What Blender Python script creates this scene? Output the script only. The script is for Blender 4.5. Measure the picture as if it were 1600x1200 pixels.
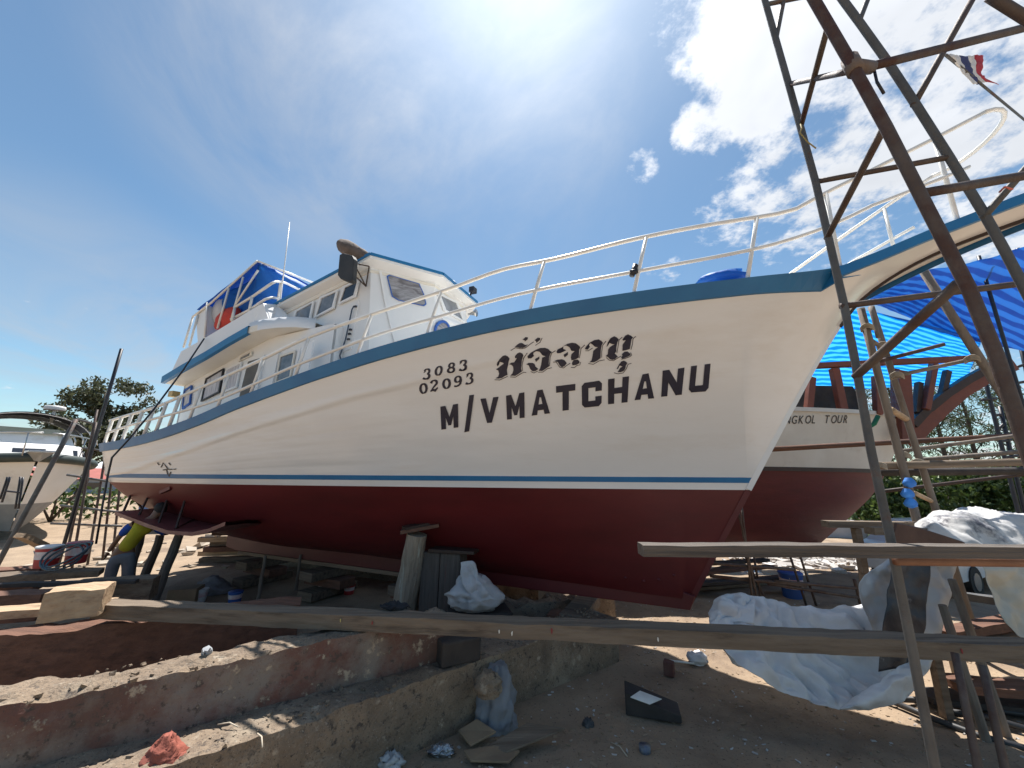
import bpy, bmesh, math, random
from mathutils import Vector, Matrix, noise
R = math.radians
random.seed(7)
scene = bpy.context.scene
for o in list(bpy.data.objects): bpy.data.objects.remove(o)
C = scene.collection

# ------------------------------------------------------------------ camera
cam_data = bpy.data.cameras.new('camera'); cam = bpy.data.objects.new('camera', cam_data); C.objects.link(cam)
cam_data.sensor_width = 36.0; cam_data.lens = 13.5; cam_data.clip_start = 0.05; cam_data.clip_end = 3000
def camera_pose(pitch, roll, height):
    p, r = R(pitch), R(roll)
    fw = Vector((0, math.cos(p), math.sin(p))); rt = Vector((1, 0, 0)); up = Vector((0, -math.sin(p), math.cos(p)))
    r2 = rt*math.cos(r)+up*math.sin(r); u2 = -rt*math.sin(r)+up*math.cos(r)
    m = Matrix(((r2.x, u2.x, -fw.x, 0), (r2.y, u2.y, -fw.y, 0), (r2.z, u2.z, -fw.z, height), (0, 0, 0, 1)))
    return m
cam.matrix_world = camera_pose(13.4, 0.8, 2.4)
scene.camera = cam

# ------------------------------------------------------------------ sun, sky, exposure
SUN_EL, SUN_AZ = 66.0, 0.0          # degrees; azimuth from +Y towards +X
to_sun = Vector((math.sin(R(SUN_AZ))*math.cos(R(SUN_EL)), math.cos(R(SUN_AZ))*math.cos(R(SUN_EL)), math.sin(R(SUN_EL))))
sd = bpy.data.lights.new('sun', 'SUN'); sun = bpy.data.objects.new('sun', sd); C.objects.link(sun)
sd.energy = 5.0; sd.angle = R(0.55); sd.color = (1.0, 0.96, 0.91)
sun.rotation_euler = to_sun.to_track_quat('Z', 'Y').to_euler()
SKY_STRENGTH = 0.078
world = bpy.data.worlds.new('World'); scene.world = world; world.use_nodes = True
world.cycles.sampling_method = 'MANUAL'; world.cycles.sample_map_resolution = 512
def build_world():
    nt = world.node_tree; nt.nodes.clear(); N = nt.nodes.new; L = nt.links.new
    out = N('ShaderNodeOutputWorld'); bg = N('ShaderNodeBackground'); bg.inputs['Strength'].default_value = SKY_STRENGTH
    sky = N('ShaderNodeTexSky'); sky.sky_type = 'NISHITA'; sky.sun_disc = False
    sky.sun_elevation = R(SUN_EL); sky.sun_rotation = R(SUN_AZ)
    sky.air_density = 1.0; sky.dust_density = 0.3; sky.ozone_density = 0.9; sky.altitude = 0
    tc = N('ShaderNodeTexCoord'); sep = N('ShaderNodeSeparateXYZ'); L(tc.outputs['Generated'], sep.inputs[0])
    def math_(op, a, b=None, c=None, clamp=False):
        m = N('ShaderNodeMath'); m.operation = op; m.use_clamp = clamp
        for i, v in enumerate((a, b, c)):
            if v is None: continue
            if isinstance(v, (int, float)): m.inputs[i].default_value = v
            else: L(v, m.inputs[i])
        return m.outputs[0]
    def smooth(v, a, b, lo=0.0, hi=1.0):
        m = N('ShaderNodeMapRange'); m.interpolation_type = 'SMOOTHSTEP'; L(v, m.inputs[0])
        for i, x in zip((1, 2, 3, 4), (a, b, lo, hi)): m.inputs[i].default_value = x
        return m.outputs[0]
    zc = math_('ADD', math_('MAXIMUM', sep.outputs[2], 0.0), 0.22)
    cb = N('ShaderNodeCombineXYZ'); L(math_('DIVIDE', sep.outputs[0], zc), cb.inputs[0]); L(math_('DIVIDE', sep.outputs[1], zc), cb.inputs[1])
    def fbm(scale, detail, rough, dist, off, stretch=(1, 1, 1), rot=0.0):
        mp = N('ShaderNodeMapping'); mp.inputs['Location'].default_value = off; mp.inputs['Scale'].default_value = stretch; mp.inputs['Rotation'].default_value = (0, 0, rot)
        L(cb.outputs[0], mp.inputs[0]); n = N('ShaderNodeTexNoise'); L(mp.outputs[0], n.inputs['Vector'])
        n.inputs['Scale'].default_value = scale; n.inputs['Detail'].default_value = detail; n.inputs['Roughness'].default_value = rough; n.inputs['Distortion'].default_value = dist
        return n.outputs[0]
    def lobe(d, inner, outer, amp):
        dv = Vector(d).normalized(); dp = N('ShaderNodeVectorMath'); dp.operation = 'DOT_PRODUCT'; L(tc.outputs['Generated'], dp.inputs[0]); dp.inputs[1].default_value = dv
        return smooth(dp.outputs['Value'], math.cos(R(outer)), math.cos(R(inner)), 0.0, amp)
    # heaped cloud banks: broken noise, thicker in a few parts of the sky
    heap = fbm(2.6, 8, 0.68, 0.1, (3.1, 1.7, 0.0)); soft = fbm(.55, 3, 0.5, 0.0, (9.0, 4.0, 2.0))
    puff = fbm(11.0, 5, 0.62, 0.1, (1.2, 0.4, 3.0)); cover = math_('ADD', math_('MULTIPLY_ADD', soft, 0.32, -0.19), math_('MULTIPLY_ADD', puff, .5, -.25))
    for lb in CLOUD_LOBES: cover = math_('ADD', cover, lobe(*lb))
    dens = smooth(math_('ADD', heap, cover), 0.60, 0.76)
    # high thin veil, streaky
    veil = fbm(1.7, 7, 0.62, 0.9, (0.6, 2.3, 5.0), (1.0, 0.62, 1.0), R(52)); vc = math_('MULTIPLY_ADD', soft, 0.5, -0.12)
    for lb in VEIL_LOBES: vc = math_('ADD', vc, lobe(*lb))
    vd = math_('MULTIPLY', smooth(veil, 0.30, 0.78), vc, None, True)
    # thin cloud scatters sunlight forward, so it is brightest around the sun
    dp = N('ShaderNodeVectorMath'); dp.operation = 'DOT_PRODUCT'; L(tc.outputs['Generated'], dp.inputs[0]); dp.inputs[1].default_value = to_sun
    cs = math_('MAXIMUM', dp.outputs['Value'], 0.0); g1 = math_('POWER', cs, 12.0); g2 = math_('POWER', cs, 700.0); g3 = math_('POWER', cs, 22.0)
    bright = math_('MULTIPLY_ADD', g1, 3.4, 4.6)
    vb = N('ShaderNodeCombineXYZ')
    for i, k in enumerate((0.93, 0.98, 1.06)): L(math_('MULTIPLY', bright, k), vb.inputs[i])
    m1 = N('ShaderNodeMix'); m1.data_type = 'RGBA'; L(vd, m1.inputs[0]); L(sky.outputs[0], m1.inputs[6]); L(vb.outputs[0], m1.inputs[7])
    shade = fbm(3.2, 4, 0.65, 0.2, (3.4, 1.95, 0.4))
    cl = math_('MULTIPLY', math_('MULTIPLY_ADD', shade, 3.6, 5.2), math_('MULTIPLY_ADD', g1, .5, 1.0))
    cc = N('ShaderNodeCombineXYZ')
    for i, k in enumerate((0.97, 1.0, 1.05)): L(math_('MULTIPLY', cl, k), cc.inputs[i])
    m2 = N('ShaderNodeMix'); m2.data_type = 'RGBA'; L(math_('MULTIPLY', dens, 0.93), m2.inputs[0]); L(m1.outputs[2], m2.inputs[6]); L(cc.outputs[0], m2.inputs[7])
    # aureole of the sun itself
    au = math_('ADD', math_('MULTIPLY', g2, 16.0), math_('MULTIPLY', g3, 3.6)); add = N('ShaderNodeVectorMath'); add.operation = 'ADD'
    ac = N('ShaderNodeCombineXYZ')
    for i in range(3): L(au, ac.inputs[i])
    tint = N('ShaderNodeVectorMath'); tint.operation = 'MULTIPLY'; tint.inputs[1].default_value = (0.86, 1.03, 1.03); L(sky.outputs[0], tint.inputs[0]); L(tint.outputs[0], m1.inputs[6])
    L(m2.outputs[2], add.inputs[0]); L(ac.outputs[0], add.inputs[1]); L(add.outputs[0], bg.inputs['Color']); L(bg.outputs[0], out.inputs[0])
# (direction, inner degrees, outer degrees, amount)
CLOUD_LOBES = [((0.6391,0.4673,0.6108), 9, 25, .27), ((0.4116,0.4805,0.7744), 3, 14, .14), ((0.2723,0.7038,0.6562), .2, 3.6, .38), ((0.3469,0.6396,0.686), .2, 3.2, .16), ((-0.3582,0.7216,0.5924), .2, 3.0, .2), ((0.7763,0.6214,0.1053), 4, 16, .14), ((-0.2278,0.7729,0.5922), 18, 36, -.16)]
VEIL_LOBES = [((-0.4001,0.5892,0.702), 3, 20, .45), ((-0.0563,0.5096,0.8586), 6, 28, .6), ((-0.7766,0.6049,0.1761), 4, 20, .55), ((-0.6165,0.7546,0.2248), 4, 16, .2), ((-0.702,0.515,0.4919), 6, 24, -.12)]
build_world()
scene.view_settings.view_transform = 'Standard'; scene.view_settings.look = 'None'; scene.view_settings.gamma = 1.0; scene.view_settings.use_curve_mapping = False
scene.view_settings.exposure = 0.78
scene.render.engine = 'CYCLES'
scene.cycles.max_bounces = 5; scene.cycles.diffuse_bounces = 3; scene.cycles.glossy_bounces = 2; scene.cycles.transmission_bounces = 3; scene.cycles.caustics_reflective = False; scene.cycles.caustics_refractive = False

# ------------------------------------------------------------------ helpers
def tag(o, label=None, cat=None, group=None, kind=None):
    for k, v in (('label', label), ('category', cat), ('group', group), ('kind', kind)):
        if v: o[k] = v
    return o
def empty(name, loc=(0, 0, 0), rz=0.0, label=None, cat=None, group=None):
    o = bpy.data.objects.new(name, None); C.objects.link(o); o.location = loc; o.rotation_euler = (0, 0, rz); o.empty_display_size = .2
    return tag(o, label, cat, group)
def V(p): return Vector(p)
class MB:
    "collects faces for one mesh object"
    def __init__(s): s.v = []; s.f = []
    def quad(s, a, b, c, d):
        k = len(s.v); s.v += [tuple(a), tuple(b), tuple(c), tuple(d)]; s.f.append((k, k+1, k+2, k+3)); return s
    def poly(s, pts):
        k = len(s.v); s.v += [tuple(p) for p in pts]; s.f.append(tuple(range(k, k+len(pts)))); return s
    def box(s, cen, size, rot=None):
        rot = rot or Matrix.Identity(3); cen = V(cen); k = len(s.v); a, b, c = (x/2 for x in size)
        for sx, sy, sz in ((-1,-1,-1),(1,-1,-1),(1,1,-1),(-1,1,-1),(-1,-1,1),(1,-1,1),(1,1,1),(-1,1,1)): s.v.append(tuple(cen+rot@V((sx*a, sy*b, sz*c))))
        s.f += [tuple(k+i for i in q) for q in ((0,3,2,1),(4,5,6,7),(0,1,5,4),(1,2,6,5),(2,3,7,6),(3,0,4,7))]; return s
    def beam(s, a, b, w, h, up=(0, 0, 1)):
        a, b = V(a), V(b); d = (b-a).normalized(); sx = d.cross(V(up))
        sx = sx.normalized() if sx.length > 1e-4 else V((1, 0, 0)); uz = sx.cross(d).normalized()
        return s.box((a+b)/2, (w, (b-a).length, h), Matrix((sx, d, uz)).transposed())
    def tube(s, pts, r, n=8, caps=True):
        pts = [V(p) for p in pts]; rs = r if isinstance(r, (list, tuple)) else [r]*len(pts); rings = []
        ref = None
        for i, p in enumerate(pts):
            d = (pts[min(i+1, len(pts)-1)]-pts[max(i-1, 0)]).normalized()
            if ref is None: ref = d.orthogonal().normalized()
            x = (ref-d*ref.dot(d)).normalized(); ref = x; y = d.cross(x); k = len(s.v)
            for j in range(n):
                a = 2*math.pi*j/n; s.v.append(tuple(p+(x*math.cos(a)+y*math.sin(a))*rs[i]))
            rings.append(k)
        for i in range(len(rings)-1):
            for j in range(n): s.f.append((rings[i]+j, rings[i]+(j+1) % n, rings[i+1]+(j+1) % n, rings[i+1]+j))
        if caps: s.f.append(tuple(rings[0]+j for j in reversed(range(n)))); s.f.append(tuple(rings[-1]+j for j in range(n)))
        return s
    def grid(s, rows, closed=False, flip=False):
        k = len(s.v); m = len(rows[0])
        for r in rows: s.v += [tuple(p) for p in r]
        for i in range(len(rows)-1):
            for j in range(m if closed else m-1):
                q = (k+i*m+j, k+i*m+(j+1) % m, k+(i+1)*m+(j+1) % m, k+(i+1)*m+j)
                s.f.append(tuple(reversed(q)) if flip else q)
        return s
    def chunk(s, c, size, rnd):
        k = len(s.v); s.box(c, size, Matrix.Rotation(rnd.random()*6.28, 3, 'Z') @ Matrix.Rotation(rnd.gauss(0, .5), 3, 'X')); c = V(c)
        for i in range(k, len(s.v)): s.v[i] = tuple(c+(V(s.v[i])-c)*rnd.uniform(.45, 1.15))
        return s
    def slab(s, pts, t, nrm=None):
        "a plate: outline pts, thickness t along the outline's normal"
        P = [V(p) for p in pts]; nn = V(nrm).normalized() if nrm else (P[1]-P[0]).cross(P[-1]-P[0]).normalized(); k = len(s.v); m = len(P)
        s.v += [tuple(p) for p in P]+[tuple(p+nn*t) for p in P]
        s.f.append(tuple(k+i for i in reversed(range(m)))); s.f.append(tuple(k+m+i for i in range(m)))
        for i in range(m): s.f.append((k+i, k+(i+1) % m, k+m+(i+1) % m, k+m+i))
        return s
    def ring(s, pts, w, t, nrm=None):
        "a flat frame of width w lying inside the outline"
        P = [V(p) for p in pts]; cen = sum(P, V((0, 0, 0)))/len(P); nn = V(nrm).normalized() if nrm else (P[1]-P[0]).cross(P[-1]-P[0]).normalized()
        I = [p+(cen-p)*min(.45, 1.35*w/max(.01, (cen-p).length)) for p in P]; m = len(P)
        for i in range(m):
            j = (i+1) % m; s.slab([P[i], P[j], I[j], I[i]], t, nn)
        return s
    def build(s, name, mat, parent=None, smooth=False, bevel=0.0):
        me = bpy.data.meshes.new(name); me.from_pydata(s.v, [], s.f); me.materials.append(mat)
        bm = bmesh.new(); bm.from_mesh(me); bmesh.ops.recalc_face_normals(bm, faces=bm.faces); bm.to_mesh(me); bm.free()
        if smooth: me.polygons.foreach_set('use_smooth', [True]*len(me.polygons))
        o = bpy.data.objects.new(name, me); C.objects.link(o)
        if parent: o.parent = parent
        if bevel:
            b = o.modifiers.new('bevel', 'BEVEL'); b.width = bevel; b.segments = 2; b.limit_method = 'ANGLE'
        return o
def copy_tree(o, parent=None):
    c = o.copy(); C.objects.link(c); c.parent = parent
    for ch in list(o.children): copy_tree(ch, c)
    return c
def fbm3(p, oct=4, h=.9): return noise.fractal(V(p), h, 2.1, oct)

# ------------------------------------------------------------------ materials
MATS = {}
def mat(name, c1, c2=None, scale=3.0, rough=0.6, bump=0.0, bscale=None, stretch=(1, 1, 1), c3=None, s3=0.6, t3=(.55, .68), metal=0.0, coat=0.0, rvar=0.0, trans=0.0, detail=6, dist=0.0, bdist=0.02, spec=None, speck=None):
    if name in MATS: return MATS[name]
    m = bpy.data.materials.new(name); m.use_nodes = True; nt = m.node_tree; N = nt.nodes.new; L = nt.links.new; b = nt.nodes['Principled BSDF']
    tc = N('ShaderNodeTexCoord'); mp = N('ShaderNodeMapping'); mp.inputs['Scale'].default_value = stretch; L(tc.outputs['Object'], mp.inputs[0])
    def ns(sc, d=detail, rg=.6):
        n = N('ShaderNodeTexNoise'); n.inputs['Scale'].default_value = sc; n.inputs['Detail'].default_value = d; n.inputs['Roughness'].default_value = rg; n.inputs['Distortion'].default_value = dist; L(mp.outputs[0], n.inputs['Vector']); return n.outputs[0]
    c2 = c2 or tuple(x*.8 for x in c1)
    n1 = ns(scale); r = N('ShaderNodeValToRGB'); r.color_ramp.elements[0].position = .35; r.color_ramp.elements[1].position = .68
    r.color_ramp.elements[0].color = (*c1, 1); r.color_ramp.elements[1].color = (*c2, 1); L(n1, r.inputs[0]); col = r.outputs[0]
    if c3:
        n3 = ns(s3, 8, .68); mr = N('ShaderNodeMapRange'); mr.inputs[1].default_value, mr.inputs[2].default_value = t3; L(n3, mr.inputs[0])
        mx = N('ShaderNodeMix'); mx.data_type = 'RGBA'; L(mr.outputs[0], mx.inputs[0]); L(col, mx.inputs[6]); mx.inputs[7].default_value = (*c3, 1); col = mx.outputs[2]
    if speck:
        for sc_, cs_, lo_, hi_ in speck:
            mr = N('ShaderNodeMapRange'); mr.inputs[1].default_value = lo_; mr.inputs[2].default_value = hi_; L(ns(sc_, 4, .7), mr.inputs[0])
            mx = N('ShaderNodeMix'); mx.data_type = 'RGBA'; L(mr.outputs[0], mx.inputs[0]); L(col, mx.inputs[6]); mx.inputs[7].default_value = (*cs_, 1); col = mx.outputs[2]
    L(col, b.inputs['Base Color']); b.inputs['Roughness'].default_value = rough; b.inputs['Metallic'].default_value = metal
    if spec is not None: b.inputs['Specular IOR Level'].default_value = spec
    if coat: b.inputs['Coat Weight'].default_value = coat; b.inputs['Coat Roughness'].default_value = .12
    if rvar:
        mr = N('ShaderNodeMapRange'); mr.inputs[3].default_value = max(.02, rough-rvar); mr.inputs[4].default_value = min(1, rough+rvar); L(ns(scale*1.7), mr.inputs[0]); L(mr.outputs[0], b.inputs['Roughness'])
    if trans: b.inputs['Subsurface Weight'].default_value = 0.0; b.inputs['Transmission Weight'].default_value = trans
    if bump:
        bp = N('ShaderNodeBump'); bp.inputs['Strength'].default_value = bump; bp.inputs['Distance'].default_value = bdist; L(ns(bscale or scale*4, 8, .65), bp.inputs['Height']); L(bp.outputs[0], b.inputs['Normal'])
    MATS[name] = m; return m
def leaf_mat(name, c1, c2, tr=.35):
    m = bpy.data.materials.new(name); m.use_nodes = True; nt = m.node_tree; N = nt.nodes.new; L = nt.links.new; b = nt.nodes['Principled BSDF']; out = nt.nodes['Material Output']
    g = N('ShaderNodeNewGeometry'); r = N('ShaderNodeValToRGB'); r.color_ramp.elements[0].color = (*c1, 1); r.color_ramp.elements[1].color = (*c2, 1); L(g.outputs['Random Per Island'], r.inputs[0])
    L(r.outputs[0], b.inputs['Base Color']); b.inputs['Roughness'].default_value = .55
    t = N('ShaderNodeBsdfTranslucent'); L(r.outputs[0], t.inputs[0]); mx = N('ShaderNodeMixShader'); mx.inputs[0].default_value = tr; L(b.outputs[0], mx.inputs[1]); L(t.outputs[0], mx.inputs[2]); L(mx.outputs[0], out.inputs[0])
    return m
def cloth_mat(name, c1, c2, tr, scale=2.0, c3=None, s3=1.0, t3=(.52, .6), rough=.55, stripes=None, bump=.25):
    m = mat(name, c1, c2, scale, rough, bump, 14, c3=c3, s3=s3, t3=t3); nt = m.node_tree; N = nt.nodes.new; L = nt.links.new; b = nt.nodes['Principled BSDF']; out = nt.nodes['Material Output']
    src = b.inputs['Base Color'].links[0].from_socket
    if stripes:
        tc = N('ShaderNodeTexCoord'); mp = N('ShaderNodeMapping'); mp.inputs['Rotation'].default_value = stripes[2]; L(tc.outputs['Object'], mp.inputs[0])
        w = N('ShaderNodeTexWave'); w.wave_type = 'BANDS'; w.bands_direction = 'X'; w.inputs['Scale'].default_value = stripes[0]; w.inputs['Distortion'].default_value = .25; w.inputs['Detail'].default_value = 0; w.inputs['Detail Scale'].default_value = .6; L(mp.outputs[0], w.inputs['Vector'])
        mr = N('ShaderNodeMapRange'); mr.inputs[1].default_value = .42; mr.inputs[2].default_value = .58; L(w.outputs[1], mr.inputs[0])
        mx = N('ShaderNodeMix'); mx.data_type = 'RGBA'; L(mr.outputs[0], mx.inputs[0]); L(src, mx.inputs[6]); mx.inputs[7].default_value = (*stripes[1], 1); src = mx.outputs[2]; L(src, b.inputs['Base Color'])
    t = N('ShaderNodeBsdfTranslucent'); L(src, t.inputs[0]); ms = N('ShaderNodeMixShader'); ms.inputs[0].default_value = tr; L(b.outputs[0], ms.inputs[1]); L(t.outputs[0], ms.inputs[2]); L(ms.outputs[0], out.inputs[0])
    return m
def glass_mat(name, col, rough=.08):
    m = bpy.data.materials.new(name); m.use_nodes = True; b = m.node_tree.nodes['Principled BSDF']; b.inputs['Base Color'].default_value = (*col, 1); b.inputs['Roughness'].default_value = rough; b.inputs['Specular IOR Level'].default_value = .8; MATS[name] = m; return m

# ------------------------------------------------------------------ ground
def build_ground():
    m = mat('sandy_ground', (.36, .27, .185), (.25, .185, .13), 1.3, .95, .55, 26, c3=(.14, .10, .075), s3=.5, t3=(.52, .72), bdist=.03, spec=.2, speck=((38, (.10, .075, .055), .60, .68), (55, (.48, .40, .30), .64, .72)))
    def axis(lo, hi, step):
        a = []; x = lo
        while x < hi+1e-6: a.append(x); x += step
        d = step*1.35; x = hi
        while x < 900: x += d; a.append(x); d *= 1.32
        d = step*1.35; x = lo
        while x > -900: x -= d; a.insert(0, x); d *= 1.32
        return a
    xs = axis(-9.0, 11.0, .11); ys = axis(1.0, 13.0, .11); rows = []
    for y in ys:
        rows.append([(x, y, .0+.05*fbm3((x*.5, y*.5, 1.0), 3)*(1 if abs(x) < 30 and abs(y) < 40 else 0)+.022*fbm3((x*2.7, y*2.7, 5.0), 4)*(1 if abs(x) < 14 and abs(y) < 18 else 0)) for x in xs])
    o = MB().grid(rows).build('ground', m, smooth=True); tag(o, 'sandy brown boatyard ground', None, kind='structure')
    return o
build_ground()
def ground_h(x, y): return .05*fbm3((x*.5, y*.5, 1.0), 3)+.022*fbm3((x*2.7, y*2.7, 5.0), 4)

# ------------------------------------------------------------------ main boat: hull lines
def pchip(xs, ys):
    n=len(xs); h=[xs[i+1]-xs[i] for i in range(n-1)]; d=[(ys[i+1]-ys[i])/h[i] for i in range(n-1)]
    m=[0.0]*n; m[0]=d[0]; m[-1]=d[-1]
    for i in range(1,n-1):
        if d[i-1]*d[i]>0:
            a=2*h[i]+h[i-1]; b=h[i]+2*h[i-1]; m[i]=(a+b)/(a/d[i-1]+b/d[i])
    def f(x):
        if x<=xs[0]: return ys[0]+m[0]*(x-xs[0])
        if x>=xs[-1]: return ys[-1]+m[-1]*(x-xs[-1])
        lo=0
        while xs[lo+1]<x: lo+=1
        t=(x-xs[lo])/h[lo]; t2=t*t; t3=t2*t
        return (2*t3-3*t2+1)*ys[lo]+(t3-2*t2+t)*h[lo]*m[lo]+(-2*t3+3*t2)*ys[lo+1]+(t3-t2)*h[lo]*m[lo+1]
    return f
# hull lines, metres; s forward from the stem at the waterline, half breadths, heights above ground
half_deck = pchip([-12.6,-12.4,-12.0,-11.5,-9.5,-8,-6.5,-5,-2.5,-1,0,1,2,2.6,3.2,5.0],[1.5,2.05,2.36,2.46,2.5,2.5,2.46,2.33,2.0,1.7,1.45,1.15,.8,.62,.52,.42])
half_water = pchip([-12.6,-12.4,-12.0,-11.5,-9,-7,-5,-2.5,-1,0],[1.1,1.75,2.08,2.18,2.14,1.87,1.45,.82,.36,0.0])
sheer_z = pchip([-12.6,-11.59,-10.45,-8.57,-7.39,-6.35,-4.59,-2.71,-1.12,.16,.95,1.3,2.04,2.89,5.0],[2.92,2.93,3.0,3.29,3.57,3.8,4.18,4.47,4.62,4.71,4.77,4.90,5.23,5.56,6.2])
stem_z = pchip([-.88,-.58,0,.65,1.04,1.33,1.56,1.78,2.03,2.31,2.65,3.29,5.0],[.7,1.24,2.25,3.38,4.04,4.48,4.77,4.95,5.11,5.25,5.38,5.56,5.95])
rabbet_z = pchip([-12.6,-12.2,-11.5,-10.5,-9.5,-8,-5,-2.5,-1.2,-.88],[1.52,1.45,1.3,1.12,1.0,.88,.84,.82,.8,.8])
def water_z(s): return 2.15+0.1*min(1,max(0,(s+12)/12))
def low_z(s): return water_z(s) if s<=0 else stem_z(s)
def low_n(s): return max(0.0,half_water(s)) if s<0 else 0.0
def flare(s): return 1.25 if s>-2 else (1.25-(min(8,-2-s)/8.0)*.5)
def top_n(s,v):
    b0=low_n(s); b1=half_deck(s); return b0+(b1-b0)*v**flare(s)
def side(s,z):
    "half breadth of the topside at station s and height z"
    z0=low_z(s); z1=sheer_z(s); v=min(1,max(0,(z-z0)/(z1-z0))); return top_n(s,v)
strake_z = pchip([-12.4, -10.83, -10.09, -8.7, -7.15, -6.47, -5.2, -4.45, -3.43, -1.17, -.42, .3], [2.3, 2.39, 2.52, 2.79, 3.14, 3.27, 3.55, 3.68, 3.88, 4.2, 4.28, 4.35])
def ledge(s,z):
    "plank ledge that stands proud of the topside along the strake line"
    d=z-strake_z(s); a=.026 if s<-5 else .026+(.012-.026)*min(1,(s+5)/2.5)
    if s>-1.2: a*=max(0,1-(s+1.2)/1.6)
    if d<-.03: return a*max(0,1+(d+.03)/.03)
    return a*math.exp(-(d+.03)**2/.007)

LETTERS=[[[(-3.962,3.356),(-3.887,3.366),(-3.947,3.049),(-4.019,3.04)],[(-3.77,3.382),(-3.697,3.392),(-3.762,3.072),(-3.833,3.063)],[(-3.887,3.366),(-3.86,3.216),(-3.882,3.101),(-3.902,3.098),(-3.917,3.209)],[(-3.77,3.382),(-3.802,3.224),(-3.861,3.104),(-3.882,3.101),(-3.86,3.216)]],[[(-3.509,3.501),(-3.442,3.507),(-3.616,3.016),(-3.689,3.002)]],[[(-3.364,3.451),(-3.286,3.458),(-3.277,3.258),(-3.182,3.468),(-3.105,3.475),(-3.268,3.133),(-3.337,3.128)]],[[(-3.001,3.486),(-2.928,3.498),(-2.98,3.178),(-3.049,3.171)],[(-2.814,3.515),(-2.742,3.526),(-2.802,3.196),(-2.871,3.189)],[(-2.928,3.498),(-2.898,3.346),(-2.918,3.229),(-2.938,3.227),(-2.954,3.339)],[(-2.814,3.515),(-2.843,3.353),(-2.898,3.231),(-2.918,3.229),(-2.898,3.346)]],[[(-2.565,3.547),(-2.492,3.556),(-2.527,3.46),(-2.557,3.456)],[(-2.565,3.547),(-2.548,3.47),(-2.625,3.23),(-2.702,3.221)],[(-2.492,3.556),(-2.449,3.251),(-2.524,3.242),(-2.533,3.471)],[(-2.595,3.365),(-2.515,3.375),(-2.511,3.3),(-2.622,3.287)]],[[(-2.309,3.594),(-2.053,3.62),(-2.069,3.539),(-2.152,3.53),(-2.194,3.292),(-2.277,3.282),(-2.238,3.52),(-2.322,3.511)]],[[(-1.936,3.63),(-1.745,3.653),(-1.715,3.62),(-1.73,3.532),(-1.813,3.523),(-1.805,3.573),(-1.896,3.563),(-1.921,3.401),(-1.831,3.41),(-1.823,3.46),(-1.74,3.469),(-1.755,3.379),(-1.797,3.337),(-1.981,3.321),(-2.011,3.355),(-1.978,3.589)]],[[(-1.631,3.668),(-1.548,3.678),(-1.567,3.561),(-1.468,3.572),(-1.448,3.69),(-1.366,3.699),(-1.426,3.383),(-1.503,3.376),(-1.482,3.497),(-1.579,3.487),(-1.597,3.367),(-1.675,3.36)]],[[(-1.199,3.718),(-1.124,3.73),(-1.162,3.636),(-1.191,3.632)],[(-1.199,3.718),(-1.182,3.645),(-1.261,3.414),(-1.335,3.407)],[(-1.124,3.73),(-1.089,3.429),(-1.163,3.423),(-1.167,3.647)],[(-1.23,3.544),(-1.151,3.553),(-1.148,3.48),(-1.257,3.469)]],[[(-0.95,3.758),(-0.87,3.767),(-0.795,3.617),(-0.765,3.779),(-0.687,3.789),(-0.748,3.47),(-0.823,3.463),(-0.896,3.618),(-0.925,3.453),(-1.001,3.446)]],[[(-0.607,3.804),(-0.538,3.812),(-0.579,3.575),(-0.485,3.583),(-0.446,3.822),(-0.378,3.83),(-0.421,3.549),(-0.46,3.507),(-0.63,3.496),(-0.657,3.532)]]]
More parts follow.
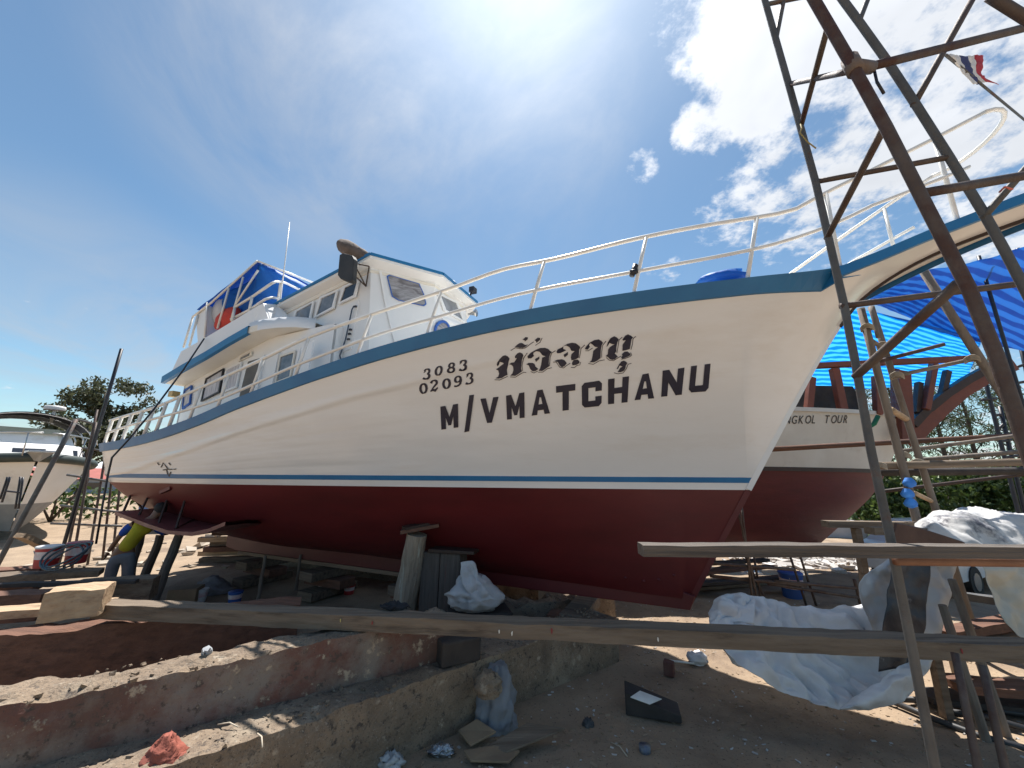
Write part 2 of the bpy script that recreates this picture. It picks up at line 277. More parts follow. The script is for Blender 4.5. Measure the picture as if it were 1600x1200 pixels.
THAI=[[[(-3.042,3.878),(-3.029,3.902),(-2.981,3.945),(-2.935,3.981),(-2.9,3.989),(-2.866,3.972),(-2.849,3.944),(-2.876,3.907),(-2.893,3.866),(-2.92,3.811),(-2.925,3.749),(-2.966,3.736),(-3.01,3.712),(-3.061,3.706),(-3.098,3.711),(-3.055,3.731),(-3.035,3.766),(-3.038,3.808),(-3.066,3.823),(-3.019,3.846),(-2.983,3.869),(-2.94,3.892),(-2.96,3.903),(-2.989,3.911),(-3.015,3.877),(-3.035,3.858)],[(-2.772,3.972),(-2.735,4.005),(-2.699,4.017),(-2.669,4.002),(-2.659,3.978),(-2.692,3.929),(-2.711,3.874),(-2.726,3.82),(-2.721,3.789),(-2.772,3.759),(-2.822,3.735),(-2.89,3.739),(-2.853,3.768),(-2.832,3.809),(-2.828,3.85),(-2.846,3.872),(-2.875,3.879),(-2.84,3.899),(-2.802,3.901),(-2.75,3.951),(-2.777,3.948)]],[[(-2.755,4.086),(-2.711,4.114),(-2.678,4.129),(-2.649,4.128),(-2.611,4.102),(-2.572,4.109),(-2.615,4.08),(-2.647,4.07),(-2.691,4.07),(-2.726,4.081)],[(-2.633,4.167),(-2.59,4.195),(-2.559,4.19),(-2.567,4.168),(-2.609,4.143),(-2.609,4.159)],[(-2.479,4.154),(-2.433,4.182),(-2.402,4.177),(-2.406,4.158),(-2.46,4.121),(-2.464,4.14)]],[[(-2.611,3.943),(-2.61,3.966),(-2.558,4.005),(-2.492,4.036),(-2.43,4.057),(-2.365,4.058),(-2.324,4.043),(-2.301,4.016),(-2.284,4.009),(-2.314,3.984),(-2.339,3.931),(-2.353,3.878),(-2.353,3.84),(-2.406,3.811),(-2.455,3.785),(-2.502,3.79),(-2.479,3.813),(-2.455,3.86),(-2.438,3.907),(-2.423,3.947),(-2.377,3.959),(-2.417,3.977),(-2.439,4.014),(-2.481,4.022),(-2.521,4.004),(-2.529,3.984),(-2.521,3.97),(-2.571,3.942)],[(-2.522,3.93),(-2.457,3.961),(-2.462,3.935),(-2.514,3.896)],[(-2.648,3.873),(-2.611,3.889),(-2.56,3.887),(-2.537,3.873),(-2.532,3.842),(-2.501,3.81),(-2.543,3.787),(-2.58,3.785),(-2.605,3.81),(-2.617,3.858)]],[[(-2.227,4.007),(-2.204,4.033),(-2.127,4.063),(-2.132,4.037),(-2.099,4.023),(-2.176,3.993),(-2.219,3.991)],[(-2.144,3.972),(-2.082,4.003),(-2.088,3.97),(-2.136,3.939)],[(-2.272,3.902),(-2.234,3.915),(-2.175,3.92),(-2.142,3.906),(-2.12,3.872),(-2.154,3.839),(-2.192,3.826),(-2.217,3.847),(-2.232,3.888)],[(-2.133,4.063),(-2.071,4.094),(-2.013,4.105),(-1.965,4.097),(-1.934,4.073),(-1.917,4.053),(-1.936,4.025),(-1.948,3.973),(-1.959,3.934),(-1.997,3.915),(-2.056,3.903),(-2.057,3.937),(-2.043,3.976),(-1.995,4.01),(-2.036,4.015),(-2.05,4.054),(-2.089,4.075)],[(-2.049,3.883),(-2.027,3.906),(-1.977,3.911),(-1.958,3.894),(-1.959,3.868),(-2.002,3.849),(-2.052,3.843),(-2.056,3.863)]],[[(-1.864,4.035),(-1.846,4.057),(-1.791,4.097),(-1.731,4.124),(-1.675,4.131),(-1.644,4.111),(-1.629,4.092),(-1.65,4.067),(-1.669,4.016),(-1.68,3.965),(-1.687,3.92),(-1.741,3.888),(-1.778,3.873),(-1.834,3.874),(-1.803,3.897),(-1.785,3.942),(-1.764,4.006),(-1.733,4.028),(-1.699,4.046),(-1.736,4.051),(-1.759,4.077),(-1.785,4.091),(-1.805,4.072),(-1.798,4.053),(-1.831,4.021),(-1.858,4.025)]],[[(-1.571,4.096),(-1.53,4.139),(-1.483,4.16),(-1.454,4.146),(-1.434,4.124),(-1.455,4.093),(-1.477,4.037),(-1.483,3.992),(-1.507,3.967),(-1.489,3.953),(-1.475,3.93),(-1.517,3.902),(-1.545,3.896),(-1.572,3.904),(-1.595,3.93),(-1.622,3.941),(-1.591,3.963),(-1.58,4.014),(-1.559,4.039),(-1.521,4.06),(-1.489,4.072),(-1.526,4.076),(-1.55,4.09),(-1.576,4.059),(-1.596,4.043)],[(-1.39,4.122),(-1.352,4.159),(-1.316,4.176),(-1.284,4.16),(-1.26,4.143),(-1.283,4.119),(-1.3,4.063),(-1.317,4.013),(-1.366,4.002),(-1.408,3.996),(-1.395,4.066),(-1.374,4.09),(-1.351,4.115),(-1.385,4.11)],[(-1.42,3.958),(-1.382,3.986),(-1.348,3.988),(-1.317,3.962),(-1.316,3.943),(-1.356,3.927),(-1.42,3.906),(-1.435,3.92),(-1.416,3.939)]],[[(-1.47,3.842),(-1.438,3.874),(-1.409,3.883),(-1.383,3.873),(-1.366,3.853),(-1.389,3.827),(-1.402,3.788),(-1.426,3.762),(-1.462,3.75),(-1.503,3.75),(-1.479,3.777),(-1.462,3.799),(-1.432,3.815),(-1.465,3.829),(-1.491,3.79),(-1.509,3.787)]]]
FLOURISH=[[[(-3.115,3.689),(-3.045,3.684),(-3.045,3.692),(-3.112,3.697)],[(-3.045,3.684),(-2.97,3.711),(-2.972,3.718),(-3.045,3.692)],[(-2.97,3.711),(-2.924,3.729),(-2.926,3.736),(-2.972,3.718)]],[[(-2.894,3.719),(-2.826,3.714),(-2.826,3.722),(-2.892,3.727)],[(-2.826,3.714),(-2.757,3.748),(-2.76,3.755),(-2.826,3.722)],[(-2.757,3.748),(-2.7,3.774),(-2.701,3.781),(-2.76,3.755)],[(-2.7,3.774),(-2.67,3.768),(-2.667,3.775),(-2.701,3.781)]],[[(-2.709,3.792),(-2.702,3.86),(-2.71,3.861),(-2.717,3.792)],[(-2.702,3.86),(-2.662,3.946),(-2.669,3.95),(-2.71,3.861)],[(-2.662,3.946),(-2.599,4.004),(-2.604,4.009),(-2.669,3.95)]],[[(-2.609,3.779),(-2.57,3.76),(-2.569,3.768),(-2.604,3.786)],[(-2.57,3.76),(-2.512,3.783),(-2.514,3.79),(-2.569,3.768)]],[[(-2.509,3.769),(-2.449,3.768),(-2.451,3.775),(-2.508,3.776)],[(-2.449,3.768),(-2.383,3.807),(-2.385,3.814),(-2.451,3.775)],[(-2.383,3.807),(-2.323,3.819),(-2.324,3.826),(-2.385,3.814)]],[[(-2.344,3.843),(-2.318,3.943),(-2.326,3.945),(-2.352,3.844)],[(-2.318,3.943),(-2.288,3.994),(-2.293,3.999),(-2.326,3.945)],[(-2.288,3.994),(-2.234,4.018),(-2.237,4.024),(-2.293,3.999)]],[[(-2.814,4.041),(-2.749,4.072),(-2.749,4.079),(-2.817,4.048)],[(-2.749,4.072),(-2.68,4.056),(-2.678,4.063),(-2.749,4.079)],[(-2.68,4.056),(-2.617,4.064),(-2.619,4.071),(-2.678,4.063)],[(-2.617,4.064),(-2.532,4.114),(-2.536,4.12),(-2.619,4.071)],[(-2.532,4.114),(-2.492,4.132),(-2.495,4.138),(-2.536,4.12)]],[[(-2.479,4.089),(-2.413,4.123),(-2.418,4.128),(-2.483,4.095)],[(-2.413,4.123),(-2.374,4.174),(-2.38,4.178),(-2.418,4.128)]],[[(-2.293,3.886),(-2.256,3.886),(-2.25,3.891),(-2.292,3.893)],[(-2.256,3.886),(-2.224,3.824),(-2.218,3.83),(-2.25,3.891)],[(-2.224,3.824),(-2.173,3.812),(-2.173,3.819),(-2.218,3.83)],[(-2.173,3.812),(-2.123,3.842),(-2.126,3.848),(-2.173,3.819)],[(-2.123,3.842),(-2.076,3.867),(-2.079,3.874),(-2.126,3.848)]],[[(-2.079,3.817),(-2.035,3.812),(-2.036,3.82),(-2.077,3.824)],[(-2.035,3.812),(-1.994,3.839),(-1.997,3.845),(-2.036,3.82)],[(-1.994,3.839),(-1.957,3.845),(-1.961,3.85),(-1.997,3.845)],[(-1.957,3.845),(-1.939,3.879),(-1.946,3.882),(-1.961,3.85)]],[[(-1.949,3.926),(-1.925,3.985),(-1.932,3.986),(-1.956,3.928)],[(-1.925,3.985),(-1.909,4.035),(-1.916,4.039),(-1.932,3.986)],[(-1.909,4.035),(-1.855,4.071),(-1.859,4.077),(-1.916,4.039)]],[[(-1.862,4.006),(-1.826,4.005),(-1.827,4.012),(-1.861,4.013)],[(-1.826,4.005),(-1.764,4.036),(-1.767,4.042),(-1.827,4.012)]],[[(-1.852,3.858),(-1.789,3.846),(-1.789,3.853),(-1.849,3.865)],[(-1.789,3.846),(-1.712,3.884),(-1.714,3.891),(-1.789,3.853)],[(-1.712,3.884),(-1.642,3.895),(-1.642,3.902),(-1.714,3.891)]],[[(-1.669,3.926),(-1.658,3.996),(-1.665,3.997),(-1.676,3.926)],[(-1.658,3.996),(-1.634,4.065),(-1.64,4.068),(-1.665,3.997)],[(-1.634,4.065),(-1.587,4.107),(-1.592,4.112),(-1.64,4.068)]],[[(-1.62,3.922),(-1.583,3.888),(-1.579,3.894),(-1.614,3.927)],[(-1.583,3.888),(-1.532,3.883),(-1.533,3.89),(-1.579,3.894)],[(-1.532,3.883),(-1.479,3.911),(-1.482,3.917),(-1.533,3.89)],[(-1.479,3.911),(-1.428,3.936),(-1.431,3.942),(-1.482,3.917)]],[[(-1.476,3.972),(-1.447,4.054),(-1.454,4.056),(-1.483,3.973)],[(-1.447,4.054),(-1.428,4.116),(-1.435,4.119),(-1.454,4.056)],[(-1.428,4.116),(-1.385,4.145),(-1.389,4.15),(-1.435,4.119)]],[[(-1.301,4.005),(-1.273,4.068),(-1.28,4.07),(-1.308,4.007)],[(-1.273,4.068),(-1.258,4.129),(-1.265,4.132),(-1.28,4.07)],[(-1.258,4.129),(-1.224,4.149),(-1.227,4.154),(-1.265,4.132)]],[[(-1.434,3.897),(-1.385,3.905),(-1.386,3.912),(-1.435,3.904)],[(-1.385,3.905),(-1.327,3.924),(-1.33,3.93),(-1.386,3.912)],[(-1.327,3.924),(-1.299,3.941),(-1.306,3.943),(-1.33,3.93)],[(-1.299,3.941),(-1.308,3.976),(-1.316,3.973),(-1.306,3.943)]],[[(-1.548,3.741),(-1.5,3.727),(-1.499,3.734),(-1.544,3.748)],[(-1.5,3.727),(-1.434,3.736),(-1.437,3.742),(-1.499,3.734)],[(-1.434,3.736),(-1.385,3.786),(-1.391,3.79),(-1.437,3.742)],[(-1.385,3.786),(-1.358,3.837),(-1.363,3.842),(-1.391,3.79)],[(-1.358,3.837),(-1.317,3.849),(-1.319,3.855),(-1.363,3.842)]]]
NUMERALS=[[[(-4.063,3.819),(-4.059,3.827),(-4.072,3.849),(-4.085,3.836)],[(-4.059,3.827),(-4.053,3.836),(-4.055,3.859),(-4.072,3.849)],[(-4.053,3.836),(-4.042,3.844),(-4.039,3.863),(-4.055,3.859)],[(-4.042,3.844),(-4.03,3.848),(-4.025,3.864),(-4.039,3.863)],[(-4.03,3.848),(-4.021,3.843),(-4.01,3.865),(-4.025,3.864)],[(-4.021,3.843),(-4.017,3.836),(-3.997,3.862),(-4.01,3.865)],[(-4.017,3.836),(-4.017,3.829),(-3.986,3.851),(-3.997,3.862)],[(-4.017,3.829),(-4.019,3.826),(-3.984,3.832),(-3.986,3.851)],[(-4.019,3.826),(-4.019,3.825),(-3.993,3.811),(-3.984,3.832)],[(-4.019,3.825),(-4.021,3.819),(-4.009,3.796),(-3.993,3.811)],[(-4.021,3.819),(-4.028,3.81),(-4.027,3.788),(-4.009,3.796)],[(-4.028,3.81),(-4.041,3.804),(-4.042,3.784),(-4.027,3.788)],[(-4.048,3.783),(-4.036,3.779),(-4.023,3.802),(-4.038,3.803)],[(-4.036,3.779),(-4.031,3.771),(-4.009,3.797),(-4.023,3.802)],[(-4.031,3.771),(-4.031,3.763),(-3.998,3.786),(-4.009,3.797)],[(-4.031,3.763),(-4.032,3.761),(-3.994,3.767),(-3.998,3.786)],[(-4.032,3.761),(-4.032,3.76),(-4.004,3.745),(-3.994,3.767)],[(-4.032,3.76),(-4.034,3.753),(-4.021,3.73),(-4.004,3.745)],[(-4.034,3.753),(-4.042,3.744),(-4.039,3.721),(-4.021,3.73)],[(-4.042,3.744),(-4.056,3.736),(-4.058,3.717),(-4.039,3.721)],[(-4.056,3.736),(-4.071,3.732),(-4.076,3.716),(-4.058,3.717)],[(-4.071,3.732),(-4.083,3.736),(-4.094,3.715),(-4.076,3.716)],[(-4.083,3.736),(-4.091,3.743),(-4.111,3.718),(-4.094,3.715)],[(-4.091,3.743),(-4.095,3.752),(-4.121,3.725),(-4.111,3.718)],[(-4.087,3.804),(-4.055,3.825),(-4.066,3.843),(-4.09,3.81)],[(-4.122,3.721),(-4.094,3.718),(-4.087,3.736),(-4.114,3.738)]],[[(-3.852,3.873),(-3.841,3.869),(-3.826,3.892),(-3.843,3.891)],[(-3.841,3.869),(-3.837,3.86),(-3.809,3.884),(-3.826,3.892)],[(-3.837,3.86),(-3.836,3.849),(-3.8,3.868),(-3.809,3.884)],[(-3.836,3.849),(-3.837,3.836),(-3.8,3.845),(-3.8,3.868)],[(-3.837,3.836),(-3.841,3.822),(-3.808,3.82),(-3.8,3.845)],[(-3.841,3.822),(-3.848,3.808),(-3.822,3.796),(-3.808,3.82)],[(-3.848,3.808),(-3.856,3.796),(-3.842,3.776),(-3.822,3.796)],[(-3.856,3.796),(-3.866,3.785),(-3.864,3.764),(-3.842,3.776)],[(-3.866,3.785),(-3.879,3.776),(-3.882,3.763),(-3.864,3.764)],[(-3.879,3.776),(-3.887,3.783),(-3.901,3.761),(-3.882,3.763)],[(-3.887,3.783),(-3.891,3.792),(-3.918,3.768),(-3.901,3.761)],[(-3.891,3.792),(-3.892,3.803),(-3.927,3.785),(-3.918,3.768)],[(-3.892,3.803),(-3.891,3.816),(-3.928,3.807),(-3.927,3.785)],[(-3.891,3.816),(-3.887,3.83),(-3.921,3.832),(-3.928,3.807)],[(-3.887,3.83),(-3.88,3.844),(-3.907,3.856),(-3.921,3.832)],[(-3.88,3.844),(-3.872,3.856),(-3.887,3.875),(-3.907,3.856)],[(-3.872,3.856),(-3.862,3.867),(-3.865,3.887),(-3.887,3.875)],[(-3.862,3.867),(-3.848,3.874),(-3.847,3.891),(-3.865,3.887)]],[[(-3.662,3.911),(-3.65,3.907),(-3.639,3.928),(-3.655,3.928)],[(-3.65,3.907),(-3.647,3.899),(-3.623,3.923),(-3.639,3.928)],[(-3.647,3.899),(-3.648,3.893),(-3.614,3.908),(-3.623,3.923)],[(-3.648,3.893),(-3.649,3.892),(-3.619,3.884),(-3.614,3.908)],[(-3.649,3.892),(-3.65,3.886),(-3.637,3.865),(-3.619,3.884)],[(-3.65,3.886),(-3.659,3.876),(-3.657,3.856),(-3.637,3.865)],[(-3.659,3.876),(-3.672,3.869),(-3.676,3.855),(-3.657,3.856)],[(-3.672,3.869),(-3.683,3.874),(-3.695,3.853),(-3.676,3.855)],[(-3.683,3.874),(-3.686,3.882),(-3.712,3.858),(-3.695,3.853)],[(-3.686,3.882),(-3.684,3.888),(-3.72,3.874),(-3.712,3.858)],[(-3.684,3.888),(-3.684,3.89),(-3.713,3.898),(-3.72,3.874)],[(-3.684,3.89),(-3.682,3.896),(-3.694,3.916),(-3.713,3.898)],[(-3.682,3.896),(-3.674,3.905),(-3.674,3.925),(-3.694,3.916)],[(-3.674,3.905),(-3.659,3.911),(-3.657,3.928),(-3.674,3.925)],[(-3.678,3.851),(-3.662,3.848),(-3.652,3.868),(-3.671,3.868)],[(-3.662,3.848),(-3.655,3.839),(-3.633,3.864),(-3.652,3.868)],[(-3.655,3.839),(-3.657,3.832),(-3.621,3.848),(-3.633,3.864)],[(-3.657,3.832),(-3.657,3.831),(-3.626,3.822),(-3.621,3.848)],[(-3.657,3.831),(-3.659,3.824),(-3.647,3.803),(-3.626,3.822)],[(-3.659,3.824),(-3.671,3.814),(-3.671,3.794),(-3.647,3.803)],[(-3.671,3.814),(-3.69,3.806),(-3.693,3.792),(-3.671,3.794)],[(-3.69,3.806),(-3.704,3.81),(-3.716,3.79),(-3.693,3.792)],[(-3.704,3.81),(-3.711,3.82),(-3.736,3.795),(-3.716,3.79)],[(-3.711,3.82),(-3.71,3.826),(-3.747,3.811),(-3.736,3.795)],[(-3.71,3.826),(-3.71,3.827),(-3.739,3.837),(-3.747,3.811)],[(-3.71,3.827),(-3.707,3.834),(-3.717,3.856),(-3.739,3.837)],[(-3.707,3.834),(-3.695,3.845),(-3.694,3.864),(-3.717,3.856)],[(-3.695,3.845),(-3.676,3.851),(-3.674,3.868),(-3.694,3.864)]],[[(-3.522,3.911),(-3.518,3.919),(-3.535,3.939),(-3.547,3.926)],[(-3.518,3.919),(-3.512,3.927),(-3.517,3.949),(-3.535,3.939)],[(-3.512,3.927),(-3.502,3.936),(-3.5,3.954),(-3.517,3.949)],[(-3.502,3.936),(-3.489,3.94),(-3.484,3.955),(-3.5,3.954)],[(-3.489,3.94),(-3.479,3.936),(-3.468,3.957),(-3.484,3.955)],[(-3.479,3.936),(-3.474,3.929),(-3.453,3.955),(-3.468,3.957)],[(-3.474,3.929),(-3.474,3.922),(-3.441,3.945),(-3.453,3.955)],[(-3.474,3.922),(-3.475,3.92),(-3.438,3.927),(-3.441,3.945)],[(-3.475,3.92),(-3.475,3.919),(-3.447,3.906),(-3.438,3.927)],[(-3.475,3.919),(-3.476,3.913),(-3.463,3.891),(-3.447,3.906)],[(-3.476,3.913),(-3.484,3.905),(-3.481,3.883),(-3.463,3.891)],[(-3.484,3.905),(-3.497,3.898),(-3.497,3.879),(-3.481,3.883)],[(-3.503,3.878),(-3.491,3.874),(-3.478,3.897),(-3.494,3.897)],[(-3.491,3.874),(-3.484,3.867),(-3.463,3.893),(-3.478,3.897)],[(-3.484,3.867),(-3.484,3.86),(-3.451,3.883),(-3.463,3.893)],[(-3.484,3.86),(-3.486,3.857),(-3.447,3.865),(-3.451,3.883)],[(-3.486,3.857),(-3.485,3.856),(-3.456,3.843),(-3.447,3.865)],[(-3.485,3.856),(-3.487,3.85),(-3.472,3.828),(-3.456,3.843)],[(-3.487,3.85),(-3.495,3.841),(-3.491,3.819),(-3.472,3.828)],[(-3.495,3.841),(-3.509,3.833),(-3.51,3.815),(-3.491,3.819)],[(-3.509,3.833),(-3.524,3.828),(-3.528,3.814),(-3.51,3.815)],[(-3.524,3.828),(-3.537,3.832),(-3.547,3.812),(-3.528,3.814)],[(-3.537,3.832),(-3.545,3.839),(-3.564,3.814),(-3.547,3.812)],[(-3.545,3.839),(-3.55,3.847),(-3.575,3.821),(-3.564,3.814)],[(-3.546,3.897),(-3.514,3.918),(-3.528,3.934),(-3.55,3.901)],[(-3.575,3.817),(-3.547,3.815),(-3.541,3.832),(-3.568,3.833)]],[[(-4.142,3.655),(-4.13,3.651),(-4.115,3.675),(-4.134,3.675)],[(-4.13,3.651),(-4.125,3.641),(-4.097,3.667),(-4.115,3.675)],[(-4.125,3.641),(-4.122,3.629),(-4.085,3.649),(-4.097,3.667)],[(-4.122,3.629),(-4.122,3.614),(-4.083,3.625),(-4.085,3.649)],[(-4.122,3.614),(-4.126,3.599),(-4.089,3.597),(-4.083,3.625)],[(-4.126,3.599),(-4.131,3.584),(-4.103,3.571),(-4.089,3.597)],[(-4.131,3.584),(-4.139,3.571),(-4.122,3.549),(-4.103,3.571)],[(-4.139,3.571),(-4.149,3.559),(-4.144,3.537),(-4.122,3.549)],[(-4.149,3.559),(-4.161,3.549),(-4.164,3.536),(-4.144,3.537)],[(-4.161,3.549),(-4.171,3.557),(-4.184,3.532),(-4.164,3.536)],[(-4.171,3.557),(-4.176,3.567),(-4.202,3.541),(-4.184,3.532)],[(-4.176,3.567),(-4.179,3.579),(-4.214,3.559),(-4.202,3.541)],[(-4.179,3.579),(-4.179,3.593),(-4.218,3.583),(-4.214,3.559)],[(-4.179,3.593),(-4.176,3.608),(-4.213,3.61),(-4.218,3.583)],[(-4.176,3.608),(-4.17,3.623),(-4.2,3.636),(-4.213,3.61)],[(-4.17,3.623),(-4.162,3.637),(-4.181,3.657),(-4.2,3.636)],[(-4.162,3.637),(-4.153,3.648),(-4.158,3.67),(-4.181,3.657)],[(-4.153,3.648),(-4.138,3.655),(-4.138,3.674),(-4.158,3.67)]],[[(-4.006,3.663),(-4.003,3.671),(-4.025,3.69),(-4.036,3.674)],[(-4.003,3.671),(-3.999,3.679),(-4.008,3.704),(-4.025,3.69)],[(-3.999,3.679),(-3.99,3.689),(-3.991,3.712),(-4.008,3.704)],[(-3.99,3.689),(-3.977,3.697),(-3.974,3.714),(-3.991,3.712)],[(-3.977,3.697),(-3.965,3.697),(-3.958,3.717),(-3.974,3.714)],[(-3.965,3.697),(-3.957,3.691),(-3.942,3.717),(-3.958,3.717)],[(-3.957,3.691),(-3.953,3.683),(-3.928,3.712),(-3.942,3.717)],[(-3.953,3.683),(-3.954,3.677),(-3.918,3.7),(-3.928,3.712)],[(-3.954,3.677),(-3.955,3.675),(-3.917,3.679),(-3.918,3.7)],[(-3.955,3.675),(-3.954,3.673),(-3.928,3.658),(-3.917,3.679)],[(-3.954,3.673),(-3.957,3.666),(-3.945,3.643),(-3.928,3.658)],[(-3.957,3.666),(-3.967,3.657),(-3.96,3.633),(-3.945,3.643)],[(-3.967,3.658),(-4.006,3.622),(-3.998,3.605),(-3.958,3.636)],[(-4.006,3.622),(-4.061,3.566),(-4.056,3.555),(-3.998,3.605)],[(-4.054,3.557),(-4.02,3.569),(-4.01,3.6),(-4.054,3.572)],[(-4.02,3.569),(-3.988,3.554),(-3.984,3.592),(-4.01,3.6)],[(-3.988,3.554),(-3.934,3.604),(-3.94,3.619),(-3.984,3.592)]],[[(-3.79,3.709),(-3.777,3.705),(-3.763,3.728),(-3.781,3.728)],[(-3.777,3.705),(-3.772,3.695),(-3.744,3.721),(-3.763,3.728)],[(-3.772,3.695),(-3.77,3.683),(-3.733,3.703),(-3.744,3.721)],[(-3.77,3.683),(-3.77,3.669),(-3.731,3.679),(-3.733,3.703)],[(-3.77,3.669),(-3.774,3.654),(-3.737,3.652),(-3.731,3.679)],[(-3.774,3.654),(-3.78,3.639),(-3.751,3.626),(-3.737,3.652)],[(-3.78,3.639),(-3.788,3.626),(-3.771,3.605),(-3.751,3.626)],[(-3.788,3.626),(-3.798,3.615),(-3.793,3.593),(-3.771,3.605)],[(-3.798,3.615),(-3.81,3.605),(-3.813,3.592),(-3.793,3.593)],[(-3.81,3.605),(-3.819,3.612),(-3.833,3.589),(-3.813,3.592)],[(-3.819,3.612),(-3.824,3.622),(-3.851,3.597),(-3.833,3.589)],[(-3.824,3.622),(-3.827,3.634),(-3.863,3.614),(-3.851,3.597)],[(-3.827,3.634),(-3.827,3.648),(-3.866,3.638),(-3.863,3.614)],[(-3.827,3.648),(-3.824,3.663),(-3.861,3.665),(-3.866,3.638)],[(-3.824,3.663),(-3.818,3.678),(-3.848,3.69),(-3.861,3.665)],[(-3.818,3.678),(-3.81,3.691),(-3.828,3.711),(-3.848,3.69)],[(-3.81,3.691),(-3.8,3.702),(-3.805,3.723),(-3.828,3.711)],[(-3.8,3.702),(-3.786,3.709),(-3.785,3.727),(-3.805,3.723)]],[[(-3.618,3.739),(-3.604,3.735),(-3.591,3.758),(-3.61,3.758)],[(-3.604,3.735),(-3.6,3.725),(-3.573,3.751),(-3.591,3.758)],[(-3.6,3.725),(-3.601,3.717),(-3.564,3.732),(-3.573,3.751)],[(-3.601,3.717),(-3.602,3.713),(-3.57,3.705),(-3.564,3.732)],[(-3.602,3.713),(-3.605,3.704),(-3.59,3.683),(-3.57,3.705)],[(-3.605,3.704),(-3.615,3.693),(-3.613,3.671),(-3.59,3.683)],[(-3.615,3.693),(-3.631,3.683),(-3.635,3.669),(-3.613,3.671)],[(-3.631,3.683),(-3.643,3.689),(-3.657,3.666),(-3.635,3.669)],[(-3.643,3.689),(-3.647,3.699),(-3.675,3.672),(-3.657,3.666)],[(-3.647,3.699),(-3.646,3.707),(-3.684,3.692),(-3.675,3.672)],[(-3.646,3.707),(-3.645,3.712),(-3.676,3.72),(-3.684,3.692)],[(-3.645,3.712),(-3.642,3.721),(-3.655,3.742),(-3.676,3.72)],[(-3.642,3.721),(-3.631,3.732),(-3.632,3.754),(-3.655,3.742)],[(-3.631,3.732),(-3.615,3.739),(-3.613,3.757),(-3.632,3.754)],[(-3.598,3.714),(-3.603,3.69),(-3.57,3.69),(-3.564,3.72)],[(-3.603,3.69),(-3.612,3.667),(-3.59,3.651),(-3.57,3.69)],[(-3.612,3.667),(-3.631,3.645),(-3.628,3.622),(-3.59,3.651)],[(-3.631,3.645),(-3.667,3.631),(-3.672,3.611),(-3.628,3.622)],[(-3.667,3.631),(-3.69,3.636),(-3.702,3.612),(-3.672,3.611)]],[[(-3.473,3.745),(-3.468,3.754),(-3.482,3.775),(-3.494,3.761)],[(-3.468,3.754),(-3.462,3.762),(-3.465,3.786),(-3.482,3.775)],[(-3.462,3.762),(-3.452,3.771),(-3.449,3.79),(-3.465,3.786)],[(-3.452,3.771),(-3.44,3.776),(-3.434,3.791),(-3.449,3.79)],[(-3.44,3.776),(-3.431,3.771),(-3.42,3.793),(-3.434,3.791)],[(-3.431,3.771),(-3.427,3.764),(-3.406,3.79),(-3.42,3.793)],[(-3.427,3.764),(-3.427,3.757),(-3.396,3.78),(-3.406,3.79)],[(-3.427,3.757),(-3.429,3.754),(-3.393,3.762),(-3.396,3.78)],[(-3.429,3.754),(-3.428,3.753),(-3.403,3.74),(-3.393,3.762)],[(-3.428,3.753),(-3.43,3.747),(-3.419,3.725),(-3.403,3.74)],[(-3.43,3.747),(-3.438,3.738),(-3.437,3.716),(-3.419,3.725)],[(-3.438,3.738),(-3.451,3.732),(-3.453,3.711),(-3.437,3.716)],[(-3.458,3.71),(-3.446,3.707),(-3.433,3.73),(-3.448,3.731)],[(-3.446,3.707),(-3.441,3.699),(-3.419,3.726),(-3.433,3.73)],[(-3.441,3.699),(-3.441,3.692),(-3.407,3.716),(-3.419,3.726)],[(-3.441,3.692),(-3.443,3.689),(-3.404,3.698),(-3.407,3.716)],[(-3.443,3.689),(-3.442,3.688),(-3.413,3.676),(-3.404,3.698)],[(-3.442,3.688),(-3.444,3.682),(-3.43,3.66),(-3.413,3.676)],[(-3.444,3.682),(-3.453,3.672),(-3.449,3.65),(-3.43,3.66)],[(-3.453,3.672),(-3.466,3.663),(-3.469,3.644),(-3.449,3.65)],[(-3.466,3.663),(-3.482,3.658),(-3.487,3.642),(-3.469,3.644)],[(-3.482,3.658),(-3.494,3.661),(-3.506,3.639),(-3.487,3.642)],[(-3.494,3.661),(-3.502,3.668),(-3.523,3.641),(-3.506,3.639)],[(-3.502,3.668),(-3.507,3.676),(-3.533,3.648),(-3.523,3.641)],[(-3.497,3.729),(-3.465,3.752),(-3.476,3.769),(-3.5,3.734)],[(-3.534,3.643),(-3.506,3.643),(-3.498,3.661),(-3.525,3.661)]]]
SCRIBBLE=[[[(-9.726,2.535),(-9.704,2.492),(-9.672,2.501),(-9.694,2.544)]],[[(-9.635,2.45),(-9.545,2.531),(-9.546,2.549),(-9.662,2.458)],[(-9.545,2.531),(-9.511,2.47),(-9.48,2.482),(-9.546,2.549)],[(-9.511,2.47),(-9.472,2.428),(-9.442,2.439),(-9.48,2.482)]],[[(-9.612,2.401),(-9.464,2.413),(-9.459,2.432),(-9.608,2.421)],[(-9.464,2.413),(-9.322,2.414),(-9.315,2.433),(-9.459,2.432)]],[[(-9.285,2.415),(-9.206,2.422),(-9.203,2.44),(-9.282,2.434)]],[[(-9.518,2.409),(-9.514,2.333),(-9.48,2.341),(-9.485,2.415)],[(-9.514,2.333),(-9.468,2.287),(-9.48,2.302),(-9.48,2.341)],[(-9.468,2.287),(-9.374,2.378),(-9.403,2.384),(-9.48,2.302)]],[[(-9.399,2.534),(-9.36,2.492),(-9.331,2.504),(-9.37,2.546)]]]

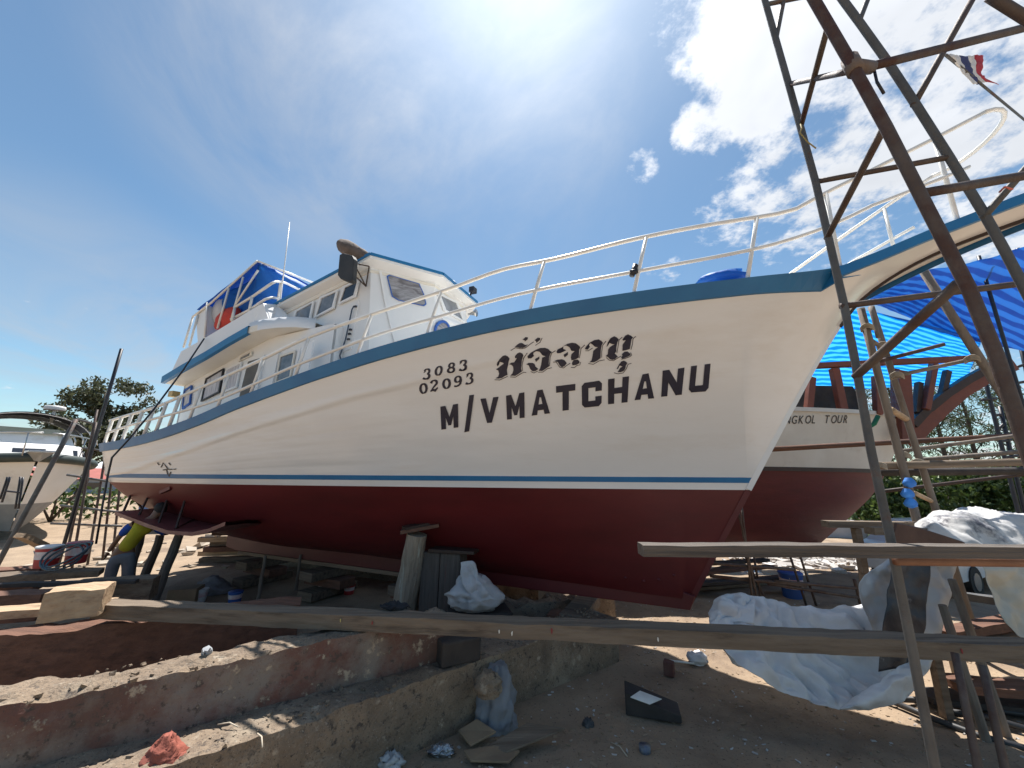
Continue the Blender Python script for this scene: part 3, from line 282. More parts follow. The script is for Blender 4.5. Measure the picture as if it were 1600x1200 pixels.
WHITE = mat('white_boat_paint', (.78, .785, .795), (.74, .735, .735), .9, .24, .10, 1.6, stretch=(.35, 1, 2.2), c3=(.68, .65, .62), s3=.55, t3=(.54, .76), coat=.4, bdist=.05)
CABIN = mat('white_cabin_paint', (.80, .81, .82), (.76, .77, .78), 1.5, .4, .05, 5, c3=(.70, .68, .63), s3=.9, t3=(.6, .85))
CREAM = mat('cream_soffit_paint', (.78, .75, .68), (.72, .68, .60), 1.6, .5, .05, 6)
RED = mat('oxide_red_antifouling', (.13, .012, .014), (.095, .009, .011), 1.1, .5, .1, 3, stretch=(.4, 1, 1.6), c3=(.075, .009, .010), s3=.8, t3=(.5, .75), bdist=.03, rvar=.15)
BLUE = mat('blue_trim_paint', (.012, .135, .33), (.018, .17, .38), 2.0, .4, .08, 5, rvar=.1)
BLACK = mat('black_paint', (.012, .012, .018), (.02, .02, .028), 6, .45)
NAVY = mat('navy_sign_paint', (.010, .010, .028), (.016, .018, .045), 8, .4)
DARKWOOD = mat('dark_brown_wood', (.05, .025, .017), (.03, .016, .012), 5, .6, .3, 20)
GLASS = glass_mat('dark_window_glass', (.03, .035, .045)); GLASS2 = mat('painted_haze_glass', (.07, .085, .10), (.24, .26, .29), 2.5, .1, spec=.9)  # pale mottling in the second glass imitates hazy reflections
TAPE = mat('blue_masking_tape', (.02, .09, .38), (.03, .13, .45), 14, .6)
FILM = mat('crinkled_window_film', (.16, .15, .16), (.40, .40, .42), 2.2, .2, .6, 5, stretch=(1.2, 1.2, 5), dist=1.2)
BLUETARP = cloth_mat('plain_blue_tarp', (.014, .15, .52), (.022, .20, .62), .42, 3.0, bump=.4)
PIPE = mat('white_pipe_paint', (.78, .77, .74), (.70, .68, .64), 6, .35, c3=(.45, .35, .28), s3=3, t3=(.66, .8))
STEEL = mat('stainless_steel', (.5, .5, .5), (.4, .4, .4), 8, .3, metal=.9)
boat = empty('wooden_motor_boat', (3.286, 5.46, 0), R(-24), 'large white wooden boat with blue trim and red bottom, M/V MATCHANU on its bow', 'boat')
def P(s, n, z): return (s, -n, z)
def stations(a, b, step, ends=()):
    k = int(math.ceil((b-a)/step)); return sorted(set([round(a+(b-a)*i/k, 4) for i in range(k+1)]+list(ends)))
def hull_wave(s, z, sg):
    return .016*fbm3((s*.40, z*2.4, sg*3.0), 3)*min(1, max(.3, (-1-s)/6)) if s < .6 else 0.0
def build_hull():
    S = stations(-12.6, 4.6, .16, (-12.55, -12.5, -12.45, -12.35, 0.0, .95)); nv = 64
    top = MB()
    for sg in (1, -1):
        rows = []
        for s in S:
            z0, z1 = low_z(s), sheer_z(s); row = []
            for j in range(nv+1):
                v = j/nv; z = z0+(z1-z0)*v; w = 0 if v < .02 or v > .98 or s > .6 else hull_wave(s, z, sg)*min(1, (v-.02)*25, (.98-v)*25)+ledge(s, z)-(.0035*min(1, max(.1, (-2-s)/5)) if j % 6 == 0 else 0)
                row.append(P(s, sg*(top_n(s, v)+w), z))
            rows.append(row)
        top.grid(rows, flip=sg < 0)
    s = S[0]; tr = [P(s, top_n(s, j/nv), low_z(s)+(sheer_z(s)-low_z(s))*j/nv) for j in range(nv+1)]
    top.grid([tr, [(p[0], -p[1], p[2]) for p in tr]])
    top.build('topsides', WHITE, boat, True)
    bot = MB(); S2 = stations(-12.6, 0.0, .14, (-.88, -.6, -.4, -.25, -.12)); nb = 14
    for sg in (1, -1):
        rows = []
        for s in S2:
            z0 = rabbet_z(s) if s <= -.88 else stem_z(s); z1 = water_z(s); b1 = low_n(s); b0 = min(.10, b1) if s < -.88 else 0.0
            e = .36+.56*min(1, max(0, (s+9.5)/8.5))
            rows.append([P(s, sg*(b0+(b1-b0)*(j/nb)**e), z0+(z1-z0)*j/nb) for j in range(nb+1)])
        bot.grid(rows, flip=sg < 0)
    s = S2[0]; z0 = rabbet_z(s); tr = [P(s, .1+(low_n(s)-.1)*(j/nb)**.36, z0+(water_z(s)-z0)*j/nb) for j in range(nb+1)]
    bot.grid([tr, [(p[0], -p[1], p[2]) for p in tr]]); bot.build('bottom', RED, boat, True)
    # keel timber, its forefoot cut to the stem rake
    k = MB(); prof = [(-.88, .66), (-.80, .84), (-1.2, .95), (-9.3, 1.05), (-11.0, 1.35), (-11.0, .66), (-10.6, .60), (-5, .63)]
    k.slab([P(a, .085, b) for a, b in prof], .17, (0, 1, 0)).build('keel', RED, boat, bevel=.012)
    MB().slab([P(a, .095, b) for a, b in ((-10.5, .53), (-5.2, .56), (-5.2, .628), (-10.5, .598))], .19, (0, 1, 0)).build('keel_shoe', mat('weathered_timber', (.30, .22, .15), (.20, .14, .10), 4, .85, .4, 16, stretch=(.3, 2, 2)), boat)
    d = MB(); D = [s for s in S if s > -12.55]; d.grid([[P(s, half_deck(s)-.01, sheer_z(s)-.03) for s in D], [P(s, 0, sheer_z(s)+.05) for s in D], [P(s, -half_deck(s)+.01, sheer_z(s)-.03) for s in D]]); d.build('deck', CREAM, boat, True)
    def band(name, z_of, hgt, out, m, a, b, ext=0.0, tip=False, step=.12):
        SS = stations(a, b, step)
        for sg in (1, -1):
            mb = MB(); rows = []
            for s in SS:
                h = hgt; zt = z_of(s)
                if tip: h = hgt*min(1, max(.04, (b-s)/.9))
                def at(z): return side(min(s, 4.6), z) if z < sheer_z(s) else half_deck(s)
                n0, n1 = (at(zt-h), at(zt)) if s < .96 or tip else (half_deck(s), half_deck(s))
                wv = max(0, hull_wave(s, zt, sg), hull_wave(s, zt-h, sg)) if name == 'boot_stripe' else 0
                rows.append([P(s, sg*(n0-.01), zt-h-.004), P(s, sg*(n0+out+wv), zt-h), P(s, sg*(n1+out+wv), zt), P(s, sg*(n1-.03), zt+.012)])
            mb.grid(rows, flip=sg < 0).build(name, m, boat, False)
    band('sheer_band', sheer_z, .155, .035, BLUE, -12.5, 1.0)
    band('bow_platform_band', lambda s: sheer_z(s)+.004, .115, .036, BLUE, .96, 4.6)
    MB().poly([(a, b-.03, c) for a, b, c in [(0.897,-1.151,4.742),(1.372,-0.71,4.831),(1.147,-0.903,4.742),(0.945,-1.032,4.686)]]).build('band_tip', BLUE, boat)
    band('boot_stripe', lambda s: low_z(min(s, 0))+.165, .07, .005, BLUE, -12.5, .07)
    # stem facing
    def strip(name, a, b, m, w, out):
        SS = stations(a, b, .08); mb = MB()
        rows = []
        for s in SS:
            z = stem_z(s); ds = .01; t = Vector((ds, 0, stem_z(s+ds)-stem_z(s))).normalized(); nr = Vector((t.z, 0, -t.x))
            c0 = Vector((s, 0, z)); rows.append([c0-nr*.05+V((0, w, 0)), c0+nr*out+V((0, w*.8, 0)), c0+nr*out-V((0, w*.8, 0)), c0-nr*.05-V((0, w, 0))])
        mb.grid(rows); return mb.build(name, m, boat)
    strip('stem_foot', -.86, -.01, RED, .03, .02); strip('stem_face', 0.0, 1.30, WHITE, .03, .02); strip('stem_strip', 1.31, 4.5, DARKWOOD, .024, .03)
build_hull()
def on_hull(pieces, name, m, off=.006, parent=None):
    mb = MB()
    for pc in pieces: mb.poly([P(s, side(s, z)+ledge(s, z)+max(0, hull_wave(s, z, 1))+.002+off, z) for s, z in pc])
    return mb.build(name, m, boat)
for g in LETTERS: on_hull(g, 'letter', NAVY)
for g in THAI: on_hull(g, 'thai_character', NAVY, .007)
for g in FLOURISH: on_hull(g, 'letter_outline', NAVY, .0065)
for g in NUMERALS: on_hull(g, 'numeral', NAVY)
for g in SCRIBBLE: on_hull(g, 'scribbled_mark', BLACK)
# bolts and small fittings on the forefoot
for s, z in ((-1.25, 1.02), (-1.45, .98), (-1.7, 1.0), (-1.05, 1.1), (-1.15, 1.3)):
    MB().tube([P(s, .10, z), P(s, .19, z+.0)], [.03, .02], 8).build('keel_bolt', RED, boat, True)
# stern stabiliser shelf with its stays
def build_fin():
    outer = [(-10.91,-2.3,1.62),(-9.7,-2.3,1.47),(-9.01,-2.3,1.4),(-8.3,-2.3,1.42),(-7.89,-2.3,1.5),(-7.48,-2.3,1.63)]; inner = [(a[0]-.15, -1.2, a[2]+.02) for a in outer]
    inner[-1] = (outer[-1][0]-.02, -1.95, outer[-1][2])
    mb = MB(); mb.grid([inner, outer]); mb.grid([[(a, b, c-.06) for a, b, c in inner], [(a, b, c-.06) for a, b, c in outer]]); mb.grid([outer, [(a, b, c-.06) for a, b, c in outer]])
    f = mb.build('stabiliser_shelf', mat('red_shelf_paint', (.19, .06, .06), (.14, .03, .03), 3, .4, c3=(.26, .13, .13), s3=2), boat)
    for px in [((-11.01,-2.15,1.5),(-11.44,-1.9,1.91),(-11.8,-1.5,1.58)),((-10.41,-2.15,1.49),(-10.76,-1.9,1.9),(-11.17,-1.5,1.54)),((-9.66,-2.15,1.43),(-10.06,-1.9,1.88),(-10.4,-1.5,1.51)),((-9.08,-2.15,1.41),(-9.46,-1.9,1.89),(-9.76,-1.5,1.49))]:
        MB().tube([px[0], px[1]], .022, 6).tube([px[1], px[2]], .022, 6).tube([px[0], px[2]], .016, 6).build('shelf_stay', DARKWOOD, boat)
    MB().beam((-9.9,-2.1,2.0), (-9.59,-2.1,2.09), .06, .06).build('exhaust_stub', RED, boat)
build_fin()

# ------------------------------------------------------------------ main boat: wheelhouse, deckhouse, upper deck
def off(pts, d): return [(p[0]+d[0], p[1]+d[1], p[2]+d[2]) for p in pts]
def window(pts, d, frame_mat, glass, fw=.05, name='window', parent=boat, ft=.03):
    "pts outline on the wall, d outward direction"
    d = V(d).normalized(); w = MB().ring(off(pts, d*.012), fw, ft, d).build(name, frame_mat, parent)
    cen = sum((V(p) for p in pts), V((0, 0, 0)))/len(pts); g = [tuple(V(p)+(cen-V(p))*.06+d*.02) for p in pts]
    gm = MB().slab(g, .004, d).build('pane', glass, w); return w
def build_wheelhouse():
    roofz = lambda s: 6.28+(s+5.71)*.22 if s < -5.71 else 6.28-(s+5.71)*.09
    topp = [(-8.2, 1.5), (-5.85, 1.5), (-5.05, .62), (-5.05, -.62), (-5.85, -1.5), (-8.2, -1.5)]
    botp = [(-8.2, 1.5), (-5.55, 1.5), (-4.75, .62), (-4.75, -.62), (-5.55, -1.5), (-8.2, -1.5)]
    mb = MB(); T = [P(a, b, roofz(a)-.03) for a, b in topp]; B = [P(a, b, 3.2) for a, b in botp]
    for i in range(6): j = (i+1) % 6; mb.quad(B[i], B[j], T[j], T[i])
    mb.build('wheelhouse_wall', CABIN, boat)
    edge = [(-8.45, 1.65), (-5.71, 1.67), (-4.8, .68), (-4.8, -.68), (-5.71, -1.67), (-8.45, -1.65)]
    mb = MB(); n = len(edge); E0 = [P(a, b, roofz(a)-.07) for a, b in edge]; E1 = [P(a, b, roofz(a)) for a, b in edge]; crown = [P(-8.45, 0, roofz(-8.45)+.12), P(-5.3, 0, roofz(-5.3)+.14)]
    for i in range(n): j = (i+1) % n; mb.quad(E0[i], E0[j], E1[j], E1[i])
    mb.poly(E0[::-1]); mb.poly([E1[0], E1[1], crown[1], crown[0]]); mb.poly([E1[1], E1[2], crown[1]]); mb.poly([E1[2], E1[3], crown[1]]); mb.poly([E1[3], E1[4], crown[1]]); mb.poly([E1[4], E1[5], crown[0], crown[1]]); mb.poly([E1[5], E1[0], crown[0]])
    rf = mb.build('wheelhouse_roof', CABIN, boat)
    mb = MB()
    for i in range(n):
        j = (i+1) % n; a, b = V(E1[i]), V(E1[j]); mb.beam(a+V((0, 0, .005)), b+V((0, 0, .005)), .05, .05)
    mb.build('roof_edge', BLUE, rf)
    # trim rail under the eaves
    mb = MB()
    for i in range(5): mb.beam(V(T[i])+V((0, 0, -.16)), V(T[i+1])+V((0, 0, -.16)), .05, .05)
    mb.build('eaves_rail', CREAM, boat)
    sd = (0, -1, 0)
    for q, g in (([(-7.71,-1.51,5.56),(-7.19,-1.51,5.69),(-7.22,-1.51,5.26),(-7.74,-1.51,5.33)], GLASS2), ([(-7.04,-1.51,5.74),(-6.57,-1.51,5.81),(-6.62,-1.51,5.43),(-7.12,-1.51,5.31)], GLASS2), ([(-6.44,-1.51,5.85),(-6.05,-1.51,5.92),(-6.1,-1.51,5.57),(-6.52,-1.51,5.49)], GLASS)):
        window(q, sd, CABIN, g, .045)
    dr = MB().slab([(-6.58,-1.5,5.42),(-6.03,-1.5,5.49),(-6.08,-1.5,4.57),(-6.72,-1.5,4.44)], .025, (0, -1, 0)).build('wheelhouse_door', CABIN, boat)
    MB().tube([(-6.09,-1.56,5.38),(-6.13,-1.56,5.31),(-6.15,-1.56,5.14),(-6.17,-1.56,4.97),(-6.2,-1.56,4.75),(-6.25,-1.56,4.57),(-6.29,-1.56,4.45),(-6.24,-1.56,4.34)], .012, 6).build('door_handle', mat('dark_blue_bar', (.03, .05, .09), (.05, .08, .13), 9, .5), dr)
    for k, z in enumerate(((-6.11,-1.56,4.92), (-6.12,-1.56,4.84), (-6.13,-1.56,4.74), (-6.05,-1.56,5.36))): MB().box(z, (.05, .03, .03)).build('latch', BLACK, dr)
    nf = (2.658, -2.407, .264)
    tw = window([(-5.638,-1.292,6.013),(-5.611,-1.258,6.052),(-5.227,-0.84,5.994),(-5.145,-0.774,5.779),(-5.099,-0.744,5.582),(-5.127,-0.781,5.531),(-5.45,-1.135,5.552),(-5.533,-1.221,5.607)], nf, TAPE, FILM, .05, 'taped_window', ft=.012)
    tw['label'] = 'front window masked with blue tape and film'
    window([(-5.018,-0.552,5.898),(-5.032,0.197,6.038),(-4.994,0.46,5.659),(-4.988,-0.342,5.597)], (3, 0, .3), CABIN, GLASS2, .06)
    ov = [(689+12*math.cos(2*math.pi*i/14), 516+14*math.sin(2*math.pi*i/14)) for i in range(14)]
    window([(-4.953,-0.153,5.251),(-4.943,-0.187,5.148),(-4.933,-0.27,5.047),(-4.925,-0.382,4.968),(-4.921,-0.501,4.928),(-4.921,-0.603,4.93),(-4.925,-0.671,4.975),(-4.933,-0.693,5.052),(-4.943,-0.664,5.148),(-4.953,-0.59,5.246),(-4.961,-0.482,5.327),(-4.965,-0.361,5.375),(-4.966,-0.251,5.378),(-4.961,-0.176,5.333)], (3, 0, .3), TAPE, FILM, .04, 'oval_window')
    mb = MB(); q = [(-5.737,-1.395,6.074),(-5.613,-1.321,5.499),(-5.521,-1.26,5.13),(-5.382,-1.166,4.59),(-5.353,-1.132,4.597),(-5.492,-1.226,5.138),(-5.584,-1.288,5.509),(-5.708,-1.361,6.085)]; mb.slab(off(q, V(nf).normalized()*.012), .02, nf).build('corner_trim', CABIN, boat)
    MB().beam(*[(-4.969,-0.397,5.407),(-4.986,0.563,5.576)], .05, .05).build('front_trim', CABIN, boat)
    # horn and loud hailer on the front, floodlight and dome on the roof edge
    for c0 in [(-5.053,0.482,6.245),(-5.024,0.712,5.964)]:
        h = MB().tube([V(c0), V(c0)+V((.06, 0, 0)), V(c0)+V((.16, 0, 0)), V(c0)+V((.2, 0, 0))], [.02, .03, .06, .09], 10).build('horn', STEEL, boat, True)
    fl = MB().box((-4.72, .35, 6.33), (.12, .16, .12)).build('floodlight', BLACK, boat, bevel=.01); MB().beam((-4.8, .35, 6.2), (-4.75, .35, 6.28), .03, .03).build('bracket', BLACK, fl)
    dm = MB(); 
    for i in range(5): pass
    dm.grid([[(-5.0+r*math.cos(a), -.1+r*math.sin(a), 6.26+z) for a in [2*math.pi*k/14 for k in range(14)]] for r, z in ((.13, 0), (.13, .06), (.09, .11), (.01, .13))], closed=True); dm.build('antenna_dome', CABIN, boat, True)
    # black signal panel on a bracket and the brown bundle lashed on the roof corner
    pn = [(-6.16,-1.95,6.22),(-6.07,-1.95,6.23),(-5.84,-1.95,6.13),(-5.79,-1.95,6.05),(-5.76,-1.95,5.64),(-5.81,-1.95,5.6),(-6.07,-1.95,5.73),(-6.14,-1.95,5.81)]
    b = MB().slab(pn, .10, (0, 1, 0)).build('black_signal_panel', mat('black_rubber', (.025, .024, .024), (.04, .038, .036), 5, .6), boat, bevel=.015)
    MB().tube([(-5.89,-1.85,6.04), (-5.78,-1.6,6.09)], .012, 6).tube([(-5.85,-1.85,5.8), (-5.89,-1.52,5.75)], .012, 6).tube([(-5.78,-1.6,6.09), (-5.89,-1.52,5.75)], .012, 6).tube([(-5.89,-1.85,6.04), (-5.89,-1.52,5.75)], .012, 6).build('panel_bracket', DARKWOOD, boat)
    c = [(-6.63,-1.6,6.74),(-6.51,-1.6,6.66),(-6.35,-1.6,6.56),(-6.16,-1.6,6.46),(-5.98,-1.6,6.35),(-5.79,-1.6,6.28)]
    rs = [.07, .15, .19, .18, .15, .08]; mb = MB(); rows = []
    for k, (p, r) in enumerate(zip(c, rs)):
        rows.append([(p[0]+.01*math.sin(9*a), p[1]+r*math.cos(a)*(1+.16*fbm3((k*1.1, a, 2), 3)), p[2]+r*math.sin(a)*(1+.2*fbm3((k*1.3, a*1.2, 7), 3))) for a in [2*math.pi*i/14 for i in range(14)]])
    mb.grid(rows, closed=True).poly(rows[0]).poly(rows[-1]); mb.build('lashed_canvas_bundle', mat('brown_canvas', (.10, .075, .06), (.16, .12, .10), 5, .9, .5, 18), boat, True)
build_wheelhouse()
def build_deckhouse():
    wall = MB(); wall.slab([P(-10.65, 1.75, 2.9), P(-6.3, 1.75, 3.4), P(-6.3, 1.75, 5.0), P(-8.1, 1.75, 4.95), P(-10.65, 1.75, 4.22)], .06, (0, 1, 0))
    wall.slab([P(-10.65, 1.75, 2.9), P(-10.65, -1.75, 2.9), P(-10.65, -1.75, 4.22), P(-10.65, 1.75, 4.22)], .06, (1, 0, 0)); wall.slab([P(-10.65, -1.75, 2.9), P(-6.3, -1.75, 3.4), P(-6.3, -1.75, 5.0), P(-10.65, -1.75, 4.22)], .06, (0, -1, 0)); wall.slab([P(-6.3, 1.74, 3.3), P(-6.3, -1.74, 3.3), P(-6.3, -1.74, 5.0), P(-6.3, 1.74, 5.0)], .06, (-1, 0, 0))
    wall.build('deckhouse_wall', CABIN, boat)
    curtain = mat('pale_curtain', (.62, .62, .66), (.34, .35, .40), 6, .8, .4, 9, stretch=(6, 1, .5)); sd = (0, -1, 0)
    for q, fm, g in (([(-10.56,-1.75,4.1),(-10.31,-1.75,4.19),(-10.23,-1.75,3.77),(-10.48,-1.75,3.67)], TAPE, curtain), ([(-9.84,-1.75,4.29),(-9.28,-1.75,4.46),(-9.27,-1.75,3.95),(-9.85,-1.75,3.8)], BLACK, curtain), ([(-9.19,-1.75,4.44),(-8.72,-1.75,4.54),(-8.74,-1.75,4.01),(-9.2,-1.75,3.93)], CABIN, curtain), ([(-7.59,-1.75,4.54),(-7.18,-1.75,4.59),(-7.2,-1.75,4.06),(-7.6,-1.75,3.99)], CREAM, GLASS2), ([(-8.83,-1.75,4.63),(-8.46,-1.75,4.73),(-8.45,-1.75,4.64),(-8.83,-1.75,4.55)], CREAM, GLASS2)):
        window(q, sd, fm, g, .035)
    MB().slab([(-8.56,-1.75,4.53),(-8.22,-1.75,4.56),(-8.28,-1.75,3.79),(-8.64,-1.75,3.81)], .01, (0, -1, 0)).build('doorway_shade_panel', mat('doorway_shade_tone', (.12, .12, .12), (.16, .16, .15), 3, .9), boat)  # flat dark plate, the shade inside the doorway put into its colour
    MB().slab([(-6.75,-1.95,4.54),(-6.48,-1.95,4.62),(-6.51,-1.95,4.03),(-6.73,-1.95,3.97)], .03, (0, -1, 0)).build('door_leaf', CABIN, boat)
    for a in [((-8.07,-1.77,4.6),(-8.11,-1.77,3.81)),((-7.64,-1.77,4.64),(-7.7,-1.77,3.92)),((-7.06,-1.77,4.61),(-7.13,-1.77,4.0))]: MB().beam(a[0], a[1], .05, .05).build('wall_batten', CABIN, boat)
    # upper deck: slab with blue fascia, curving in beside the wheelhouse
    o1 = [P(-10.65, 2.15, 4.18), P(-10.0, 2.15, 4.37), P(-9.28, 2.15, 4.56), P(-8.6, 2.15, 4.77), P(-8.04, 2.15, 4.92)]
    cv = [(-8.09,-2.12,4.93),(-7.73,-2.1,4.96),(-7.41,-2.02,4.98),(-7.1,-1.9,4.99),(-6.87,-1.68,5.0)]
    edge = o1+[tuple(p) for p in cv[1:]]; inn = [(p[0], 0.0, p[2]+.05) for p in edge]; prt = [(p[0], -p[1], p[2]) for p in edge]
    mb = MB().grid([edge, inn, prt]).grid([off(edge, (0, 0, .12)), off(inn, (0, 0, .12)), off(prt, (0, 0, .12))]).grid([edge, off(edge, (0, 0, .12))]).grid([prt, off(prt, (0, 0, .12))]).poly([edge[0], inn[0], prt[0], off(prt, (0, 0, .12))[0], off(inn, (0, 0, .12))[0], off(edge, (0, 0, .12))[0]]); mb.build('upper_deck', CREAM, boat)
    MB().grid([off(o1, (0, -.02, -.005)), off(o1, (0, -.025, .135))]).grid([off(o1, (0, -.025, .135)), off(o1, (0, .05, .14))]).grid([off(o1, (0, -.02, -.005)), off(o1, (0, .05, -.006))]).build('upper_deck_fascia', BLUE, boat)
    cvb = [tuple(p) for p in cv]; MB().grid([off(cvb, (0, -.012, -.004)), off(cvb, (0, -.014, .2)), off(cvb, (0, .06, .205))]).build('upper_deck_rim', CABIN, boat, True)
    MB().box((-10.65,-1.9,3.99), (.16, .14, .12)).build('deck_lamp', mat('ochre_plastic', (.5, .36, .16), (.4, .28, .12), 4, .5), boat)
    # bulwark round the upper deck
    lo = [P(-10.6, 2.08, 4.30), P(-9.3, 2.08, 4.68), P(-8.1, 2.08, 5.03), P(-7.75, 1.95, 5.1), P(-7.45, 1.6, 5.12)]; hi = [tuple(p) for p in [(-10.39,-2.06,4.87),(-9.63,-2.06,5.06),(-8.09,-2.06,5.5),(-8.01,-2.0,5.58),(-8.18,-1.62,5.75)]]
    hi[0] = (hi[0][0], hi[0][1], hi[0][2]); mb = MB(); lo2 = [V(lo[0]), V(lo[1]), V(lo[2]), V(lo[3]), V(lo[4])]
    mb.grid([lo2, hi]); mb.grid([[(p[0], p[1]+.05, p[2]) for p in lo2], [(p[0], p[1]+.05, p[2]) for p in hi]]); mb.grid([hi, [(p[0], p[1]+.05, p[2]) for p in hi]])
    mb.build('bulwark', CABIN, boat)
    MB().grid([[(p[0], -p[1], p[2]) for p in lo2], [(p[0], -p[1], p[2]) for p in hi]]).build('bulwark', CABIN, boat)
    MB().slab([(-10.53,-1.9,5.84),(-10.17,-1.9,5.99),(-9.89,-1.9,5.13),(-10.19,-1.9,5.07)], .35, (0, 1, 0)).build('locker', CABIN, boat, bevel=.03)
    # awning frame
    for pr in [[(-10.55,-1.92,5.74),(-9.94,-1.92,5.97),(-8.58,-1.92,6.67)],[(-10.64,-1.92,5.03),(-10.55,-1.92,5.73)],[(-10.42,-1.92,5.03),(-10.36,-1.92,5.76)],[(-10.09,-1.92,6.0),(-9.91,-1.92,5.17)],[(-9.39,-1.92,6.21),(-9.51,-1.92,5.31)],[(-8.96,-1.92,6.38),(-9.09,-1.92,5.42)],[(-8.5,-1.92,6.44),(-9.07,-1.92,5.72)]]:
        MB().tube(pr, .022, 7).build('awning_pole', PIPE, boat, True); MB().tube([(p[0], -p[1], p[2]) for p in pr], .022, 7).build('awning_pole', PIPE, boat, True)
    MB().tube([(-8.58,-1.92,6.67), (-8.25,-0.78,6.65)], .022, 7).build('awning_pole', PIPE, boat, True)
    # blue awning sheets
    A = V((-8.59,-1.9,6.66)); Bq = V((A.x, 1.6, A.z-.05)); sl = .41
    def sheet(fn, nu, nv, name, amp=.04):
        rows = []
        for i in range(nu+1):
            row = []
            for j in range(nv+1):
                p, nn = fn(i/nu, j/nv); row.append(tuple(V(p)+V(nn)*amp*fbm3((p[0]*2.3, p[1]*2.3, p[2]*2.3+3), 4)))
            rows.append(row)
        o = MB().grid(rows).build(name, BLUETARP, boat, True); md = o.modifiers.new('thick', 'SOLIDIFY'); md.thickness = .006; return o
    sheet(lambda a, b: ((A.x-1.9*b, A.y+(Bq.y-A.y)*a, A.z-.05*a+.12*math.sin(math.pi*a)-sl*1.9*b*.95), (0, 0, 1)), 16, 14, 'awning_top', .03)
    sheet(lambda a, b: ((A.x+.05+.25*b*math.sin(math.pi*a), A.y+(Bq.y-A.y)*a, A.z-.02-(1.35)*b), (1, .3, 0)), 22, 14, 'awning_front_sheet', .09)
    sheet(lambda a, b: ((A.x-.95*a-.1*b, A.y+.05+.12*math.sin(3*a), A.z-sl*.95*a-.03-(1.2-.35*a)*b), (0, 1, .2)), 12, 12, 'awning_side_sheet', .08)
    sheet(lambda a, b: ((A.x-1.3*a, 1.55, A.z-sl*1.3*a-.05-1.2*b), (0, 1, .2)), 12, 12, 'awning_far_sheet', .08)
    # upper deck rails
    for pr in [[(-9.01,-1.95,5.68),(-8.46,-1.95,5.83),(-7.94,-1.95,6.01),(-7.98,-1.85,6.11),(-8.07,-1.7,6.2),(-8.21,-1.5,6.3),(-8.34,-1.0,6.37)],[(-9.04,-1.95,5.43),(-8.5,-1.95,5.54),(-8.05,-1.95,5.69),(-8.11,-1.8,5.81),(-8.14,-1.65,5.87)],[(-8.16,-1.62,5.74),(-8.12,-1.66,6.25)],[(-8.4,-2.0,5.47),(-8.48,-1.95,5.84)],[(-8.89,-2.0,5.33),(-8.99,-1.95,5.69)]]:
        MB().tube(pr, .026, 8).build('upper_rail', PIPE, boat, True)
    an = MB().tube([(-8.04,-1.66,5.73),(-8.08,-1.66,6.52),(-8.16,-1.66,7.65)], [.018, .012, .007], 6).build('whip_antenna', PIPE, boat, True)
build_deckhouse()
def build_rails():
    top = [(-11.78,-2.42,3.37),(-10.97,-2.48,3.45),(-9.83,-2.5,3.57),(-9.1,-2.5,3.71),(-8.29,-2.5,3.88),(-6.98,-2.48,4.19),(-6.04,-2.43,4.45),(-4.87,-2.32,4.7),(-3.64,-2.17,4.94),(-2.72,-2.03,5.15),(-2.28,-1.96,5.18),(-1.07,-1.72,5.37),(-0.33,-1.54,5.46),(0.27,-1.37,5.52),(0.62,-1.27,5.57),(1.01,-1.15,5.78),(1.33,-1.04,5.95),(1.93,-0.82,6.28),(2.57,-0.63,6.62),(2.97,-0.55,6.82)]
    mid = [(-11.58,-2.45,3.14),(-10.86,-2.48,3.23),(-8.17,-2.5,3.54),(-5.97,-2.43,4.07),(-4.62,-2.29,4.39),(-3.81,-2.19,4.53),(-2.71,-2.03,4.73),(-1.18,-1.74,4.9),(0.2,-1.39,5.09),(0.91,-1.18,5.3),(1.44,-1.0,5.55)]
    tz = pchip([p[0] for p in top], [p[2] for p in top]); mz = pchip([p[0] for p in mid], [p[2] for p in mid])
    def rail(zf, a, b, sg, r, name):
        return MB().tube([P(s, sg*half_deck(s), zf(s)) for s in stations(a, b, .22)], r, 8).build(name, PIPE, boat, True)
    for sg in (1, -1):
        t = rail(tz, -11.6, 2.9, sg, .027, 'top_rail'); rail(lambda s: mz(s) if s < 1.4 else 5.55+(s-1.4)*.42, -11.6, 2.6, sg, .024, 'mid_rail')
        for s in (2.35, 1.05, .27, -1.0, -2.28, -3.74, -4.87, -6.0, -6.95, -7.75, -8.5, -9.1, -9.5, -9.9, -10.3, -10.7, -11.1, -11.5):
            f = s-(.2 if s < 1 else 0); MB().tube([P(s, sg*half_deck(s), tz(s)), P(f, sg*(half_deck(f)-.02), sheer_z(f)-.02)], .025 if s > -9 else .03, 7).build('stanchion', PIPE, boat, True)
    b = half_deck(2.9); MB().tube([P(2.9+.38*math.sin(a), b*math.cos(a), tz(2.9)+.07*math.sin(a)) for a in [math.pi*i/12 for i in range(13)]], .027, 8).build('pulpit_rail', PIPE, boat, True)
    MB().tube([P(-1.13, half_deck(-1.13), mz(-1.13)-.0), P(-1.22, half_deck(-1.22), mz(-1.22))], .037, 8).tube([P(-1.15, half_deck(-1.1), mz(-1.15)+.1), P(-1.2, half_deck(-1.2), mz(-1.2)-.05)], .034, 8).build('rail_tape', BLACK, boat, True)
    # braced pulpit strut on the far side
    MB().tube([P(.2, -1.2, 4.8), P(1.9, -.85, 5.5)], .02, 7).build('pulpit_brace', PIPE, boat, True)
build_rails()
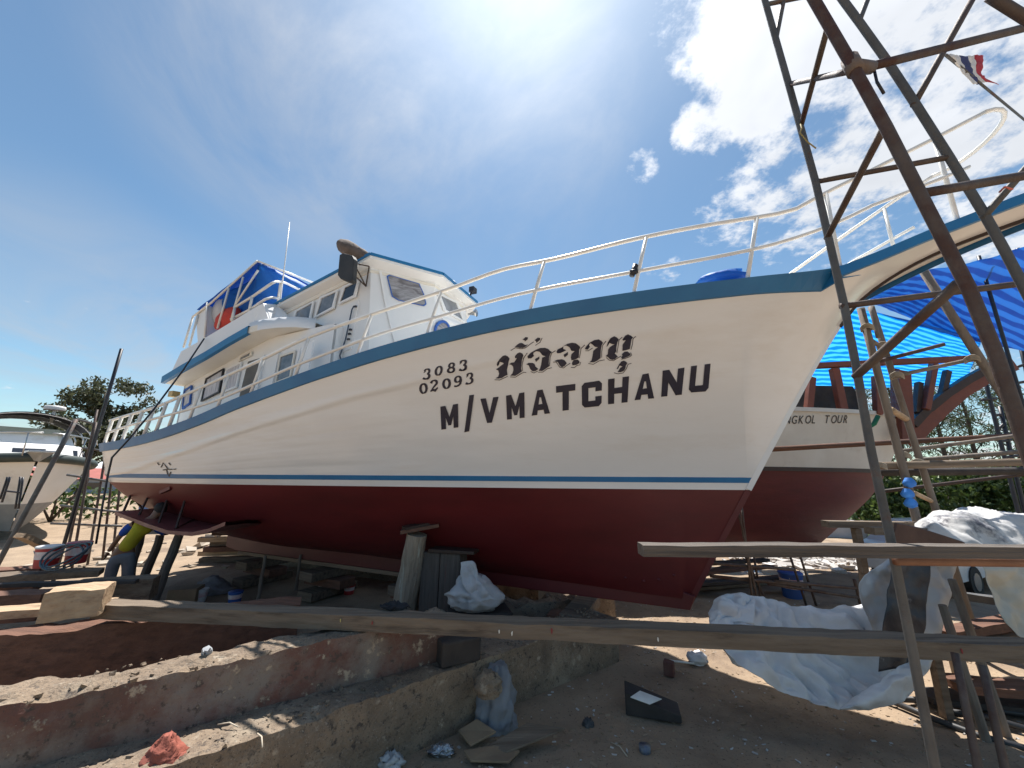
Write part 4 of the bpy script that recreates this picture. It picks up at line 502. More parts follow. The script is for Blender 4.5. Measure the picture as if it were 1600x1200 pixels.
def loose_gear():
    # red jacket and pale cloth hung inside the upper deck rail, blue bundle on the foredeck
    def lump(c, r, m, name, seed):
        rows = []
        for i in range(9):
            t = math.pi*i/8; rows.append([(c[0]+r[0]*math.sin(t)*math.cos(a)*(1+.35*fbm3((a*1.2, t*2, seed), 3)), c[1]+r[1]*math.sin(t)*math.sin(a), c[2]+r[2]*math.cos(t)*(1+.3*fbm3((a, t*2, seed+3), 3))) for a in [2*math.pi*k/14 for k in range(14)]])
        return MB().grid(rows, closed=True).build(name, m, None, True)
    def place(o): o.matrix_world = boat_m @ o.matrix_world; return o
    boat_m = Matrix.Translation(boat.location) @ Matrix.Rotation(R(-24), 4, 'Z')
    o = place(lump((-9.44,-1.8,5.55), (.42, .12, .26), mat('red_jacket', (.55, .05, .03), (.42, .04, .03), 6, .8, .4, 12), 'red_jacket', 2)); tag(o, 'red jacket hung on the upper deck rail', 'jacket')
    o = place(lump((-9.98,-1.7,5.86), (.22, .12, .32), mat('pale_cloth', (.6, .6, .62), (.5, .5, .52), 6, .8, .4, 12), 'pale_cloth', 5)); tag(o, 'pale cloth hanging beside the red jacket on the upper deck', 'cloth')
    o = place(lump((-0.17,-1.25,4.83), (.30, .18, .10), BLUETARP, 'folded_tarp', 8)); tag(o, 'folded blue tarp lying on the foredeck edge', 'tarp')
loose_gear()

# ------------------------------------------------------------------ yard: concrete, timber, planks, scaffold, sheets
CONC = mat('old_concrete', (.28, .212, .15), (.17, .13, .097), 3.2, .95, .9, 18, c3=(.36, .30, .225), s3=1.1, t3=(.52, .66), bdist=.03, spec=.2, speck=((60, (.07, .06, .052), .58, .66), (85, (.46, .42, .36), .62, .70), (14, (.085, .07, .06), .56, .66), (7, (.40, .33, .25), .60, .68)))
CONC_RED = mat('red_stained_concrete', (.17, .082, .065), (.135, .088, .072), 2.4, .9, .8, 16, c3=(.23, .195, .165), s3=1.3, t3=(.47, .62), bdist=.025, spec=.2, speck=((60, (.07, .06, .052), .62,.70), (85, (.46, .42, .36), .66, .74), (14, (.085, .07, .06), .56, .66), (7, (.40, .33, .25), .60, .68)))
TIMBER = mat('grey_timber', (.215, .168, .125), (.135, .102, .075), 2.0, .85, .7, 5, stretch=(.5, 9, 9), c3=(.075, .058, .046), s3=1.0, t3=(.54, .70), spec=.25)
TIMBER2 = mat('reddish_timber', (.19, .10, .068), (.12, .066, .048), 2.0, .85, .7, 5, stretch=(.5, 8, 8), c3=(.07, .042, .032), s3=.9, t3=(.53, .70), spec=.25)
TIMBER3 = mat('pale_fresh_timber', (.50, .36, .23), (.38, .26, .165), 2.0, .8, .7, 5, stretch=(.6, 9, 9), c3=(.25, .16, .10), s3=1.0, t3=(.54, .72), spec=.25)
BLACKWOOD = mat('blackened_timber', (.035, .03, .028), (.06, .05, .045), 3, .85, .5, 12)
RUST = mat('rusty_scaffold_pipe', (.07, .048, .039), (.115, .092, .08), 5, .65, .35, 30, stretch=(1, 1, 1), c3=(.065, .026, .018), s3=2.3, t3=(.48, .62), metal=.2)
GREYPIPE = mat('grey_scaffold_pipe', (.12, .118, .115), (.075, .072, .07), 5, .6, .35, 30, c3=(.12, .05, .03), s3=2.6, t3=(.56, .66), metal=.3)
BAMBOO = mat('weathered_pole_wood', (.23, .19, .155), (.14, .115, .095), 4, .85, .45, 14, stretch=(2, 2, .5), c3=(.13, .095, .075), s3=2, t3=(.56, .7))
def swept(name, pts, w, h, m, amp=.012, step=.1, parent=None, chip=0.0, freq=3.0, taper=None, nw=5, nh=5, seed=0.0, up=(0, 0, 1), top_mat=None):
    "a rough squared bar swept along pts (centre of the top face); chip breaks the upper edges"
    P_ = [V(p) for p in pts]; L = [0.0]
    for i in range(len(P_)-1): L.append(L[-1]+(P_[i+1]-P_[i]).length)
    k = max(2, int(L[-1]/step)); rows = []
    for q in range(k+1):
        t = L[-1]*q/k; i = 0
        while i < len(L)-2 and L[i+1] < t: i += 1
        f = (t-L[i])/(L[i+1]-L[i]); c = P_[i].lerp(P_[i+1], f); d = (P_[i+1]-P_[i]).normalized(); sx = d.cross(V(up)).normalized(); uz = sx.cross(d).normalized(); row = []
        sec = [(w/2, -h+h*a/nh) for a in range(nh)]+[(w/2-w*a/nw, 0) for a in range(nw)]+[(-w/2, -h*a/nh) for a in range(nh)]+[(-w/2+w*a/nw, -h) for a in range(nw)]
        for a, b in sec:
            p = c+sx*a+uz*b; n = Vector((fbm3(p*freq+V((seed, 0, 0)), 4), fbm3(p*freq+V((seed, 9, 0)), 4), fbm3(p*freq+V((seed, 0, 17)), 4)))*amp
            if chip:
                ed = max(0, 1-abs(abs(a)-w/2)/(w*.5))*max(0, 1+b/(h*.45)); cn = fbm3(p*1.7+V((seed+4, 2, 5)), 5)
                n += uz*(-chip*ed*max(0, cn+.15))-sx*(math.copysign(1, a)*chip*.6*ed*max(0, cn+.1))
                if abs(b) < 1e-6: n += uz*chip*.35*fbm3(p*5+V((seed, 1, 1)), 4)
            row.append(p+n)
        rows.append(row)
    mb = MB().grid(rows, closed=True).poly(rows[0]).poly(rows[-1])
    o = mb.build(name, m, parent, False)
    if top_mat:
        o.data.materials.append(top_mat)
        for f in o.data.polygons:
            if f.normal.z > .45+.35*fbm3(f.center*4, 3): f.material_index = 1
    return o
o = swept('concrete_slip_beam', [(-4.35, 2.28, .95), (-.72, 4.64, .95)], .34, 1.0, CONC_RED, .010, .03, None, .065, 4.5, nw=12, nh=14, seed=2.0, top_mat=CONC); tag(o, 'upper concrete slip beam with red stained face and broken top', 'concrete beam')
o = swept('concrete_slip_beam', [(-3.45, 2.32, .55), (.3, 5.28, .55), (1.35, 6.1, .5)], .52, .62, CONC, .012, .03, None, .045, 4.5, nw=14, nh=12, seed=9.0); tag(o, 'lower front concrete slip beam, crumbling, beside the sandy ground', 'concrete beam')
o = swept('rusty_timber_beam', [(-7.2, 2.98, .92), (-2.55, 5.2, .88)], .34, .62, TIMBER2, .02, .08, None, .05, 3.0, seed=4.0); tag(o, 'big reddish brown timber beam behind the upper concrete beam', 'timber beam')
o = swept('concrete_slip_beam', [(-1.2, 6.4, .42), (1.7, 7.35, .45)], .5, .5, CONC, .03, .07, None, .14, 2.6, seed=15.0); tag(o, 'far broken concrete beam lying under the keel near the bow', 'concrete beam')
def crumbs(par, a, b, w, z, n, size, m, seed):
    rnd = random.Random(seed); mb = MB(); a, b = V(a), V(b); d = (b-a).normalized(); sd = V((-d.y, d.x, 0))
    for _ in range(n):
        t = rnd.random(); p = a.lerp(b, t)+sd*rnd.uniform(-w, w)*.5; s_ = size*rnd.uniform(.3, 1.5)*(1.5 if rnd.random() < .08 else 1)
        mb.chunk((p.x, p.y, z+s_*.1), (s_*1.3, s_*rnd.uniform(.6, 1.2), s_*rnd.uniform(.4, .9)), rnd)
    o = mb.build('concrete_crumbs', m, par); o['kind'] = 'stuff'; return o
bms = [o for o in bpy.data.objects if o.name.startswith('concrete_slip_beam')]
crumbs(bms[0], (-4.2, 2.4, 0), (-.8, 4.58, 0), .34, .93, 220, .024, CONC, 5); crumbs(bms[1], (-3.4, 2.38, 0), (1.2, 5.98, 0), .5, .545, 500, .02, CONC, 6)
# long plank bridging the slip
pk = swept('long_timber_plank', [(-4.15, 4.36, 1.09), (-1.6, 4.13, 1.10), (0, 3.98, 1.105), (4.7, 3.6, 1.10)], .20, .13, TIMBER, .008, .07, None, .01, 3.0, seed=1.0); tag(pk, 'long paint spotted timber plank spanning the foreground across the concrete', 'plank')
for q, cc in (((533, 968), (.55, .45, .2)), ((548, 970), (.5, .5, .45)), ((581, 972), (.22, .03, .03)), ((862, 984), (.2, .03, .03)), ((1027, 992), (.75, .73, .68)), ((1513, 1022), (.35, .06, .06)), ((650, 980), (.5, .48, .4))): pass
SPL = [((-1.575,4.03,1.061),'y'),((-1.268,3.98,1.049),'r'),((-0.084,3.87,1.029),'w'),((0.384,3.83,1.059),'r'),((1.302,3.78,1.033),'w'),((3.727,3.52,1.048),'r'),((0.031,3.87,1.02),'w')]
PC = {'y': mat('yellow_paint_splash', (.55, .45, .16), None, 9, .6), 'r': mat('red_paint_splash', (.25, .03, .03), None, 9, .6), 'w': mat('white_paint_splash', (.72, .70, .64), None, 9, .6)}
for (x, y, z), k in SPL:
    yy = 4.13-.10-(x+1.6)*.09 if x < 0 else 3.98-.1-x*.081
    r = random.uniform(.012, .022); MB().slab([(x+.45*r*random.uniform(.6, 1.2)*math.cos(a), yy-.014-.04*r*math.cos(a), z+1.3*r*random.uniform(.6, 1.3)*math.sin(a)) for a in [2*math.pi*i/9 for i in range(9)]], .004, (0, 1, 0)).build('paint_splash', PC[k], pk)
o = swept('scaffold_board', [(0.588,1.85,2.113),(1.455,1.85,2.119),(2.788,1.85,2.128)], .09, .050, mat('dark_board', (.15, .125, .105), (.10, .082, .068), 2.4, .85, .8, 5, stretch=(.5, 16, 16), c3=(.055, .046, .04), s3=1.2, t3=(.53, .7)), .004, .05, None, .004, 4.0, seed=21.0); tag(o, 'grey scaffold board at eye level with its free end before the red bow', 'plank')
o = MB().tube([(1.799,1.93,2.04),(2.882,1.93,2.04)], .023, 10).build('scaffold_rail_pipe', mat('brown_pipe', (.16, .07, .04), (.25, .13, .08), 3, .5, .3, 20), None, True); tag(o, 'thick brown pipe lying right beneath the eye level scaffold board', 'pipe')
# ------------------------------------------------------------------ near scaffold tower
def bar(par, name, a, b, r, m=None, ext=0.0):
    a, b = V(a), V(b); d = (b-a).normalized(); a2 = a-d*ext; b2 = b+d*ext
    n = 5; pts = [a2.lerp(b2, i/n) for i in range(n+1)]
    return MB().tube(pts, r, 9).build(name, m or RUST, par, True)
def to_z(a, b, z):
    a, b = V(a), V(b); d = b-a; return a+d*((z-a.z)/d.z)
sc = empty('scaffold_tower', (2.05, 1.9, 0), 0, 'rusty steel pipe scaffold tower standing close in front of the bow', 'scaffold')
def local(par, *pts): return [V(p)-par.location for p in pts]
def pole(a, b, r, m, name='upright', down=True):
    a, b = V(a), V(b); lo = to_z(a, b, 0.0) if down else b
    hi = a+(a-b)*.25
    return bar(sc, name, *local(sc, hi, lo), r, m)
def bent(pts, r, m):
    pts = [V(p) for p in pts]; hi = pts[0]+(pts[0]-pts[1])*.6; lo = to_z(pts[-2], pts[-1], 0.0)
    return MB().tube([p-sc.location for p in [hi]+pts+[pts[-1].lerp(lo, .5), lo]], r, 10).build('upright', m, sc, True)
bent([(1.7,1.95,5.602),(1.757,1.95,4.803),(1.8,1.95,4.14),(1.822,1.95,3.332),(1.82,1.95,2.995),(1.81,1.95,2.531),(1.818,1.95,2.136),(1.815,1.95,1.65),(1.811,1.95,1.221)], .0195, GREYPIPE)
bent([(1.381,1.32,4.572),(1.475,1.32,4.217),(1.564,1.32,3.847),(1.646,1.32,3.444),(1.718,1.32,3.106),(1.747,1.32,2.847),(1.759,1.32,2.565)], .0215, RUST)
bent([(1.952,1.7,5.2),(2.022,1.7,5.009),(2.122,1.7,4.72),(2.209,1.7,4.431),(2.305,1.7,4.093),(2.404,1.7,3.719),(2.444,1.7,3.536),(2.483,1.7,3.321)], .0195, GREYPIPE)
for a, b, r, nm, m in (
    ((1.764,1.95,4.875), (1.572,1.4,4.262), .015, 'crossbar', RUST), ((1.564,1.36,4.217), (2.775,1.5,4.738), .019, 'crossbar', RUST),
    ((1.803,1.95,4.135), (2.304,1.7,4.077), .015, 'crossbar', RUST), ((1.667,1.34,3.544), (2.32,1.4,3.715), .019, 'crossbar', RUST),
    ((1.815,1.95,3.332), (2.706,1.8,3.412), .017, 'crossbar', RUST), ((1.703,1.95,5.561), (1.942,1.9,5.56), .014, 'crossbar', GREYPIPE),
    ((1.817,1.93,5.589), (1.722,1.95,5.235), .014, 'brace', GREYPIPE), ((1.558,1.45,4.613), (1.781,1.95,4.548), .015, 'brace', RUST),
    ((1.632,1.38,3.926), (1.806,1.95,3.762), .016, 'brace', RUST), ((2.589,1.6,5.079), (2.205,1.7,4.431), .016, 'brace', RUST),
    ((2.136,1.72,5.263), (2.021,1.7,5.044), .015, 'brace', GREYPIPE), ((2.016,1.2,4.403), (2.18,1.2,4.227), .02, 'brace', RUST),
    ((1.8,1.42,3.176), (1.815,1.95,2.936), .021, 'brace', RUST), ((2.496,1.5,3.938), (2.398,1.7,3.719), .016, 'brace', GREYPIPE)):
    bar(sc, nm, *local(sc, a, b), r, m, .012)
MB().tube(local(sc, (1.489,1.33,4.234), (1.495,1.32,4.148)), .032, 10).tube(local(sc, (1.497,1.33,4.198), (1.615,1.36,4.225)), .026, 10).build('clamp', mat('clamp_iron', (.10, .08, .07), (.16, .12, .10), 6, .7, .5, 20), sc, True)
MB().tube(local(sc, (1.624,1.36,4.21), (1.622,1.36,4.144), (1.64,1.36,4.079)), .006, 6).build('clamp_strap', BLACK, sc, True)
# lashings
for pts, cc in (([(1.776,1.95,4.587),(1.736,1.9,4.474),(1.719,1.9,4.436),(1.754,1.9,4.371),(1.797,1.9,4.325)], (.35, .28, .10)), ([(1.999,1.35,3.564),(1.952,1.3,3.545),(1.98,1.3,3.534)], (.7, .2, .15))):
    MB().tube(local(sc, *pts), .004, 5).build('lashing', mat('twine_%d' % int(cc[0]*100), cc, None, 20, .8), sc, True)
# lower bracing poles in the right corner
for a, b, lb in (((2.827,2.75,1.346), (2.657,2.6,0.801), 'left of two short rusty pipes below the plank at the right edge'), ((2.983,2.75,1.277), (2.808,2.6,0.803), 'right of two short rusty pipes below the plank at the right edge')):
    o = bar(None, 'short_pipe', a, to_z(a, b, 0.02), .02, RUST); tag(o, lb, 'pipe', 'short pipes at the right edge')
# ------------------------------------------------------------------ rear pole scaffold beside the second boat
rs = empty('pole_scaffold', (6.5, 6.5, 0), 0, 'wooden pole staging with four long rails beside the tour boat', 'scaffold')
for a, b, r, nm, m in (
    ((5.486,5.6,5.038), (5.646,5.6,1.73), .05, 'upright', BAMBOO), ((6.059,6.0,5.264), (6.376,6.0,1.82), .045, 'upright', BAMBOO), ((6.39,5.4,5.607), (7.105,5.4,3.552), .055, 'upright', BAMBOO)):
    lo = to_z(a, b, 0.0); bar(rs, nm, *local(rs, a, lo), r, m)
for a, b, r, nm, m in (((5.109,7.6,2.969), (11.452,7.6,3.408), .05, 'rail', TIMBER2), ((6.335,6.3,2.87), (8.436,6.0,3.187), .032, 'rail', BAMBOO), ((6.908,6.6,2.746), (9.562,6.4,3.004), .038, 'rail', BAMBOO), ((5.329,5.7,2.608), (8.484,5.6,2.73), .055, 'rail', TIMBER), ((5.817,6.2,2.527), (9.339,6.2,2.605), .06, 'rail', BLACKWOOD), ((6.17,6.6,2.224), (9.295,6.6,2.62), .03, 'rail', DARKWOOD),
    ((5.875,5.7,3.964), (6.872,5.5,4.184), .03, 'rail', BAMBOO), ((5.584,5.9,4.181), (6.656,5.6,4.459), .03, 'rail', RUST), ((5.958,5.9,5.216), (5.862,5.8,4.636), .03, 'tie', BAMBOO), ((5.55,5.6,4.505), (6.126,6.0,4.502), .03, 'tie', BAMBOO), ((5.714,5.7,3.443), (6.225,6.0,3.348), .045, 'tie', TIMBER3), ((5.684,5.6,2.24), (6.323,6.0,2.111), .03, 'tie', TIMBER3)):
    bar(rs, nm, *local(rs, a, b), r, m)
for q in [(5.549,5.5,2.371),(5.49,5.5,2.224),(5.505,5.5,2.097)]:
    rows = [[(V(q)-rs.location)+V((rr*1.3*math.cos(a)*(1+.3*fbm3((a*2, k, 3), 3)), rr*.9*math.sin(a), dz)) for a in [2*math.pi*i/10 for i in range(10)]] for k, (rr, dz) in enumerate(((.015, -.06), (.05, -.035), (.065, .0), (.05, .035), (.03, .075)))]
    MB().grid(rows, closed=True).build('blue_knot', mat('blue_rope_knot', (.03, .17, .55), (.05, .25, .7), 8, .7, .5, 20), rs, True)
for q in [(5.843,5.65,3.95),(5.301,5.65,2.606),(5.677,5.65,2.757),(6.179,5.95,2.673),(5.5,5.6,4.705),(6.772,5.42,4.158),(6.044,5.95,4.54)]:
    c0 = V(q)-rs.location; mb = MB()
    for k in range(4): mb.tube([c0+V((.075*math.cos(a), -.02+.075*math.sin(a), -.03+.02*k+.02*math.sin(a*2))) for a in [2*math.pi*i/10 for i in range(11)]], .011, 5)
    mb.build('rope_lashing', mat('pale_rope', (.38, .33, .26), (.26, .22, .17), 9, .9), rs, True)['kind'] = 'stuff'
# far ladder scaffold
ld = empty('ladder_scaffold', (24.635,20.483,0.0), 0, 'dark steel ladder frame far behind at the right edge', 'scaffold')
Yl = ld.location.y
for a, b in (((17.218,13.5,6.588), (17.114,13.5,2.695)), ((17.465,13.5,5.043), (17.325,13.5,2.062)), ((18.929,13.5,7.862), (18.529,13.5,2.714))): bar(ld, 'upright', *local(ld, a, to_z(a, b, 0)), .06, BLACK)
for a, b in [[(16.885,13.5,5.268),(17.406,13.5,5.322)],[(17.168,13.5,4.715),(17.404,13.5,4.741)],[(17.107,13.5,4.168),(17.479,13.5,4.445)],[(17.113,13.5,3.787),(17.538,13.5,3.86)],[(17.136,13.5,3.236),(17.601,13.5,3.308)],[(18.41,13.5,6.484),(19.852,13.5,6.971)],[(18.118,13.5,5.876),(19.593,13.5,6.137)]]: bar(ld, 'rung', *local(ld, a, b), .05, BLACK)
# ------------------------------------------------------------------ sheets and tarps
SHEET = cloth_mat('white_plastic_sheet', (.70, .70, .705), (.61, .61, .625), .10, 2.2, rough=.42, bump=.35)
SHEET2 = cloth_mat('stained_white_sheet', (.62, .615, .61), (.53, .52, .505), .10, 2.2, c3=(.10, .10, .12), s3=1.6, t3=(.57, .66), rough=.45, bump=.35)
PRINT = cloth_mat('printed_black_sheet', (.022, .022, .028), (.055, .055, .065), .05, 3.5, c3=(.50, .50, .52), s3=2.6, t3=(.60, .75), rough=.4, bump=.35)
CREAMSHEET = cloth_mat('dirty_cream_sheet', (.62, .58, .48), (.54, .49, .40), .15, 2.0, rough=.6, bump=.35)
def cloth(name, rows, m, amp=.03, freq=3.0, nu=8, nv=8, parent=None, seed=0.0, fold=None, thick=.004):
    R_ = [[V(p) for p in r] for r in rows]
    def cat(p0, p1, p2, p3, t): return .5*((2*p1)+(p2-p0)*t+(2*p0-5*p1+4*p2-p3)*t*t+(3*p1-p0-3*p2+p3)*t*t*t)
    def dense(r, k):
        o = []
        for i in range(len(r)-1):
            a, b, c_, d = r[max(i-1, 0)], r[i], r[i+1], r[min(i+2, len(r)-1)]
            for q in range(k): o.append(cat(a, b, c_, d, q/k))
        o.append(r[-1].copy()); return o
    D = [dense(r, nu) for r in R_]; cols = [dense([D[i][j] for i in range(len(D))], nv) for j in range(len(D[0]))]
    out = []
    for j in range(len(cols)):
        row = []
        for i in range(len(cols[0])):
            p = cols[j][i]; a = cols[min(j+1, len(cols)-1)][i]-cols[max(j-1, 0)][i]; b = cols[j][min(i+1, len(cols[0])-1)]-cols[j][max(i-1, 0)]; nn = a.cross(b)
            nn = nn.normalized() if nn.length > 1e-9 else V((0, 0, 1)); w = fbm3(p*freq*.6+V((seed, 0, 0)), 3)
            q = V((p.x*freq*1.25+.5*w, p.y*freq*1.2, p.z*freq*1.9)); d1 = noise.voronoi(q+V((seed, 0, 0)))[0]; d2 = noise.voronoi(q*2.6+V((seed+7, 2, 0)))[0]
            jt = V((fbm3(p*4+V((seed, 5, 0)), 3), 0, fbm3(p*4+V((seed, 0, 8)), 3)))*.05
            tri = lambda x: abs((x % 1.0)-.5)*4-1
            mk = .5+.5*fbm3(p*1.3+V((seed+2, 7, 1)), 2); wv = .55*fbm3(p*.9+V((seed, 2, 2)), 3)
            f1 = tri(p.x*1.9+p.z*1.5+wv*2.2+seed*.37)*max(0, mk); f2 = tri(p.x*2.7-p.z*3.2+wv*2.5+seed*.21)*max(0, 1-mk)*.7; f3 = tri(p.x*6.1+p.z*2.4+p.y*3+wv*4)*.16
            ew = min(1.0, .25+3.0*min(j/(len(cols)-1), 1-j/(len(cols)-1))*2, .25+3.0*min(i/(len(cols[0])-1), 1-i/(len(cols[0])-1))*2)
            row.append(p+jt*.5+nn*amp*ew*(w*.9+f1*.75+f2*.7+f3+.35*d1[0]+.25*d2[0]-.3))
        out.append(row)
    o = MB().grid(out).build(name, m, parent, True); md = o.modifiers.new('thick', 'SOLIDIFY'); md.thickness = thick; return o
o = cloth('slung_plastic_sheet', [[(2.348,5.0,0.901),(2.538,5.0,1.054),(2.918,5.0,1.059),(3.357,5.0,0.954),(3.806,5.0,0.933),(4.27,5.0,0.986),(4.516,5.0,0.901),(4.698,5.0,0.709)], [(2.217,4.7,0.752),(2.455,4.7,0.817),(2.832,4.7,0.759),(3.239,4.7,0.684),(3.582,4.7,0.657),(3.94,4.7,0.711),(4.241,4.7,0.653),(4.367,4.7,0.533)], [(2.177,4.45,0.712),(2.419,4.45,0.599),(2.733,4.45,0.524),(3.046,4.45,0.448),(3.361,4.45,0.407),(3.686,4.45,0.422),(3.95,4.45,0.448),(4.102,4.45,0.461)], [(2.154,4.3,0.713),(2.386,4.3,0.551),(2.675,4.3,0.392),(2.971,4.3,0.311),(3.209,4.3,0.266),(3.517,4.3,0.27),(3.777,4.3,0.331),(3.929,4.3,0.429)]], SHEET, .13, 2.2, 16, 26, seed=3.0); tag(o, 'big white plastic sheet slung like a hammock over the sandy ground', 'plastic sheet')
fo = cloth('folded_hem', [[(3.145,4.24,0.291),(3.338,4.24,0.408),(3.558,4.24,0.527),(3.752,4.24,0.626),(3.933,4.24,0.715)], [(3.071,4.14,0.34),(3.278,4.14,0.399),(3.493,4.14,0.488),(3.67,4.14,0.563),(3.835,4.14,0.628)], [(3.127,4.2,0.305),(3.342,4.2,0.303),(3.541,4.2,0.336),(3.709,4.2,0.39),(3.862,4.2,0.475)]], SHEET, .03, 3.0, 10, 12, o, seed=31.0)
hm = cloth('crumpled_hem', [[(2.326,4.95,0.862),(2.45,4.95,1.039),(2.665,4.95,1.083),(2.87,4.95,1.044)], [(2.25,4.78,0.819),(2.399,4.78,0.995),(2.604,4.78,1.023),(2.772,4.78,0.986)], [(2.254,4.72,0.745),(2.42,4.72,0.841),(2.592,4.72,0.862),(2.701,4.72,0.838)]], SHEET, .09, 4.0, 12, 12, o, seed=37.0)
o = cloth('slung_plastic_sheet', [[(4.302,4.6,1.602),(4.606,4.6,1.62),(5.03,4.6,1.599)], [(3.913,4.6,1.374),(4.402,4.6,1.348),(4.897,4.6,1.354)], [(3.835,4.6,1.086),(4.295,4.6,1.029),(4.725,4.6,1.003)], [(3.951,4.6,0.809),(4.26,4.6,0.722),(4.519,4.6,0.665)], [(4.02,4.55,0.531),(4.147,4.55,0.446),(4.271,4.55,0.407)]], SHEET, .05, 3.0, 24, 18, seed=8.0); tag(o, 'white sheet hanging down behind the black printed strip', 'plastic sheet')
o = cloth('printed_sheet', [[(4.031,4.35,1.633),(4.248,4.35,1.635),(4.435,4.35,1.625)], [(3.889,4.32,1.258),(4.097,4.32,1.249),(4.294,4.32,1.252)], [(3.745,4.3,0.913),(3.948,4.3,0.904),(4.143,4.3,0.918)], [(3.613,4.28,0.585),(3.735,4.28,0.598),(3.865,4.28,0.621)]], PRINT, .03, 3.5, 10, 8, seed=11.0); tag(o, 'hanging plastic strip with a smudged black print below the scaffold board', 'plastic sheet')
o = cloth('slung_plastic_sheet', [[(4.675,4.1,1.617),(4.975,4.1,1.621),(5.357,4.1,1.626),(5.867,4.1,1.633)], [(4.639,4.05,1.427),(4.91,4.05,1.402),(5.282,4.05,1.407),(5.721,4.05,1.424)], [(4.604,4.0,1.192),(4.837,4.0,1.167),(5.134,4.0,1.155),(5.562,4.0,1.177)], [(4.659,3.95,1.023),(4.804,3.95,0.978),(5.059,3.95,0.95),(5.415,3.95,0.965)]], CREAMSHEET, .06, 2.6, 18, 18, seed=14.0); tag(o, 'dirty cream sheet hanging at the right edge under the scaffold board', 'plastic sheet')
o = cloth('heaped_sheet', [[(5.536,5.6,1.711),(5.969,5.6,1.859),(6.39,5.6,1.941),(6.787,5.6,1.929),(7.387,5.6,1.853),(8.077,5.6,1.795)], [(5.019,5.0,1.876),(5.348,5.0,1.993),(5.685,5.0,2.065),(6.079,5.0,2.048),(6.539,5.0,1.986),(7.231,5.0,1.92)], [(4.488,4.6,1.793),(4.82,4.6,1.852),(5.18,4.6,1.897),(5.54,4.6,1.888),(5.969,4.6,1.867),(6.611,4.6,1.834)], [(4.361,4.45,1.592),(4.711,4.45,1.559),(5.123,4.45,1.551),(5.53,4.45,1.531),(5.871,4.45,1.523),(6.281,4.45,1.515)]], SHEET2, .06, 2.4, 16, 18, seed=19.0); tag(o, 'white sheet with dark smudges heaped above the scaffold board', 'plastic sheet')
# the staging that the heaped sheet lies over
st = empty('board_trestle', (5.4, 5.0, 0), 0, 'plain timber trestle beneath the heaped and hanging white sheets', 'trestle')
for x in (4.6, 6.6): 
    for y in (4.7, 5.4): MB().beam(V((x, y, .0))-st.location, V((x, y, 1.78))-st.location, .08, .08, (1, 0, 0)).build('leg', TIMBER, st)
MB().beam(V((4.2, 4.75, 1.83))-st.location, V((7.2, 4.75, 1.83))-st.location, .14, .08).build('bearer', TIMBER, st); MB().beam(V((4.2, 5.4, 1.83))-st.location, V((7.2, 5.4, 1.83))-st.location, .14, .08).build('bearer', TIMBER, st)
o = MB().slab([(2.982,3.2,1.91),(3.062,3.2,2.072),(3.246,3.2,2.036),(3.563,3.2,1.936),(3.547,3.2,1.913)], .02, (0, 1, .4)).build('plywood_offcut', mat('dark_plywood', (.055, .028, .022), (.10, .055, .04), 4, .7, .3, 16)); tag(o, 'dark plywood offcut leaning over the scaffold board by the heaped sheet', 'plywood')

# ------------------------------------------------------------------ supports and loose things near the hull
def bw(s, n, z): return V((3.286, 5.46, 0))+V((math.cos(R(24))*s-math.sin(R(24))*n, -math.sin(R(24))*s-math.cos(R(24))*n, z))
def log(name, a, b, r0, r1, m, n=16, k=14, amp=.12, seed=0.0, parent=None):
    a, b = V(a), V(b); d = (b-a).normalized(); x = d.orthogonal().normalized(); y = d.cross(x); rows = []
    for i in range(k+1):
        t = i/k; c = a.lerp(b, t)+x*.03*fbm3((t*2, seed, 1), 2); r = r0+(r1-r0)*t
        rows.append([c+(x*math.cos(q)+y*math.sin(q))*r*(1+amp*fbm3((math.cos(q)*1.3, math.sin(q)*1.3, t*3+seed), 4)+.05*fbm3((math.cos(q)*6, math.sin(q)*6, t*2+seed), 3)) for q in [2*math.pi*j/n for j in range(n)]])
    return MB().grid(rows, closed=True).poly(rows[0]).poly(rows[-1]).build(name, m, parent, False)
LOGW = mat('peeled_log_wood', (.36, .29, .22), (.22, .17, .13), 3.5, .85, .6, 9, stretch=(9, 9, .6), c3=(.46, .46, .38), s3=1.8, t3=(.56, .68))
pr = empty('log_prop', (-1.66, 6.62, .12), 0, 'stout peeled log prop with a wedge on top holding up the red hull', 'prop')
log('log', V((0, 0, 0)), V((.20, -.16, 1.36)), .20, .155, LOGW, seed=3.0, parent=pr); MB().beam((-.05, -.2, 1.4), (.52, -.1, 1.50), .3, .05).build('wedge', TIMBER2, pr); MB().beam((.0, -.25, 1.455), (.42, -.02, 1.53), .25, .04).build('wedge', DARKWOOD, pr)
MB().tube([(-.02, .0, .02), (.0, .0, .16)], .212, 14).build('painted_foot', mat('red_painted_wood', (.16, .045, .04), (.2, .1, .08), 5, .8, .4, 12), pr)
kb = empty('timber_keel_post', (-.98, 6.6, .1), R(-12), 'dark squared timber post standing beside the log prop', 'prop')
for x, w in ((-.22, .30), (.10, .32)): MB().box((x, 0, .56), (w, .38, 1.1)).build('baulk', mat('dark_grey_timber', (.12, .10, .088), (.075, .06, .053), 2.5, .9, .5, 6, stretch=(10, 10, .7), c3=(.13, .05, .045), s3=1.4, t3=(.6, .75)), kb, bevel=.015)
MB().box((.12, 0, 1.14), (.75, .45, .05)).build('cap_board', DARKWOOD, kb, bevel=.008)
